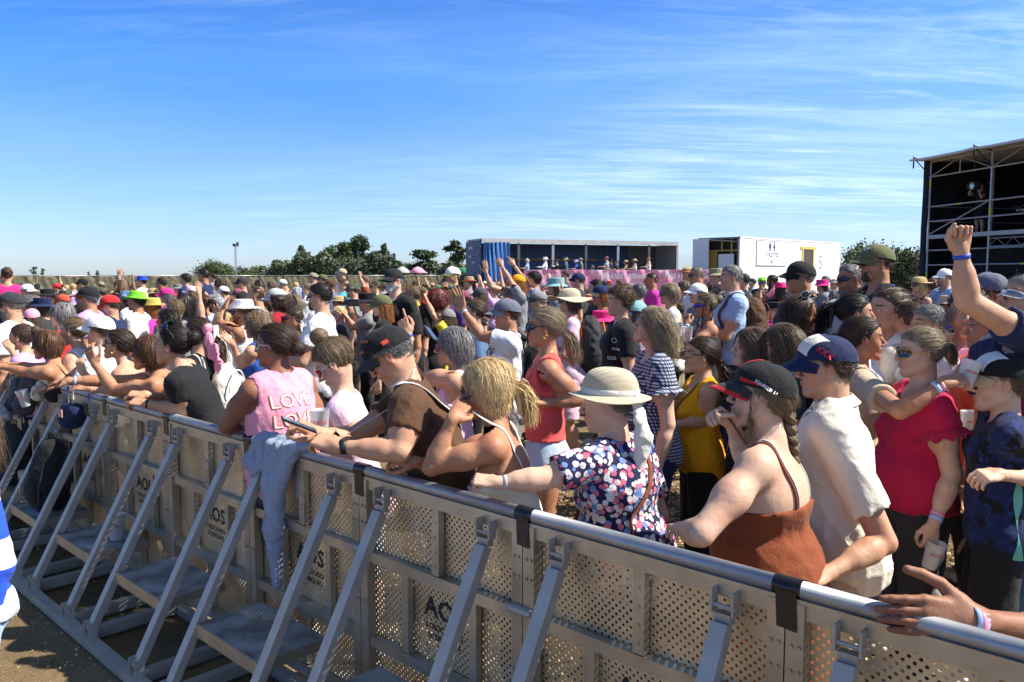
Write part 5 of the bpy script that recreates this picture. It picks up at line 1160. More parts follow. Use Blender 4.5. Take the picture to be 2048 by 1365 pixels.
# local: x towards the camera along the open face, +y inwards (to the right)
SC=pmat('scaffold_tube',(.40,.41,.43),.45,.6,var=.15); BAY=2.57; NB=4; DP=5.14
for i in range(NB+1):
    for j,y in enumerate((0,DP/2,DP)):
        if j==1 and i%2: continue
        mb=MB(); mb.tube([(i*BAY,y,0),(i*BAY,y,6.0)],.0315,8)
        for z in np.arange(.35,6,.5): mb.tube([(i*BAY,y,z-.006),(i*BAY,y,z+.006)],.062,8)
        mb.obj('standard',SC,e)
for z in(1.35,1.85,2.35,2.85,3.83,4.33):
    for y in(0,DP):
        mb=MB(); mb.tube([(0,y,z),(NB*BAY,y,z)],.026,7); mb.obj('ledger',SC,e)
    for i in(0,2,4): mb=MB(); mb.tube([(i*BAY,0,z),(i*BAY,DP,z)],.024,6); mb.obj('ledger',SC,e)
YT=pmat('yellow_tag',(.55,.6,.05),.6); mb=MB()
for x,z in((1.3,4.33),(4.6,4.33),(4.9,3.83),(3.9,2.35),(6.2,3.83)): mb.tube([(x-.1,-.0,z),(x+.1,0,z)],.0285,8)
mb.tube([(0,0,5.0),(0,0,5.25)],.034,8); mb.tube([(BAY,0,3.85),(BAY,0,4.1)],.034,8); mb.tube([(0,0,1.9),(0,0,2.1)],.034,8); mb.obj('marking_sleeve',YT,e)
for y in(0,):
    mb=MB(); mb.tube([(0,y,5.34),(NB*BAY,y,5.34)],.026,7); mb.tube([(0,y,5.84),(NB*BAY,y,5.84)],.026,7)
    for i in range(NB*2+1):
        x=i*BAY/2; mb.tube([(x,y,5.34),(x,y,5.84)],.018,6)
        if i<NB*2: mb.tube([(x+(BAY/4 if 0 else 0),y,5.34 if i%2==0 else 5.84),(x+BAY/2,y,5.84 if i%2==0 else 5.34)],.016,6)
    mb.obj('truss',SC,e)
mb=MB(); mb.tube([(.05,0,3.4),(BAY-.1,0,4.3)],.024,7); mb.tube([(.1,DP,1.2),(BAY*2,DP,3.2)],.024,7); mb.obj('brace',SC,e)
mb=MB(); mb.box((BAY*NB/2,DP*.38,3.3),(BAY*NB,DP*.76,.07)); mb.box((BAY*NB/2,-.02,3.3),(BAY*NB,.04,.13)); mb.obj('deck',pmat('deck_alu',(.34,.34,.35),.5,.6),e)
mb=MB(); mb.box((BAY*2.5,1.2,4.02),(BAY*2.9,.7,.06)); 
for x in(BAY*1.25,BAY*2.2,BAY*3.3): mb.tube([(x,.95,3.3),(x,.95,4.0)],.03,6)
mb.obj('desk',pmat('desk_grey',(.25,.25,.26),.6),e)
mb=MB(); mb.tube([(BAY,.02,3.15),(NB*BAY,.02,3.15)],.02,6); mb.tube([(BAY,.02,2.9),(NB*BAY,.02,2.9)],.02,6)
for i in range(26): x=BAY+i*.3; mb.tube([(x,.02,3.15 if i%2 else 2.9),(x+.3,.02,2.9 if i%2 else 3.15)],.010,5,False)
mb.obj('lattice_girder',SC,e)
BKC=pmat('black_cloth',(.006,.006,.007),.9,0,bump=.4,bscale=3.,bdist=.1)
mb=MB(); U,V=np.meshgrid(np.linspace(0,1,60),np.linspace(0,1,6)); mb.grid(np.stack([U*NB*BAY,DP+.08+.06*np.sin(U*60),V*6.02],-1)); mb.grid(np.stack([-.10+.03*np.sin(U*40),.10+U*DP,V*5.95],-1)); mb.grid(np.stack([NB*BAY+.1+.03*np.sin(U*40),.10+U*DP,V*5.95],-1)); mb.obj('black_backcloth',BKC,e,True)
mb=MB(); mb.grid(np.stack([U*NB*BAY,.9+.05*np.sin(U*70),.05+V*2.8],-1)); mb.obj('lower_skirt',BKC,e,True)
mb=MB(); mb.grid(np.stack([-.16+.02*np.sin(V*9),-.16+U*.26,V*6.0],-1)); mb.obj('blue_edge_strip',pmat('blue_grey_strip',(.05,.06,.10),.6),e,True)
# pale pitched roof sheets with an eave
U,V=np.meshgrid(np.linspace(0,1,41),np.linspace(0,1,10)); xx=-.15+U*(NB*BAY+.3); zz=5.98+.03*np.exp(-((np.mod(xx,BAY)-0)/.35)**2)+.03*np.exp(-((np.mod(xx,BAY)-BAY)/.35)**2)
top=np.stack([xx,-.75+V*(DP+1.0),zz-.06+.06*V-.03*(1-V)],-1); mb=MB(); mb.grid(top); mb.grid((top-np.array([0,0,.05]))[:,::-1]); mb.add(np.concatenate([top[0],top[0]-np.array([0,0,.07])]),[[i,i+1,42+i,41+i] for i in range(40)]); mb.obj('roof_sheet',pmat('roof_pvc',(.55,.54,.52),.6),e,True)
mb=MB()
for i in range(NB+1): mb.tube([(i*BAY,-.7,5.98),(i*BAY,0,5.84)],.025,6); mb.tube([(i*BAY,-.7,5.95),(i*BAY,0,5.36)],.018,6); mb.tube([(i*BAY,-.7,5.6),(i*BAY,-.7,6.0)],.025,6)
mb.obj('eave_bracket',pmat('black_metal2',(.03,.03,.035),.5),e)
def tl_(x,y,z):
    c,s=su[0],su[1]; return (sA[0]+x*c-y*s, sA[1]+x*s+y*c, z)
q=empty('spotlight',tl_(1.35,.5,4.9),math.atan2(su[1],su[0])); tag(q,'round stage spotlight hanging in the scaffold tower','spotlight')
mb=MB(); mb.lathe([(.001,.22),(.10,.2),(.14,.1),(.15,-.12),(.13,-.12),(.12,-.06)],16); oo=mb.obj('housing',pmat('black_metal2',(.03,.03,.035),.5),q,True); oo.rotation_euler=(math.radians(90),0,0); oo.rotation_euler=(math.radians(-90),0,0)
mb=MB(); mb.lathe([(.115,-.08),(.06,-.10),(.001,-.105)],16); oo=mb.obj('lens',pmat('spot_glass',(.55,.65,.6),.08,.5),q,True); oo.rotation_euler=(math.radians(-90),0,0)
mb=MB(); mb.bar((-.16,0,0),(-.16,0,.45),.02,.03); mb.bar((.16,0,0),(.16,0,.45),.02,.03); mb.tube([(0,0,.44),(0,0,.9)],.02,6); mb.obj('yoke',pmat('black_metal2',(.03,.03,.035),.5),q)
q=empty('mixing_desk',tl_(BAY*1.9,1.1,4.06),math.atan2(su[1],su[0])); tag(q,'black mixing desk and screen on the scaffold tower table','mixing desk')
mb=MB(); mb.box((0,0,.08),(1.6,.55,.14),Rot('x',-8)); mb.obj('console',pmat('desk_black',(.02,.02,.025),.5),q,bevel=.01); mb=MB(); mb.box((-.5,.1,.33),(.7,.04,.35)); mb.obj('screen',pmat('screen_dark',(.03,.04,.05),.2),q)
q=empty('cable_coil',tl_(BAY*1.25,.3,4.1),0); tag(q,'black cable coils hanging under the tower desk','cable'); mb=MB()
for i in range(7):
    a=np.linspace(0,2*np.pi,20); x0=i*.3; mb.tube(np.stack([x0*su[0]+.14*np.cos(a)*su[0],x0*su[1]+.14*np.cos(a)*su[1],-.1+.1*np.sin(a)],1),.009,5,False)
mb.obj('coil',BLK,q)
print('env',time.time()-T0)

TYRE=pmat('tyre',(.015,.015,.016),.8)
for ob,ln,cy in((TRL,cl_,1.2),(bpy.data.objects['toilet_trailer'],tl,1.2)):
    for x in(ln*.70,ln*.78,ln*.86):
        for y in(.25,2.2):
            mb=MB(); mb.tube([(x,y-.13,.5),(x,y+.13,.5)],.5,20); mb.tube([(x,y-.14,.5),(x,y-.135,.5)],.26,14); mb.obj('wheel',TYRE,ob)
    mb=MB(); mb.bar((ln*.2,.4,.95),(ln*.95,.4,.95),.1,.25); mb.bar((ln*.2,2.1,.95),(ln*.95,2.1,.95),.1,.25); mb.bar((ln*.2,.4,0),(ln*.2,.4,1),.12,.12); mb.bar((ln*.2,2.1,0),(ln*.2,2.1,1),.12,.12); mb.obj('chassis',DGM,ob)
# ================= PEOPLE =================
P=person; H={}
# ---- front row at the rail ----
H['cap']=P(1522,795,116,-32,'woman in black and red cap and strappy rust dress, long braid down her bare back','f','strap:rust','skirt:rust','braid:light',hat='cap:black,charcoal,black',d=2.78,pitch=-8,hyaw=16,roll=3,skin=0,g=1.42,lean=6,hem=.6,cutz=1.235,
  armL=((1402,1068,-.30),(1362,1058,-.12),(1335,1045,.1),'relaxed',(0,-.3,1)),armR=((1500,930,.1),(1462,846,.02),(1432,826,.0),'pinch',(0,.6,.7)))
H['shirt']=P(1650,735,114,-20,'man in navy cap with white front and cream short sleeved linen shirt',top='shirt:cream',bot='shorts:beige',hair='short:brown',hat='cap:navy,navy,navy',d=3.08,pitch=4,hyaw=8,skin=1,lean=6,g=1.18,hem=.78,loose=.03,
  armL=((1768,1085,-.30),(1650,1150,-.42),(1570,1178,-.5),'relaxed',(0,-.3,1)))
H['red']=P(1838,706,98,-5,'woman in crimson ruffle sleeve top, blonde hair clipped up, dark sunglasses','f','ruffle:crimson','pants:charcoal','clip:ash',gl='big:dark:gold',d=3.78,pitch=2,g=1.36,skin=0,hem=.88,
  armL=((1905,950,-.22),(1866,1052,-.28),(1856,1112,-.28),'grip',(0,-1,.1)),bands=[('L','lightblue',.035,.02),('L','pink',.055,.014)])
H['boy']=P(2002,768,90,-22,'boy in black and white cap with tan brim and dark blue football shirt','m','polo:jersey','shorts:black','crew:light',hat='cap:black,tan,white',d=3.45,child=True,hs=1.1,skin=0,hem=.80,
  armL=((2105,962,-.12),(1998,950,-.30),(1950,954,-.34),'grip',(0,-.5,1)))
H['fist']=P(2046,606,98,8,'man in navy t-shirt punching his fist into the sky at the right edge','m','tee:navy','jeans:denim','short:grey',gl='sport:silver:white',d=3.65,pitch=-24,skin=1,
  armL=((1934,602,-.30),(1922,502,-.32),(1922,440,-.32),'fist',(.25,1,0)),hands=.92,bands=[('L','royal',.02,.016)])
H['hand']=P(2330,640,150,10,'man mostly outside the frame laying his hand flat on the rail','m','tee:grey','jeans:denim','short:brown',d=2.15,skin=3,lean=10,res='hero',g=1.15,
  armL=((2210,1280,-.18),(1945,1240,-.27),(1780,1230,-.27),'rest',(.0,-1,.35)),hands=1.16,bands=[('L','lightblue',.0,.03),('L','pink',.004,.016)])
H['polka']=P(1213,806,108,-42,'woman in straw sun hat and navy blouse printed with white, blue and pink dots','f','shirt:polka','pants:navy','crew:grey',hat='sun:straws,offwhite',d=3.1,hatpitch=-8,hyaw=26,skin=0,g=1.5,lean=12,pitch=6,hem=.72,
  armL=((1085,958,-.22),(992,966,-.25),(915,955,-.24),'fist',(0,-.5,1)),bands=[('L','lightgrey',.035,.018)])
H['blonde']=P(972,778,110,-8,'tanned woman with blonde ponytail resting her chin on her hand','f','strap:offwhite','jeans:navy','bobpony:blonde',gl='big:dark',d=3.2,skin=2,lean=16,pitch=10,hyaw=10,g=.95,cutz=1.25,
  armL=((862,935,-.16),(905,838,-.14),(940,792,-.06),'fist',(-.3,-1,.2)),armR=((880,935,.12),(828,924,-.05),(755,918,-.06),'grip',(0,-.3,1)),bands=[('R','royal',.01,.014)])
H['brown']=P(778,712,110,2,'man in brown t-shirt and black trucker cap bending over his phone','m','tee:brown','shorts:khaki','short:salt',hat='cap:black,charcoal,black',gl='sport:blue:mustard',d=3.42,pitch=38,skin=1,lean=24,g=1.08,hatpitch=-6,neck=(.05,0,.14),
  armL=((800,903,-.30),(672,893,-.28),(602,868,-.22),'grip',(0,-.6,1)),armR=((700,880,.0),(640,868,-.1),(600,850,-.12),'grip',(0,-.3,1)),bands=[('L','black',.03,.03)])
H['girl']=P(668,728,82,2,'girl with high hair bun and white sunglasses looking down, pale pink ruffle top','f','ruffle:palepink','shorts:paledenim','topbun:light',gl='big:red:white',d=3.92,pitch=36,skin=0,lean=14,g=.9,
  armL=((712,880,-.1),(636,872,-.28),(590,852,-.3),'relaxed',(0,-.3,1)),bands=[('L','royal',.01,.012)])
H['love']=P(548,692,82,-38,'woman in pink sleeveless top with love printed on the back, white sunglasses','f','tank:pink','jeans:darkgrey','lowbun:dark',gl='big:dark:white',d=4.25,hyaw=28,skin=3,g=1.3,lean=8,loose=.024,
  armL=((452,852,-.12),(500,868,.15),(540,870,.2),'relaxed',(0,0,1)))
H['black']=P(344,692,64,0,'woman in black t-shirt with dark hair bun, sunglasses pushed up, hands clasped on rail','f','tee:black','jeans:grey','bun:black',gl='big:dark:black:up',d=4.85,lean=30,skin=1,pitch=-6,
  armL=((372,820,-.12),(292,808,-.15),(255,802,-.15),'grip',(0,-.4,1)),armR=((320,800,.1),(290,790,-.08),(256,788,-.1),'grip',(0,-.3,1)),bands=[('L','black',.01,.012),('R','white',.01,.012)])
H['hoop']=P(297,706,60,2,'auburn haired woman with gold hoop earring, one arm stretched out over the rail','f','strap:black','jeans:denim','bob:auburn',d=5.15,lean=34,skin=2,pitch=-4,cutz=1.28,
  armL=((228,780,-.14),(190,728,-.14),(172,690,-.14),'relaxed',(-.3,-1,.2)),armR=((215,762,.05),(136,762,-.05),(92,766,-.05),'relaxed',(0,-.3,1)),bands=[('R','gold',.0,.008),('R','lightblue',.04,.016)])
H['pearl']=P(236,690,57,4,'dark braided woman in round sunglasses and pearl necklace at the rail','f','strap:grey','jeans:black','lowbun:dark',gl='round:dark',d=5.7,lean=22,skin=1,pitch=-10,
  armL=((240,790,-.1),(178,778,-.15),(140,774,-.15),'open',(0,-.4,1)),armR=((200,780,.1),(166,745,.0),(156,716,.0),'grip',(-.2,-1,0)),bands=[('L','pink',.02,.01)])
H['auburn']=P(92,690,53,4,'short haired auburn woman with bare shoulders folding her arms on the rail','f','strap:black','jeans:black','bob:auburn',gl='round:dark',d=6.1,lean=30,skin=2,
  armL=((52,745,-.12),(10,735,-.1),(-12,728,-.1),'relaxed',(0,-.3,1)),armR=((60,735,.1),(15,730,.1),(-8,730,.1),'relaxed',(0,-.3,1)))
H['wtank']=P(146,664,50,2,'young woman in white tank reaching her arm over the rail beside the white cap','f','tank:white','jeans:black','pony:light',d=6.3,lean=18,skin=0,
  armL=((150,765,-.2),(98,774,-.25),(52,784,-.25),'spread',(0,-.5,1)),bands=[('L','lightblue',.0,.016)])
H['lilac']=P(42,676,45,4,'girl in lilac top holding her hands before her mouth at the left edge','f','tee:lilac','jeans:black','bun:brown',d=6.7,lean=14,skin=1,armL=((45,735,-.1),(22,700,-.1),(8,680,-.1),'grip',(0,-.5,.6)),armR='mouth' and None)
P(199,662,47,2,'person in white baseball cap and glasses and white t-shirt near the rail','m','tee:white','shorts:grey','short:brown',hat='cap:white',gl='clear:clear:black',d=6.2,skin=1,pitch=-4,L='hold')
H['bandana']=P(395,668,50,-8,'woman with pink bandana tied in her hair, black top and cream backpack','f','tank:black','jeans:black','lowpony:dark',d=5.6,skin=1)
# ---- left block ----
P(123,630,50,4,'grey haired woman in black rimmed glasses, red top and black bag strap','f','tee:red','jeans:black','bob:salt',gl='clear:clear:black',skin=1,mouth=1)
P(22,612,56,4,'big man in black cap and white t-shirt at the left edge','m','tee:white','shorts:navy','crew:grey',hat='cap:charcoal',beard='grey',gl='clear:clear:black',skin=1,pitch=4)
P(53,583,29,-2,'man in white cap worn backwards and glasses near the left edge',top='tee:grey',hair='crew:brown',hat='capback:white',gl='clear:clear:black')
P(57,612,36,8,'woman with curly greying hair and glasses between black cap and navy bucket hat','f','tee:navy',hair='curlytop:salt',gl='clear:clear:black',skin=2)
P(84,614,36,2,'woman in navy bucket hat behind the red shirted woman','f','tee:charcoal',hair='bob:brown',hat='bucket:navy')
P(64,638,36,-60,'person seen from behind with straight brown hair and pink cap','f','tee:white',hair='long:brown',hat='cap:pink')
P(94,592,28,40,'woman in black bucket hat and sunglasses far left','f','tee:offwhite',hair='bob:ginger',hat='bucket:black',gl='sport:dark')
P(130,594,26,0,'person in brown camouflage bucket hat far left',hat='bucket:camo',hair='short:dark')
P(126,604,27,-6,'person in orange red cap behind the grey haired woman',hat='cap:orangered',hair='short:grey',top='tee:black')
P(165,568,22,6,'person in plain black cap standing against the fence sheeting',hat='cap:black',hair='short:dark')
P(176,596,46,6,'moustached man in glasses, black cap with orange brim and lilac shirt',top='tee:lilac',hat='cap:black,rust',hair='short:grey',gl='clear:clear:black',beard='*grey',skin=2,pitch=-4)
P(220,612,42,6,'person in big red cap leaning forward',hat='cap:red',hair='short:brown',top='tee:navy',pitch=12)
P(158,628,36,2,'woman with dark hair tied up, just behind the white capped head','f','tee:black',hair='bun:dark')
P(193,632,38,6,'person in black bucket hat directly behind the white cap',hat='bucket:charcoal',hair='short:dark',top='tee:black')
P(240,573,30,4,'blonde woman throwing one bare arm up before the fence','f','tee:black',hair='wavy:light',armL=((236,577,-.2),(239,554,-.2),(238,534,-.2),'spread',(0,-1,0)),bands=[('L','lightblue',.01,.02)])
P(283,564,22,4,'person in shiny blue sequin fedora',hat='fedora:royal,royal',hair='short:black',beard='black',top='tee:white')
P(322,568,26,6,'dark haired man in glasses right of the blue sequin hat',hair='short:black',gl='clear:clear:black',skin=2)
P(253,598,31,8,'woman in navy patterned cap beside the neon green hat','f','tee:white',hair='bob:black',hat='cap:floralblue',skin=3)
H['neon']=P(272,604,40,2,'man in neon green fedora with neon tie over a white shirt',hat='fedora:neon,neon',top='shirt:offwhite',hair='short:brown',skin=2,roll=4,pitch=-4)
H['garland']=P(302,617,37,6,'woman in yellow straw hat wearing a magenta flower garland','f','tee:magenta',hair='bob:ginger',hat='fedora:strawyellow,strawyellow',gl='sport:dark',skin=2)
P(333,592,32,10,'grey haired person in bright pink cap','f','tee:purple',hair='bob:grey',hat='cap:hotpink',gl='sport:dark')
P(370,560,24,0,'man with dark curly hair left of the tall man in navy',hair='curlytop:black',top='tee:navy')
P(383,585,26,10,'woman in pale pink cap holding a phone','f','tee:darkgrey',hair='wavy:light',hat='cap:palepink',L='phone',R='phone')
P(368,606,36,-30,'woman with long dark hair seen from behind below the pale pink cap','f','tee:black',hair='long:black')
P(352,622,38,-70,'person with blond brown tousled hair seen from behind',hair='curlytop:light',top='tee:grey')
P(334,640,44,30,'dark haired girl looking towards the rail below the tousled hair','f','tee:white',hair='long:black',skin=2)
P(300,640,30,0,'person with greying curls in white shirt beside the magenta garland',hair='curlytop:salt',top='tee:white')
P(200,586,22,0,'person in camouflage cap between moustached man and raised arm',hat='cap:camo',hair='short:dark')
H['onshoulders']=None
P(407,552,28,0,'tall man in glasses and navy t-shirt holding a phone at his chest',top='tee:navy',bot='shorts:black',hair='short:black',gl='clear:clear:black',L='hold',R='clasp',skin=2)
P(427,556,18,-10,'person with short dark hair just behind the tall man in navy',hair='short:dark')
P(438,570,26,2,'woman lifting a phone with both hands to film the stage','f','tee:grey',hair='bob:dark',L='phone',R='phone')
P(447,585,24,0,'person in plain white cap below the filming woman',hat='cap:white',top='tee:denim',hair='short:dark')
P(484,568,27,4,'man in dark grey cap left of the man looking up',hat='cap:charcoal',hair='short:light',top='tee:black')
P(476,590,24,0,'person in wine red cap behind the white straw fedora',hat='cap:maroon',hair='short:red',top='tee:black')
P(517,569,20,10,'dark haired woman in sunglasses before the fence','f','tee:navy',hair='long:dark',gl='sport:dark')
P(543,572,22,6,'woman in large sunglasses right of the fence post','f','tee:rust',hair='bob:light',gl='big:dark')
P(565,569,20,0,'person in white cap directly in front of the fence sheeting',hat='cap:white',hair='short:grey')
H['hatman']=P(484,625,47,2,'man in white straw fedora and blue mirror sunglasses holding his hat','m','tank:white','shorts:grey','short:light',hat='fedora:white,offwhite',gl='sport:purple',beard='ginger',armL=((438,645,-.1),(448,618,-.05),(462,600,0),'relaxed',(-1,0,0)),bands=[('L','royal',.02,.012)],skin=2)
P(512,652,52,-4,'woman with frizzy light brown curls clapping in a blue top','f','tank:blue','jeans:denim','curly:light',armL=((485,735,-.1),(466,690,-.15),(438,660,-.15),'flat',(0,-.5,.8)),skin=1)
P(512,592,46,4,'short haired man in grey t-shirt with his chin lifted',top='tee:grey',hair='crew:brown',beard='*brown',pitch=-12)
P(553,600,46,4,'bearded man in light grey cap, long dark curls and dark red t-shirt',top='tee:darkred',hair='curly:dark',hat='cap:lightgrey',gl='big:dark',beard='dark',g=1.15)
P(593,588,27,8,'woman with long silver hair beside the blue phone','f','tee:lightgrey',hair='wavy:silver')
P(612,578,26,0,'man holding up a blue phone left of the white t-shirt man',hair='short:light',top='tee:white',L='phone')
P(586,604,25,30,'child in blue mirror sunglasses','f','tee:lightblue',hair='long:light',gl='sport:blue',child=True)
H['whiteT']=P(638,594,52,2,'bearded dark haired man in white t-shirt and black sunglasses',top='tee:white',bot='shorts:black',hair='short:black',beard='*brown',gl='sport:dark',d=7.0,L='hold')
P(626,556,20,0,'person in grey green cap right of the fence post',hat='cap:khaki',hair='short:brown')
P(645,560,22,-10,'person in light olive cap, second cap left of the bald head',hat='cap:olive',hair='short:dark')
P(660,572,24,-20,'person in brown cap behind the dark haired man',hat='cap:brown',hair='short:brown',top='tee:denim')
P(684,548,21,4,'grey bearded man in beige and brown cap and white shirt',top='shirt:white',hair='short:grey',hat='cap:beige',beard='grey')
P(686,570,27,0,'shaven headed man in turquoise shirt',top='shirt:teal',hair='crew:brown')
P(705,582,31,8,'man in camouflage cap and glasses',hat='cap:camo',hair='crew:brown',gl='clear:clear:black',beard='*grey')
P(730,562,20,0,'person raising one arm with a phone high above the crowd',hair='short:light',top='tee:rust',armL=((727,570,-.2),(719,553,-.2),(719,532,-.2),'grip',(0,-1,0)))
P(733,605,39,10,'man in wide black bucket hat and sunglasses pointing a camera',hat='bucket:black',hair='short:black',gl='round:dark',armL=((706,655,-.1),(694,636,-.2),(672,610,-.3),'point',(0,-.3,1)),armR=((720,650,0),(708,625,-.1),(700,608,-.1),'grip',(0,-.3,.5)))
P(750,574,26,20,'woman in sunglasses with long brown ponytail','f','tee:yellow',hair='pony:brown',gl='sport:dark')
P(766,570,24,0,'person in dark green bucket hat behind the bearded man',hat='bucket:green',hair='short:dark')
P(787,562,40,55,'smiling grey bearded man in black cap, sunglasses and black t-shirt',top='tee:black',hat='cap:black',hair='crew:grey',beard='silver',gl='sport:dark',mouth=1,skin=0,d=9.2)
P(763,612,44,4,'red haired woman in olive green cap','f','tee:black',hair='long:ginger',hat='cap:olive',skin=0)
P(800,612,36,-40,'person with short dark hair seen from behind the olive cap',hair='curlytop:dark',top='tee:charcoal')
H['lany']=P(822,592,44,12,'smiling woman in sunglasses, black t-shirt and red lanyard','f','tee:black',hair='bun:light',gl='big:dark',g=1.15,mouth=1,skin=2)
P(872,600,42,-40,'woman with dyed red curls in black top seen from behind','f','tee:black',hair='curly:red')
H['flower']=P(890,584,40,80,'woman wearing a neon flower garland and orange sunglasses facing the camera','f','tee:purple',hair='long:light',gl='round:orange:orangered',mouth=1)
P(905,553,26,40,'child in white, gold and olive trucker cap carried above the crowd','m','tee:black',hair='short:light',hat='cap:white,olive,gold',hs=1.0,d=13.5)
P(937,566,24,0,'person in small straw fedora with red patches',hat='fedora:straw,red',hair='short:brown')
P(928,598,32,2,'person in dusty maroon cap beside the raised hand',hat='cap:maroon',hair='short:brown',top='tee:lilac')
P(948,625,50,2,'woman with brown hair in a low bun behind the grey capped man','f','tee:denim',hair='lowbun:brown',d=7.2)
P(960,592,34,6,'woman in grey green cap and sunglasses, dark floral top','f','tee:floral',hair='bob:light',hat='cap:darkgrey',gl='sport:dark')
H['greyl']=P(906,694,70,2,'grey haired woman in pale pink sleeveless top stretching her arm up','f','tank:palepink','jeans:black','bob:salt',gl='sport:red',skin=1,g=1.1,d=4.7,
  armL=((850,752,-.05),(815,668,.0),(797,624,0),'point',(-.2,-1,.2)),bands=[('L','royal',.02,.016)])
H['backp']=P(1013,630,62,6,'man in blue grey cap and white t-shirt with black backpack straps, hand raised','m','tee:white','shorts:grey','crew:brown',hat='cap:greyblue,grey,greyblue',gl='sport:silver',skin=2,
  armL=((962,672,-.1),(925,620,-.05),(915,568,-.05),'open',(.6,1,.2)),bands=[('L','lightblue',.02,.016)])
P(1075,602,40,6,'man in dark grey cap and sunglasses behind the coral top',hat='cap:grey,darkgrey,grey',hair='short:grey',gl='sport:dark',top='tee:black')
H['coral']=P(1088,655,68,2,'woman in coral sleeveless top and denim shorts, ash blonde ponytail','f','tank:coral','hot:paledenim','lowpony:ash',gl='sport:dark',skin=2,d=4.6,hem=1.0,wz=1.04,
  armL=((1160,800,-.12),(1090,806,-.18),(1062,800,-.2),'relaxed',(0,-.4,1)))
P(1036,566,33,6,'person in orange cap and grey t-shirt holding both hands up high',top='tee:grey',hat='cap:mustard',hair='long:ginger',
  armL=((1020,562,-.15),(1003,532,-.15),(985,508,-.15),'grip',(0,-1,0)),armR=((982,574,0),(972,545,0),(970,522,0),'flat',(0,-1,0)),bands=[('L','white',.02,.012),('R','royal',.02,.014)])
P(1067,560,32,-10,'man with short dark curls in blue patterned shirt pointing upwards',top='shirt:floralblue',hair='curlytop:black',
  armL=((1062,578,-.2),(1027,530,-.1),(1006,512,-.1),'point',(0,-1,0)),bands=[('L','black',.02,.012)])
P(1130,552,22,0,'person lifting a black camera with long lens over the heads',hair='short:dark',top='tee:darkgrey',L='phone',R='phone')
P(1110,574,38,0,'woman with long light hair in pale blue bucket hat','f','tee:slate',hair='long:light',hat='bucket:aqua')
H['floppy']=P(1137,602,50,4,'woman in floppy cream straw hat, pink t-shirt and orange trimmed backpack','f','tee:palepink','shorts:palepink','bob:brown',hat='floppy:straws',gl='big:dark',skin=1,L='hold')
P(1156,562,32,-8,'man in navy cap and dark shirt left of the tan visor cap',hat='cap:navy',hair='crew:brown',top='tee:charcoal')
P(1190,577,36,0,'woman with black hair in loose bun and dark blouse','f','polo:charcoal',hair='bun:black')
P(1202,592,44,6,'woman in tan and navy cap, big sunglasses and rust orange top','f','tank:rust',hair='bob:ginger',hat='cap:navy,tan,navy',gl='big:dark',mouth=1,skin=2)
H['racing']=P(1238,604,52,2,'young man with curly brown hair in black racing t-shirt',top='tee:black',hair='curlytop:brown',d=6.6)
P(1268,630,58,4,'woman in pale aqua cap with brown bob and pink floral top','f','tee:floralpink',hair='bob:brown',hat='cap:aqua',gl='sport:dark',skin=1)
P(1276,582,32,0,'grey haired woman right behind the curly brown head','f','tee:grey',hair='bob:grey',gl='sport:dark')
P(1302,562,34,6,'man in orange sunglasses and magenta sports shirt',top='tee:magenta',hair='crew:black',gl='sport:orange:orange',beard='*grey',skin=2)
P(1337,588,46,4,'woman with blonde highlighted bob, sunglasses and white long sleeved top','f','long:white',hair='bob:ash',gl='big:dark',L='clasp')
P(1366,576,30,0,'woman with honey brown hair behind the blonde bob','f','tee:khaki',hair='bob:light')
H['ging']=P(1304,652,70,2,'sunburnt woman with long wavy ash hair and black and white gingham blouse','f','ruffle:gingham','jeans:navy','wavy:ash',gl='clear:clear:grey',pitch=-16,skin=0,g=1.22,d=4.75)
P(1393,552,40,4,'bald man in wraparound sunglasses',top='tee:white',hair='crew:grey',gl='sport:dark',skin=2)
P(1375,548,28,0,'person in orange straw hat behind the bald man',hat='strawhat:straw,red',hair='short:dark')
P(1380,560,24,0,'person in blue denim cap left of the bald man',hat='cap:navy',hair='short:dark')
P(1430,552,31,0,'person in beige boonie hat stroking their chin',hat='bucket:khaki',hair='short:grey',L='mouth',top='tee:black')
P(1395,588,42,6,'person in white cap and blue mirror sunglasses, grey vest',hat='cap:white',hair='short:grey',gl='sport:blue',top='tee:slate',pitch=-4)
H['halter']=P(1410,612,50,4,'slim woman in black halter top, purple sunglasses, hand at her mouth','f','strap:black','shorts:black','bun:light',gl='sport:purple',skin=2,cutz=1.33,hs=.95,L='mouth',R='hold',bands=[('L','lightblue',.02,.016)])
H['yellow']=P(1400,712,60,4,'woman in mustard yellow sleeveless top and black trousers, hair in bun','f','tank:mustard','pants:black','lowpony:dark',gl='clear:clear:black',skin=1,g=1.25,mouth=1,d=4.9,pitch=-6,loose=.018,hem=.82,
  armL=((1412,842,-.12),(1356,848,-.18),(1328,845,-.2),'point',(0,-.2,1)),armR=((1370,800,.1),(1350,780,0),(1332,762,0),'grip',(0,-.8,.4)),bands=[('R','royal',.015,.014)])
H['polo']=P(1461,556,42,4,'greying man in light blue polo shirt with brown leather backpack',top='polo:lightblue',bot='jeans:navy',hair='short:salt',d=8.3,L='cross')
P(1485,562,32,-20,'dark haired person seen from behind next to the blue polo shirt',hair='short:dark',top='tee:black')
P(1504,566,18,0,'tiny person in blue and white cap below the toilet sign',hat='cap:navy,white',top='tee:lightblue')
P(1523,566,21,40,'person in neon yellow fedora and blue mirror sunglasses',hat='fedora:neon,black',gl='sport:blue',hair='bob:blonde',top='tee:black')
P(1543,562,26,-10,'woman with dark braided hair raising a hand to her head','f','tee:maroon',hair='braid:dark',skin=3,L='mouth')
H['beads']=P(1560,580,29,-90,'person in bright pink fedora with neon bead necklaces over black t-shirt','f','tee:black',hair='wavy:dark',hat='fedora:hotpink,hotpink')
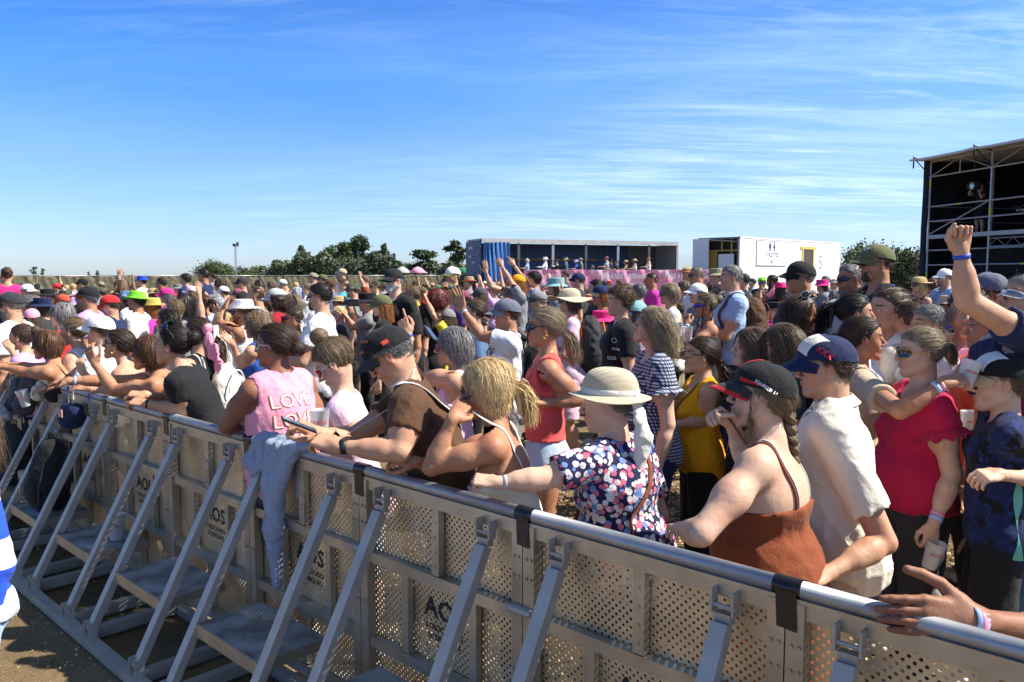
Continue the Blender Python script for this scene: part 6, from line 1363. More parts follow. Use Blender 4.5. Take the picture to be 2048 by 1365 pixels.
H['blackcap']=P(1600,556,50,2,'man in black cap and sunglasses, grey t-shirt and backpack',top='tee:slate',hat='cap:black',hair='crew:grey',gl='sport:dark',skin=2,d=6.9)
P(1577,572,18,0,'tiny dark haired person left of the black capped man',hair='short:dark')
P(1643,572,26,0,'person in bright pink sun hat right of the black capped man',hat='bucket:hotpink',hair='bob:dark')
P(1650,562,22,0,'grey haired man in sunglasses under the number five',hair='short:grey',gl='sport:dark')
P(1668,570,22,6,'person in pale straw hat left of the grey bearded man',hat='fedora:straws,offwhite',hair='short:grey')
P(1700,560,54,14,'stocky grey haired man in black sunglasses and light grey t-shirt',top='tee:lightgrey',hair='short:salt',gl='sport:dark',beard='*grey',skin=2,d=6.6)
H['tall']=P(1752,528,58,2,'tall man in olive green cap, blue sunglasses and black t-shirt',top='tee:black',hat='cap:olive',hair='crew:dark',gl='sport:blue',skin=2,d=6.2,beard='*dark')
H['grit']=P(1603,628,62,135,'young woman with long dark hair singing, sunglasses pushed up','f','tee:black',hair='long:dark',gl='round:dark:grey:up',mouth=2,skin=2,d=5.2)
P(1655,626,46,150,'young woman with wavy dark hair behind the singing woman','f','tee:grey',hair='wavy:dark',skin=3)
P(1712,628,66,165,'woman with slicked back dark ponytail and glitter cheek facing right','f','tank:white',hair='pony:black',skin=1,d=5.0,mouth=1)
P(1500,695,62,8,'young woman with straight brown hair gazing left behind the red brimmed cap','f','tee:black',hair='long:brown',skin=0,pitch=-6,d=4.6)
P(1562,688,62,-4,'young woman with brown hair right behind the gazing young woman','f','tee:charcoal',hair='long:brown',skin=1,d=4.5)
H['beige']=P(1728,678,66,165,'girl with tight braids in beige top laying her arm around the woman in crimson','f','tee:beige','jeans:denim','lowbun:dark',skin=2,d=4.25,
  armR=((1800,822,-.86),(1886,768,-.88),(1928,756,-.88),'grip',(0,-.6,1)),bands=[('R','pink',.01,.014),('R','lightblue',.03,.016)])
P(1776,622,56,12,'little girl with pulled back brown hair looking left','f','tee:white',hair='pony:brown',child=True,skin=1,d=5.4)
P(1815,640,44,-60,'person with brown ponytail and black hair tie seen from behind','f','tee:offwhite',hair='pony:brown',d=5.3)
P(1856,648,62,0,'grey haired person in round glasses right behind the woman in crimson','m','tee:white',hair='short:salt',gl='round:clear:gold',d=4.9)
P(1837,570,34,10,'blonde woman in straw hat, sunglasses and black tank top','f','tank:black',hair='long:blonde',hat='strawhat:straw,straw',gl='big:dark',skin=1)
P(1864,572,28,-30,'person with reddish frizzy hair right of the straw hat','f','tee:black',hair='curly:auburn')
P(1889,556,36,4,'man in white cap and glasses in pale blue shirt',top='tee:lightblue',hat='cap:white',gl='sport:dark',hair='crew:grey',beard='*grey')
P(1976,588,56,-70,'man in dark grey cap seen from behind beside the raised arm',top='tee:darkgrey',hat='cap:greyblue',hair='crew:dark',d=5.1)
H['jersey']=P(1935,625,50,60,'child in pink football shirt with black collar and italian flag badge','m','tee:pink',hair='short:dark',child=True,d=4.9,skin=1)
H['orangeT']=P(1968,660,56,-10,'person in orange red t-shirt behind the boy','m','tee:orangered','jeans:black','short:dark',d=4.5,L='hold',skin=2)
# child riding on shoulders at the far left
P(14,551,24,-60,'small child with bun and hot pink t-shirt riding on shoulders','f','tee:hotpink','shorts:white','bun:brown',hs=1.0,d=15)
# stagehand inside the tower, photographer in the pit
q=tl_(.8,1.3,3.34); P(0,0,30,20,'stagehand in black standing in the shade of the scaffold tower',top='tee:black',bot='shorts:black',hair='short:dark',loc=(q[0],q[1],3.34+1.62),floor=3.34,res='mid',L='mouth',R='phone')
P(-104,842,158,55,'person in blue and white striped jersey standing inside the pit at the left edge','f','long:bluewhite','jeans:lightblue','long:brown',d=2.75,L='down',R='down',res='hero',side=0)
# ---- platform ----
for (px,py,sx_,tp,hr,ht,lb) in [(1054,522,'f','tee:lightblue','bob:white',None,'white haired woman in pale blue at the left end of the platform railing'),(1090,519,'f','long:white','bob:white','bucket:white','white haired person in white jacket leaning on the platform railing'),
  (1113,524,'m','shirt:khaki','short:grey','cap:navy','person in navy cap and khaki shirt on the platform'),(1131,520,'m','tee:denim','short:dark','bucket:khaki','person in khaki bucket hat above the lifted camera on the platform'),
  (1152,524,'f','tee:blue','bob:grey','bucket:lightblue','woman in bright blue top and pale sun hat on the platform'),(1161,521,'m','tee:grey','short:dark','cap:grey','person in grey cap just behind the bright blue top on the platform'),
  (1184,535,'f','tee:lilac','bob:light',None,'blonde seated person peeking over the pink banner'),(1213,518,'m','tee:lightgrey','short:dark','cap:maroon','person in maroon cap and light grey t-shirt on the platform'),
  (1222,524,'m','tee:navy','short:dark','cap:black','small person in black cap left of the man in black on the platform'),(1232,526,'m','tee:black','short:black',None,'dark haired man in black leaning over the pink banner'),
  (1251,525,'f','tank:rust','bob:brown','strawhat:straw','woman in straw hat and tan top on the platform'),(1269,523,'f','tank:white','bob:dark','strawhat:straws,black','woman in cream hat and white top, second from right on the platform'),
  (1297,519,'f','tank:white','short:ginger',None,'person in white sleeveless top at the right end of the platform')]:
    P(px,py,8.9,8,lb,sx_,tp,hair=hr,hat=ht,d=41.45,loc=at(px,py,41.45),floor=1.2 if px!=1184 else .75,L='rail' if px!=1161 else 'down',res='far',group='people on the viewing platform')
# ---- the dense crowd behind ----
rng=np.random.RandomState(21)
tops=['white','black','navy','charcoal','black','darkgrey','navy','brown','grey','red','lightblue','pink','charcoal','lightgrey','denim','olive','coral','teal','mustard','offwhite','lilac','maroon','slate','orangered','royal','yellow','magenta']
hairs=['brown','dark','black','dark','brown','light','grey','blonde','auburn','salt','silver']; hws={'brown':'brown','dark':'dark brown','black':'black','light':'light brown','grey':'grey','blonde':'blonde','auburn':'auburn','salt':'greying','silver':'silver'}
cw={'navy':'navy','darkgrey':'dark grey','offwhite':'off-white','lightblue':'light blue','lightgrey':'light grey','orangered':'orange red','slate':'slate blue','royal':'royal blue','magenta':'magenta'}
hatk=[None,None,None,None,'cap','cap','bucket','cap',None,None,None,'strawhat','fedora']; hatc=['black','white','navy','beige','red','grey','khaki','hotpink','orange','olive','royal']
marks=[(0,140,'near the left edge'),(140,310,'before the second fence panel'),(310,450,'behind the tall man in navy'),(450,590,'left of the tall trees'),(590,710,'below the tall trees'),(710,830,'around the bearded man in black cap'),(830,930,'behind the neon garland'),(930,1060,'before the gathered blue curtain'),(1060,1200,'before the left half of the pink banner'),(1200,1400,'before the right half of the pink banner'),(1400,1500,'before the open end of the toilet trailer'),(1500,1600,'below the toilet sign'),(1600,1700,'below the number five'),(1700,1845,'before the right hand trees'),(1845,2060,'under the scaffold tower')]
used=set(p['label'] for p in PEOPLE); cnt=0; tries=0; occ=[(p['x'],p['y'],p['s']) for p in PEOPLE]
while cnt<105 and tries<6000:
    tries+=1
    px=rng.uniform(-15,2060) if rng.rand()<.55 else rng.uniform(900,1850); dd=rng.uniform(8,34); s_=.225*F_PX/dd; hz=rng.uniform(1.50,1.68); py=550+(CAM_H-hz)*F_PX/dd
    if any(abs(px-a)<(s_+c)*.42 and abs(py-b)<(s_+c)*.40 for a,b,c in occ): continue
    X=(px-1024)*dd/F_PX
    if X>12.2 and dd>14: continue
    if dd>27 and px<700: continue
    sx_='mf'[rng.randint(2)]; tp=tops[rng.randint(len(tops))]; hc_=hairs[rng.randint(len(hairs))]; hk=hatk[rng.randint(len(hatk))]; hcol=hatc[rng.randint(len(hatc))]
    mk=next((m[2] for m in marks if m[0]<=px<m[1]),'near the right edge' if px>1000 else 'near the left edge')
    hn={'cap':'cap','bucket':'bucket hat','fedora':'fedora','strawhat':'straw hat'}.get(hk)
    lb=(('person in %s %s and %s top, %s'%({'hotpink':'pink','royal':'blue'}.get(hcol,hcol),hn,cw.get(tp,tp),mk)) if hn and hk!='strawhat' else ('%s haired person in %s%s top, %s'%(hws[hc_],'straw hat and ' if hk=='strawhat' else '',cw.get(tp,tp),mk)))
    if lb in used or len(lb.split())>16: continue
    used.add(lb); occ.append((px,py,s_)); cnt+=1
    st=(['short','short','crew','curlytop'] if sx_=='m' else ['bob','long','pony','bun','wavy'])[rng.randint(4)]
    arms=['down','down','hold','clasp','cross','phone','clap','raise','clap','high','phone'][rng.randint(11)]
    P(px,py,s_,[0,0,8,-12,20,-30][rng.randint(6)],lb,sx_,'tee:'+tp,['jeans:denim','shorts:khaki','pants:black'][rng.randint(3)],st+':'+hc_,hat=(hk+':'+(hcol if hk!='strawhat' else 'straw')) if hk else None,gl=[None,'sport:dark'][rng.randint(2)],d=dd,res='far' if s_<36 else 'mid',L=arms,R=arms if arms in('phone','clap','clasp','cross') or (arms=='high' and rng.rand()<.5) else 'down',skin=[0,1,1,2,3][rng.randint(5)],seed=int(rng.randint(99)),group='standing festival crowd')
print('people',len(PEOPLE),time.time()-T0)
# ================= BELONGINGS AND SMALL THINGS =================
def bvh_of(o,M=None):
    me=o.data; n=len(me.vertices); co=np.empty(n*3,np.float32); me.vertices.foreach_get('co',co); co=co.reshape(-1,3)
    return BVHTree.FromPolygons([tuple(c) for c in co.tolist()],[tuple(p.vertices) for p in me.polygons])
def path_on(bv,fn,n=40,off=.004):
    out=[]
    for i in range(n):
        a,dr=fn(i/(n-1)); h=bv.ray_cast(Vector(np.asarray(a,float)),Vector(nrm(dr)),1.)
        if h[0] is not None: out.append((np.array(h[0])-nrm(dr)*off,-nrm(dr)))
    return out
def strip(path,w,mat,name,parent,M=None,th=.004):
    P_=np.array([p for p,_ in path]); No=np.array([n_ for _,n_ in path])
    for _ in range(3): P_[1:-1]=(P_[:-2]+2*P_[1:-1]+P_[2:])/4
    T=np.gradient(P_,axis=0); T/=np.linalg.norm(T,axis=1)[:,None]+1e-9; B=np.cross(T,No); B/=np.linalg.norm(B,axis=1)[:,None]+1e-9; No2=np.cross(B,T)
    mb=MB(); a=[P_-B*w/2,P_+B*w/2,P_+B*w/2+No2*th,P_-B*w/2+No2*th]; V=np.stack(a+[a[0]],1); mb.grid(V); return mb.obj(name,mat,parent,True,M=M)
def body_bvh(P_):
    o=P_['top'] or P_['body']; k='bvh'
    if k not in P_: P_[k]=bvh_of(o)
    return P_[k]
def around(P_,y0,y1,a0=-50,a1=230,off=.006,zc=1.22,n=46):
    """path over the shoulder: angle in the fore-aft plane from front low (a0) over the top (90) to back low (a1)"""
    U=P_['J']['U']; RL=P_['J']['RL']
    def fn(t):
        a=math.radians(a0+(a1-a0)*t); y=y0+(y1-y0)*(.5-.5*math.cos(math.pi*t)) if y0*y1<0 else y0+(y1-y0)*t; d=RL@np.array([math.cos(a),0,math.sin(a)]); c=U((0,y,zc)); return c+d*.6,-d
    return path_on(body_bvh(P_),fn,n,off)
def worn(P_,name,label,cat):
    e=empty(name,P_['root'],P_['rz'],P_['S']); tag(e,label,cat); return e
def pack(P_,label,c1,c2='black',sz=(.15,.17,.25),zc=1.20,strapc='black'):
    U=P_['J']['U'];RL=P_['J']['RL']; e=worn(P_,'backpack',label,'backpack'); c=U((-.20,0,zc)); s=sz
    Pm=[ell(c,(s[0]*.72,s[1]*.95,s[2]),RL,k=.03),ell(c+RL@np.array([0,0,-.09]),(s[0]*.85,s[1],s[2]*.62),RL,k=.05)]
    V,Q=march(Pm,.013,disp=folds(3,.008)); o=mkobj('bag_body',mkmesh('bag_body',V,[Q],True,[cloth(c1)]),e)
    V,Q=march([ell(c+RL@np.array([-s[0]*.62,0,-.09]),(s[0]*.42,s[1]*.72,s[2]*.42),RL)],.013,disp=folds(5,.006)); mkobj('pocket',mkmesh('pocket',V,[Q],True,[cloth(c2)]),o)
    mb=MB(); a=np.linspace(0,np.pi,20)
    mb.tube([c+RL@np.array([-s[0]*.55-.02,s[1]*.86*math.cos(t),-.02+s[2]*.86*math.sin(t)]) for t in a],.006,6); mb.obj('piping',cloth(c2),o,True)
    for sgn in(1,-1):
        p=around(P_,sgn*.105,sgn*.10,-62,175,.008)
        if len(p)>5: strip(p,.05,cloth(strapc),'strap',e)
    return e
def crossbag(P_,label,col,sgn=1,w=.022,bag=True,bagcol=None,a0=-60,a1=245):
    e=worn(P_,'shoulder_bag',label,'shoulder bag'); p=around(P_,-sgn*.13,sgn*.11,a0,90,.006,n=26); q=around(P_,sgn*.11,-sgn*.13,90,a1,.006,n=26); pp=p+q[1:]
    if len(pp)>5:
        gaps=[np.linalg.norm(pp[i+1][0]-pp[i][0]) for i in range(len(pp)-1)]; cut=[i for i,g_ in enumerate(gaps) if g_>.12]; pp=pp if not cut else (pp[cut[-1]+1:] if cut[-1]<len(pp)/2 else pp[:cut[0]+1])
        if len(pp)>5: strip(pp,w,cloth(col),'strap',e)
    if bag:
        U=P_['J']['U']; c=U((.02,-sgn*.24,.93)); V,Q=march([ell(c,(.11,.045,.085)),ell(c+np.array([0,0,-.03]),(.12,.05,.07))],.012,disp=folds(2,.006)); mkobj('bag_body',mkmesh('bag_body',V,[Q],True,[cloth(bagcol or col)]),e)
    return e
H['brown'] and crossbag(H['brown'],'white strap of a shoulder bag across the brown t-shirt back','white',1,.05,bag=False,a0=88)
crossbag(H['yellow'],'olive shoulder bag with strap across the mustard yellow top','olive',1,.022)
crossbag(H['coral'],'thin tan bag strap across the coral sleeveless top','beige',1,.012,bag=False)
crossbag(H['polka'],'brown leather bag strap slung across the polka dot blouse','rust',-1,.02,bag=False)
crossbag(H['beige'],'wide black bag strap across the beige top','black',-1,.04,bag=False)
crossbag(H['greyl'],'dark red pouch strap across the pale pink sleeveless top','maroon',1,.012,bag=False)
pack(H['floppy'],'grey backpack with orange piping on the woman in floppy hat','charcoal','orange',(.17,.17,.27),strapc='orange')
pack(H['polo'],'brown leather backpack on the man in light blue polo shirt','brown','brown',(.15,.16,.24),strapc='brown')
pack(H['blackcap'],'black backpack on the man in black cap and grey t-shirt','black','black',(.12,.15,.22))
pack(H['backp'],'black backpack with padded straps on the man raising his palm','black','charcoal',(.12,.15,.22))
pack(H['bandana'],'cream canvas backpack behind the pink bandana','offwhite','offwhite',(.12,.14,.2),strapc='offwhite')
# thin straps of the rust dress, necklaces, earrings
def thin_strap(P_,y,col,w=.016,a0=-30,a1=210,name='dress_strap',src='body'):
    b=P_.get('bb') or bvh_of(P_['body']); P_['bb']=b; U=P_['J']['U'];RL=P_['J']['RL']
    def fn(t): a=math.radians(a0+(a1-a0)*t); d=RL@np.array([math.cos(a),0,math.sin(a)]); c=U((0,y,1.24)); return c+d*.6,-d
    p=path_on(b,fn,50,.002)
    if len(p)>5: strip(p,w,cloth(col),name,P_['o'],th=.003)
for y in(.092,-.092): thin_strap(H['cap'],y,'rust',.018,70,210)
for y in(.082,-.082): thin_strap(H['cap'],y,'lightgrey',.009,95,205,'bra_strap')
for y in(.085,-.085): thin_strap(H['blonde'],y,'offwhite',.026,82,212)
for k_ in('hoop','auburn','pearl'):
    for y in(.09,-.09): thin_strap(H[k_],y,'black' if k_!='pearl' else 'lightgrey',.010)
for y in(.06,-.06): thin_strap(H['halter'],y,'black',.03,-30,100)
GOLD=pmat('gold_metal',(.75,.5,.15),.25,.95); SILV=pmat('silver_metal',(.7,.7,.72),.25,.95); PRL=pmat('pearl',(.75,.72,.66),.25)
def hoop(P_,r=.013,mat=GOLD,dangle=False):
    for s in(1,-1):
        mb=MB(); c=np.array([-.004,s*.083,-.040-r]); a=np.linspace(0,2*np.pi,16)
        if dangle:
            for i in range(5): mb.tube([c+np.array([0,0,-.009*i]),c+np.array([0,0,-.009*i-.005])],.0022,6)
        else: mb.tube(np.stack([c[0]+r*np.cos(a),np.full(16,c[1]),c[2]+r*np.sin(a)],1),.0018,6)
        mb.obj('earring',mat,P_['o'],True,M=M4(P_['MH'][:3,:3],P_['MH'][:3,3]))
hoop(H['hoop'],.015); hoop(H['pearl'],.010); hoop(H['coral'],.011); hoop(H['cap'],.01,SILV,True)
def necklace(P_,mat,r=.0016,beads=False,drop=.0,name='necklace'):
    b=P_.get('bb') or bvh_of(P_['body']); P_['bb']=b; nb=P_['J']['nb']; hd=nrm(P_['J']['head']-nb); side_=np.array([0,1.,0]); fw=nrm(np.cross(side_,hd)); pts=[]
    for i in range(41):
        a=i/40*2*np.pi; d=fw*math.cos(a)+side_*math.sin(a); c=nb+hd*(.012-.045*math.cos(a)-drop*max(math.cos(a),0)); h=b.ray_cast(Vector(c+d*.3),Vector(-d),.4)
        if h[0] is not None: pts.append(np.array(h[0])+d*(r+.001))
    if len(pts)<8: return
    mb=MB()
    if beads:
        pts=np.array(pts); seg=np.linspace(0,len(pts)-1,60)
        for t in seg: p=pts[int(t)]*(1-t%1)+pts[min(int(t)+1,len(pts)-1)]*(t%1); mb.lathe([(.0001,.0042),(.003,.003),(.0042,0),(.003,-.003),(.0001,-.0042)],7,c=p)
    else: mb.tube(pts,r,5,False)
    mb.obj(name,mat,P_['o'],True)
necklace(H['cap'],SILV,.0013); necklace(H['brown'],SILV,.0022); necklace(H['pearl'],PRL,beads=True); necklace(H['coral'],GOLD,.0013)
# scarf of the straw hat, bandana, lei, beads
def blobobj(name,prims,v,mat,parent=None,M=None,fold=.006,seed=1,cuts=()):
    V,Q=march(prims,v,disp=folds(seed,fold),cuts=cuts); V=relax(V,Q,1,.3); return mkobj(name,mkmesh(name,V,[Q],True,[mat]),parent,M)
def hatpt(P_,p): return P_['MH'][:3,:3]@np.asarray(p,float)+P_['MH'][:3,3]
Pk=H['polka']; a=hatpt(Pk,(-.125,.03,.03)); b2=a+np.array([-.05,.02,-.16]); c_=a+np.array([-.03,.05,-.36]); blobobj('hat_scarf',[cone(a,b2,.016,.030,k=.02),cone(b2,c_,.030,.022,k=.02),cone(a,a+np.array([-.04,.05,-.10]),.014,.018,k=.01)],.007,cloth('offwhite'),Pk['o'],fold=.010)
Pk=H['bandana']; a=hatpt(Pk,(-.10,.03,.04)); blobobj('bandana',[ell(a,(.036,.048,.040)),ell(a+np.array([-.03,.05,-.07]),(.030,.020,.05)),ell(a+np.array([-.07,.07,-.15]),(.038,.014,.065)),ell(a+np.array([-.11,.08,-.24]),(.030,.010,.055))],.007,cloth('pink'),Pk['o'],fold=.012)
def garland(P_,cols,base='neck',r=.03,n=26,name='flower_garland'):
    r_=np.random.RandomState(4); nb=P_['J']['nb']
    for ci,cn in enumerate(cols):
        mb=MB()
        for i in range(ci,n,len(cols)):
            a=i/n*2*np.pi
            c=hatpt(P_,(-.012+.118*math.cos(a),.098*math.sin(a),.065)) if base=='head' else nb+np.array([.03+.11*math.cos(a)+.03,.11*math.sin(a),-.02-.09*max(0,math.cos(a))])
            for _ in range(5): d=nrm(r_.normal(size=3)); e1=nrm(np.cross(d,[.3,.2,1])); e2=np.cross(d,e1); q=c+d*r*.5; mb.add([q-e1*r*.6,q+e2*r*.6,q+e1*r*.6,q-e2*r*.6],[[0,1,2,3]])
        mb.obj(name,cloth(cn),P_['o'])
garland(H['flower'],['neon','hotpink','orange','yellow','royal'],'head'); garland(H['garland'],['magenta','hotpink'],n=34,r=.04)
def beads(P_,col,drop,name='bead_necklace'):
    nb=P_['J']['nb']; b=P_.get('tb') or body_bvh(P_); pts=[]
    for i in range(31):
        a=i/30*2*np.pi; y=.085*math.sin(a); z=nb[2]-.02+( -drop*(1-math.cos(a))*.5); s_=-1; h=b.ray_cast(Vector((s_*.5,y,z)),Vector((-s_,0,0)),.6)
        if h[0] is not None: pts.append(np.array(h[0])+np.array([s_*.006,0,0]))
    if len(pts)>5: mb=MB(); mb.tube(pts,.006,6,False); mb.obj(name,pmat('bead_'+col,COL[col],.4),P_['o'],True)
for c,dp in(('neon',.26),('orange',.24),('red',.22),('yellow',.28)): beads(H['beads'],c,dp)
mb=MB(); nb=H['lany']['J']['nb']; p=around(H['lany'],.06,.03,-20,95,.006,n=16)
for s in(1,-1):
    p=around(H['lany'],s*.06,s*.012,75,-25,.006,zc=1.2,n=18)
    if len(p)>4: strip(p,.014,cloth('orangered'),'lanyard',H['lany']['o'])
mb=MB(); p=around(H['neon'],.0,.0,60,-35,.006,n=16); len(p)>4 and strip(p,.055,cloth('neon'),'necktie',H['neon']['o'])
# ---------------- writing and marks on clothes ----------------
def on_cap(P_,txt,size,az,el,col,bold=.02,rollt=0,offc=(-.01,0,.04)):
    h=P_['hat']; bv=bvh_of(h); a,e=math.radians(az),math.radians(el); no=np.array([math.cos(e)*math.cos(a),math.cos(e)*math.sin(a),math.sin(e)]); rt=nrm(np.cross([0,0,1],no)); up=np.cross(no,rt); r=math.radians(rollt); rt,up=rt*math.cos(r)+up*math.sin(r),up*math.cos(r)-rt*math.sin(r)
    decal(txt,size,np.array(offc)+no*.12,rt,up,pmat('print_'+col,COL[col],.6),'lettering',h,None,bv,.0034,bold)
on_cap(H['shirt'],'KKK',.036,76,15,'red',.022,-36); on_cap(H['cap'],'SQUEEZIE 14',.0155,88,3,'white',.02,-24)
on_cap(H['tall'],'NY',.040,12,30,'white'); on_cap(H['backp'],'NY',.040,12,28,'lightgrey'); on_cap(H['brown'],'BOSTON',.020,25,42,'orange',.02); on_cap(H['brown'],'CAFE',.018,25,18,'orange',.02)
h=H['cap']['hat']; bv=bvh_of(h); q_=mkobj('brim_edge',HATC['edge'],h); setmats(q_,[cloth('red')])
def patch_on(o,name,center,rt,up,w,h_,mat,bv,off=.003,nu=18,nv=14,shape=None):
    no=np.cross(rt,up); G=[]
    for j in range(nv):
        row=[]
        for i in range(nu):
            u,v=(i/(nu-1)-.5),(j/(nv-1)-.5)
            if shape: u,v=shape(u,v)
            p=center+rt*u*w+up*v*h_; q=bv.ray_cast(Vector(p+no*.12),Vector(-no),.3); row.append((np.array(q[0])+no*off) if q[0] is not None else p)
        G.append(row)
    mb=MB(); mb.grid(np.array(G)); return mb.obj(name,mat,o,True)
X_,Y_,Z_=np.eye(3)
patch_on(h,'red_panel',np.array([.06,.0,.11]),nrm(np.array([0,1.,0])),nrm(np.array([-1,0,1.])),.028,.10,cloth('red'),bv)
patch_on(h,'side_flash',np.array([.03,.10,.052]),nrm(np.array([-1,0,-.12])),Z_,.11,.016,cloth('red'),bv,shape=lambda u,v:(u,v*(.5-u)))
patch_on(H['shirt']['hat'],'white_panel',np.array([.055,0,.10]),nrm(np.array([0,1.,0])),nrm(np.array([-1,0,1.2])),.125,.10,cloth('offwhite'),bvh_of(H['shirt']['hat']))
patch_on(H['boy']['hat'],'white_panel',np.array([.055,0,.10]),nrm(np.array([0,1.,0])),nrm(np.array([-1,0,1.2])),.125,.10,cloth('white'),bvh_of(H['boy']['hat']))
patch_on(H['brown']['hat'],'orange_tag',np.array([-.03,.11,.06]),nrm(np.array([-1,0,0])),Z_,.030,.018,cloth('orangered'),bvh_of(H['brown']['hat']))
def on_top(P_,txt,size,org,rt,up,col,bold=.01,off=.004,name='lettering'):
    U=P_['J']['U'];RL=P_['J']['RL']; bv=body_bvh(P_); decal(txt,size,U(org),RL@np.asarray(rt,float),RL@np.asarray(up,float),pmat('print_'+col,COL[col],.7),name,P_['top'],None,bv,off,bold)
for z,y in((1.315,.02),(1.215,.02),(1.115,.02)):
    on_top(H['love'],'LOVE',.095,(-.20,y,z),(0,-1,0),(0,0,1),'coral',.035,.0035,'lettering_outline'); on_top(H['love'],'LOVE',.095,(-.20,y,z),(0,-1,0),(0,0,1),'cream',.004,.0055)
on_top(H['tall'],'SEVILLA',.055,(.16,.06,1.27),(0,1,0),(0,0,1),'white',.004)
on_top(H['racing'],'G/25   25',.035,(.05,.16,1.20),(-1,.25,0),(0,0,1),'white',.01); on_top(H['racing'],'TEAM',.025,(.05,.16,1.27),(-1,.25,0),(0,0,1),'white',.01); on_top(H['racing'],'O',.06,(.06,.15,1.33),(-1,.3,0),(0,0,1),'white',-.02)
on_top(H['jersey'],'Je',.16,(.2,.02,1.10),(0,1,0),(0,0,1),'white',.02,.007)
bv=body_bvh(H['jersey']); U=H['jersey']['J']['U']
patch_on(H['jersey']['top'],'black_band',U((.1,.02,1.10)),Y_,Z_,.30,.13,cloth('black'),bv,.003)
for i,c in enumerate(('green','white','red')): patch_on(H['jersey']['top'],'badge_stripe',U((.1,.045+.014*i,1.28)),Y_,Z_,.014,.055,pmat('flag_'+c,(COL[c]),.6),bv,.004,3,4)
patch_on(H['fist']['top'],'red_print',H['fist']['J']['U']((.1,.05,1.2)),nrm(np.array([-.6,.8,0])),Z_,.20,.12,pmat('print_dull_red',(.25,.03,.06),.8),body_bvh(H['fist']),.004)
patch_on(H['boy']['top'],'side_piping',H['boy']['J']['U']((-.05,.12,1.05)),nrm(np.array([-1.,-.2,0])),Z_,.018,.40,pmat('piping_green',(.12,.45,.33),.7),body_bvh(H['boy']),.004,3,14,shape=lambda u,v:(u*(1.2+1.2*math.sin(v*9)),v))
# collar of the cream shirt
def collar(P_,col):
    b=P_.get('bb') or bvh_of(P_['body']); P_['bb']=b; nb=P_['J']['nb']; hd=nrm(P_['J']['head']-nb); sd=np.array([0,1.,0]); fw=nrm(np.cross(sd,hd)); A=[];B_=[]
    for i in range(29):
        a=math.radians(35+290*i/28); d=fw*math.cos(a)+sd*math.sin(a); c=nb+hd*.030; h=b.ray_cast(Vector(c+d*.3),Vector(-d),.4); p=np.array(h[0]) if h[0] is not None else c+d*.06; A.append(p+d*.008+hd*.012); B_.append(p+d*.034-hd*(.030+.01*math.cos(a)))
    A=np.array(A);B_=np.array(B_); mb=MB(); mb.grid(np.stack([A,A+nrm([0,0,1])*.0+ (B_-A)*.1+hd*.006,(A+B_)/2+hd*.004,B_,B_-hd*.004,(A+B_)/2-hd*.004],0)); mb.obj('collar',cloth(col),P_['top'],True)
collar(H['shirt'],'cream'); collar(H['polo'],'lightblue')
def ruffle(P_,col):
    for nm,s in(('L',1),('R',-1)):
        S_,E_=P_['J']['sh'+nm],P_['J']['el'+nm]; d=nrm(E_-S_); c=S_+d*.095; e1=nrm(np.cross(d,[0,0,1.])); e2=np.cross(d,e1); g=P_['sp'].get('g',1)**.5; G=[]
        for j in range(5):
            row=[]
            for i in range(73):
                a=i/72*2*np.pi; r=(.060+.011*j)*g+.010*j/4*math.sin(a*13+s)+.006*j/4*math.sin(a*7); row.append(c+(e1*math.cos(a)+e2*math.sin(a))*r+d*(.012*j+.008*j/4*math.sin(a*13+1.2)))
            G.append(row)
        mb=MB(); mb.grid(np.array(G)); mb.obj('sleeve_ruffle',cloth(col),P_['top'],True)
ruffle(H['red'],'crimson'); ruffle(H['girl'],'palepink'); ruffle(H['ging'],'gingham')
# glitter on cheeks
def glitter(P_,cols,c=(.055,.062,-.015),n=60,rad=.02):
    b=P_.get('bb') or bvh_of(P_['body']); P_['bb']=b; r_=np.random.RandomState(3); mbs=MB(); mbs.mi=0; R_=P_['MH'][:3,:3]; k=0
    for i in range(n):
        q=np.array(c)+r_.normal(size=3)*np.array([rad,0,rad])*.7; w_=R_@(q+np.array([0,.06,0]))+P_['MH'][:3,3]; d=R_@np.array([0,-1.,0]); h=b.ray_cast(Vector(w_),Vector(d),.15)
        if h[0] is None: continue
        p=np.array(h[0])-nrm(d)*.0012; s_=.0022; e1=R_@np.array([1,0,0])*s_; e2=R_@np.array([0,0,1])*s_; mbs.mi=i%len(cols); mbs.add([p-e1,p-e2,p+e1,p+e2],[[0,1,2,3]]); k+=1
    if k: mbs.obj('face_glitter',[pmat('glitter_'+x,COL[x],.3,.5) for x in cols],P_['o'])
glitter(H['brown'],['gold','orange','royal']); glitter(H['girl'],['purple','magenta','lilac'])
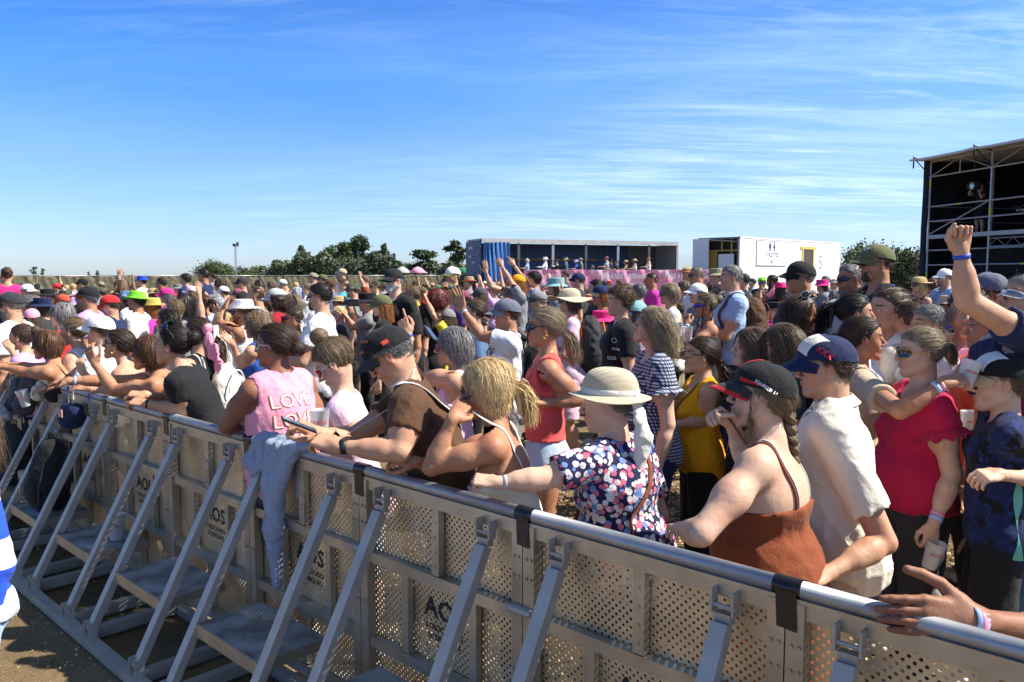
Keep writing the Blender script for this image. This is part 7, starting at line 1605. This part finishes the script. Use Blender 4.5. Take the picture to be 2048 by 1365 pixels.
# ---------------- cups, phones, camera ----------------
CUPM=pmat('frosted_plastic',(.72,.72,.74),.35,0,alpha=.62); BEER=pmat('beer',(.75,.30,.02),.15,0,alpha=.9); REDP=pmat('red_print',(.6,.04,.05),.6)
def cup(loc,label,tilt=(0,0),beer=.3,group='reusable festival cups',scale=1.,txt=None,face=0,cat='cup'):
    e=empty('cup',loc,math.radians(face),scale); e.rotation_euler=(math.radians(tilt[0]),math.radians(tilt[1]),math.radians(face)); tag(e,label,cat,group)
    mb=MB(); mb.lathe([(.0005,0),(.028,0),(.031,.006),(.042,.125),(.044,.127),(.041,.124),(.030,.006)],28); mb.obj('cup_wall',CUPM,e,True)
    if beer: mb=MB(); hb=.125*beer; r=.029+.011*beer; mb.lathe([(.0005,.004),(.027,.004),(.0295,.01),(r-.0015,hb),(.0005,hb)],24); mb.obj('beer',BEER,e,True)
    V_,F_=text_mesh(txt or 'FESTIVAL',.016 if not txt else .02,.01); an=V_[:,0]/.038; z=V_[:,1]+.075; r=.0395
    me=mkmesh('lettering',np.stack([r*np.sin(an),-r*np.cos(an),z],1),[tri(F_)],False,[REDP]); mkobj('lettering',me,e); return e
def cupat(px,py,d,*a,**k): p=at(px,py,d); return cup((p[0],p[1],p[2]-.05),*a,**k)
cupat(1858,1114,3.48,'frosted cup with a little beer in the hanging hand of the woman in crimson',(8,12),.35)
cupat(1926,754,3.42,'frosted cup in the hand resting over the crimson shoulder',(0,18),0)
cupat(1938,852,4.05,'upright frosted cup held before the orange red t-shirt',(0,0),0)
cupat(1375,672,6.55,'cup of amber beer held by the woman in black halter top',(0,0),.55)
cupat(1356,662,7.1,'frosted cup with red print held beside the amber beer cup',(0,0),0)
cupat(640,858,3.68,'pale pink printed cup standing behind the two looking at a phone',(0,0),0,txt='UGUELES',scale=1.12)
def stepz(k,x,y): return bloc(k,x,y,.378)
cup(stepz(-3,.60,-.20),'frosted cup half full of beer standing on a barrier step',(0,0),.55,scale=1.3)
cup(stepz(-5,.80,-.22),'frosted cup of beer standing next to the grey backpack',(0,0),.5,scale=1.15)
cupat(52,800,5.95,'empty cup dangling from fingertips over the rail',(10,-8),0)
def phone(P_,nm,label,side_=1,loc=None):
    W=P_['J']['wr'+nm]; Rf=P_['J']['hf'+nm]; w_=wpos(P_,W+Rf[:,0]*.10-Rf[:,2]*.035) if loc is None else loc; e=empty('phone',w_,P_['rz']); tag(e,label,'phone')
    mb=MB(); mb.box((0,0,0),(.009,.074,.152)); mb.obj('phone_body',pmat('phone_black',(.01,.01,.012),.2),e,bevel=.004); mb=MB(); mb.box((-.0052,0,0),(.001,.066,.142)); mb.obj('screen',pmat('phone_screen',(.05,.06,.08),.1),e); mb=MB()
    for z in(.055,.035): mb.lathe([(.0005,0),(.006,0),(.006,.003),(.0005,.003)],10,c=(0,.0,0)); 
    return e
lab={}
for i,pp in enumerate([p_ for p_ in PEOPLE]): pass
p=at(716,518,9.6); e=phone(H['brown'],'L','black phone held up high on a raised arm above the crowd',loc=p); e.scale=(1.2,1.2,1.2)
e=phone(H['brown'],'L','black phone lying in the hands of the man in brown',loc=at(598,850,3.2)); e.rotation_euler=(0,math.radians(65),H['brown']['rz']+.3)
p=at(606,585,8.8); e=phone(H['brown'],'L','blue phone held before the face left of the white t-shirt',loc=p); 
for ch in e.children: 
    if ch.name.startswith('phone_body'): ch.data.materials[0]=pmat('phone_blue',(.02,.06,.45),.3)
p=at(432,678,5.6); e=phone(H['brown'],'L','white phone held near the frizzy curls',loc=p); e.scale=(1.25,1.25,1.25)
for ch in e.children: ch.data=ch.data.copy(); ch.data.materials[0]=pmat('phone_white',(.7,.7,.7),.3)
p=at(862,668,5.2); e=phone(H['brown'],'L','dark phone tilted behind the grey haired woman in pale pink',loc=p); e.rotation_euler=(.6,.8,3)
e=phone(H['brown'],'L','phone held up before the gathered blue curtain',loc=at(990,500,12.6))
e=empty('camera',at(1128,535,20),math.pi); tag(e,'black camera with long lens lifted above the heads','camera'); mb=MB(); mb.box((0,0,0),(.08,.15,.11)); mb.box((0,0,.07),(.05,.06,.03)); mb.obj('camera_body',BLK,e,bevel=.01); mb=MB(); mb.tube([(.04,0,0),(.16,0,0),(.30,0,.0)],[.045,.042,.052],16); mb.obj('camera_lens',BLK,e,True); e.scale=(1.1,1.1,1.1)
e=empty('camera',at(706,606,7.7),math.pi); tag(e,'small black video camera held by the man in black bucket hat','camera'); mb=MB(); mb.box((0,0,0),(.12,.06,.07)); mb.obj('camera_body',BLK,e,bevel=.008); mb=MB(); mb.tube([(.06,0,0),(.10,0,0)],.026,14); mb.obj('camera_lens',BLK,e,True)
# ---------------- things hung over or leaning on the barrier ----------------
def wb(k,x,y,z): return bloc(k,x,y,z)
# grey hoodie over the rail (section -1)
hm_=cloth('greyblue'); HD=bpy.data.materials.new('hoodie_grey'); HD=pmat('hoodie_marl',(.27,.33,.43),.95,0,var=.18,scale=60.,bump=.3,bscale=120.)
q=[cone(wb(-1,.14,0,1.207),wb(-1,.52,0,1.207),.028,.030,k=.02),cone(wb(-1,.15,-.04,1.19),wb(-1,.09,-.055,1.09),.032,.030,k=.03),cone(wb(-1,.09,-.06,1.09),wb(-1,.15,-.06,1.04),.034,.034,k=.03),cone(wb(-1,.20,-.045,1.19),wb(-1,.19,-.055,1.07),.030,.034,k=.03),
   cone(wb(-1,.27,-.045,1.19),wb(-1,.27,-.06,1.0),.032,.036,k=.03),cone(wb(-1,.34,-.045,1.19),wb(-1,.32,-.06,.98),.032,.036,k=.03),cone(wb(-1,.41,-.045,1.19),wb(-1,.35,-.06,.96),.030,.034,k=.03),cone(wb(-1,.47,-.04,1.19),wb(-1,.38,-.06,1.0),.026,.030,k=.03),
   cone(wb(-1,.29,-.06,1.0),wb(-1,.31,-.065,.78),.042,.040,k=.04),cone(wb(-1,.335,-.06,1.0),wb(-1,.335,-.065,.78),.036,.034,k=.04),cone(wb(-1,.31,-.065,.78),wb(-1,.335,-.065,.50),.046,.024,k=.03),cone(wb(-1,.2,.03,1.19),wb(-1,.22,.045,1.0),.03,.035,k=.03),cone(wb(-1,.42,.03,1.19),wb(-1,.4,.045,.95),.03,.035,k=.03)]
o=blobobj('hoodie',q,.008,HD,None,fold=.009,seed=4); tag(o,'blue grey hoodie draped over the barrier rail with one sleeve hanging down','hoodie')
def bag(kk,x,y,h,w,dpt,mat,label,name='backpack',seed=1,z0=.378,pocket=True):
    base=wb(kk,x,y,z0); ux,uy=BU,BN; R=np.stack([ux,uy,[0,0,1.]],1); e=empty(name,base,0); tag(e,label,'backpack')
    Pm=xf([ell((0,0,h*.36),(w*.5,dpt*.5,h*.38),k=.05),ell((0.01,0.02,h*.62),(w*.40,dpt*.42,h*.38),k=.06),ell((0,0,.05),(w*.48,dpt*.5,.06),k=.04)],R,np.zeros(3))
    blobobj('bag_body',Pm,.011,mat,e,fold=.012,seed=seed,cuts=[lambda X,Y,Z:(0.001-Z)+0*X+0*Y])
    if pocket:
        blobobj('pocket',xf([ell((0,-dpt*.42,h*.28),(w*.34,dpt*.18,h*.20))],R,np.zeros(3)),.011,mat,e,fold=.006,seed=seed+3)
    mb=MB(); a=np.linspace(-.9,np.pi+.9,16); mb.tube([R@np.array([w*.1*math.cos(t),.02,h*.98+.035*math.sin(t)]) for t in a],.007,6); mb.tube([R@np.array([w*.42,-dpt*.3,h*.7]),R@np.array([w*.55,-dpt*.5,h*.4]),R@np.array([w*.5,-dpt*.5,.03])],.008,6); mb.obj('strap',pmat('webbing',(.03,.03,.03),.8),e,True)
    mb=MB(); mb.tube([R@np.array([-w*.25,-dpt*.60,h*.28+.03]),R@np.array([-w*.25,-dpt*.62,h*.28-.03])],.004,5); mb.obj('zip_puller',SILV,e); return e
bag(-4,.47,-.24,.50,.38,.26,cloth('black'),'big black backpack standing on a barrier step in the shade')
bag(-5,.45,-.24,.46,.40,.27,cloth('charcoal'),'dark grey backpack on the barrier step nearest the left edge',seed=5)
# clothes hanging over the rail on the left
o=blobobj('jacket',[cone(wb(-5,.15,-.04,1.19),wb(-5,.55,-.05,1.16),.04,.04,k=.03),cone(wb(-5,.2,-.07,1.15),wb(-5,.25,-.10,.95),.05,.08,k=.03),cone(wb(-5,.45,-.07,1.15),wb(-5,.45,-.11,.98),.06,.09,k=.03)],.010,cloth('darkgrey'),fold=.02,seed=8); tag(o,'dark grey jacket hanging over the rail below the fingertips with the cup','jacket')
o=blobobj('shirt',[cone(wb(-5,.62,-.02,1.22),wb(-5,.9,-.04,1.20),.025,.03,k=.02),cone(wb(-5,.72,-.05,1.2),wb(-5,.70,-.08,1.08),.03,.05,k=.03)],.009,cloth('offwhite'),fold=.02,seed=9); tag(o,'white cloth bundled over the rail at the far left','cloth')
o=blobobj('cap_bundle',[ell(wb(-5,.25,-.28,.93),(.11,.09,.06)),ell(wb(-5,.38,-.26,.90),(.07,.08,.05)),cone(wb(-5,.2,-.3,.90),wb(-5,.12,-.33,.86),.05,.03,k=.03)],.009,cloth('lightgrey'),fold=.014,seed=11); tag(o,'crumpled light grey cap lying on top of the grey backpack','cap')
e=empty('bucket_bag',wb(-4,.52,-.09,1.0),0); tag(e,'dark navy cloth bag with pink patch hanging from the rail','bag')
blobobj('bag_body',[cone(np.array([0,0,.06])+BU*-.08,np.array([0,0,.06])+BU*.08,.05,.06,k=.03),ell(np.array([0,0,-.01]),(.10,.08,.075),k=.03)],.009,cloth('navy'),e,fold=.012,seed=12)
mb=MB(); mb.box(-BN*.085+np.array([0,0,.05])+BU*.03,(.085,.006,.055),np.stack([BU,BN,[0,0,1.]],1)); mb.obj('patch',pmat('patch_pink',(.55,.3,.26),.7),e)
mb=MB(); mb.tube([BU*-.05+np.array([0,0,.08]),BU*-.04+np.array([0,0,.2])],.006,6); mb.tube([BU*.05+np.array([0,0,.08]),BU*.04+np.array([0,0,.2])],.006,6); mb.obj('cord',cloth('offwhite'),e,True)
# wristband tails
def tail(P_,nm,col='royal',n=1):
    W=P_['J']['wr'+nm]; w_=W+np.array([0,0,-.03]); mb=MB(); mb.add([w_+[-.006,.0,0],w_+[.006,.0,0],w_+[.012,.004,-.055],w_+[-.002,.004,-.06]],[[0,1,2,3]]); mb.obj('wristband_tail',pmat('band_'+col,COL[col] if col in COL else (.1,.3,.8),.5),P_['o'])
for k_,n_ in(('pearl','L'),('wtank','L'),('hoop','R'),('yellow','R'),('red','L'),('halter','L')): tail(H[k_],n_,'royal')
# dry grass tufts in the pit
mb=MB(); r_=np.random.RandomState(9)
for cx,cy in [tuple(onz(x,y,0)[:2]) for x,y in((150,1245),(60,1260),(300,1330),(100,1320),(40,1200),(190,1300))]:
    for i in range(50):
        a=r_.uniform(0,6.28); q=r_.uniform(0,.09); p0=np.array([cx+q*math.cos(a),cy+q*math.sin(a),0]); t=p0+np.array([r_.normal()*.04,r_.normal()*.04,r_.uniform(.01,.04)]); w_=np.array([.0012,.0008,0]); mb.add([p0-w_,p0+w_,t],[[0,1,2]])
o=mb.obj('dry_grass',pmat('dry_grass',(.38,.30,.15),.9)); tag(o,'thin dry grass tufts on the trampled earth in the pit','grass',kind='stuff')
print('all',time.time()-T0, len(bpy.data.objects))
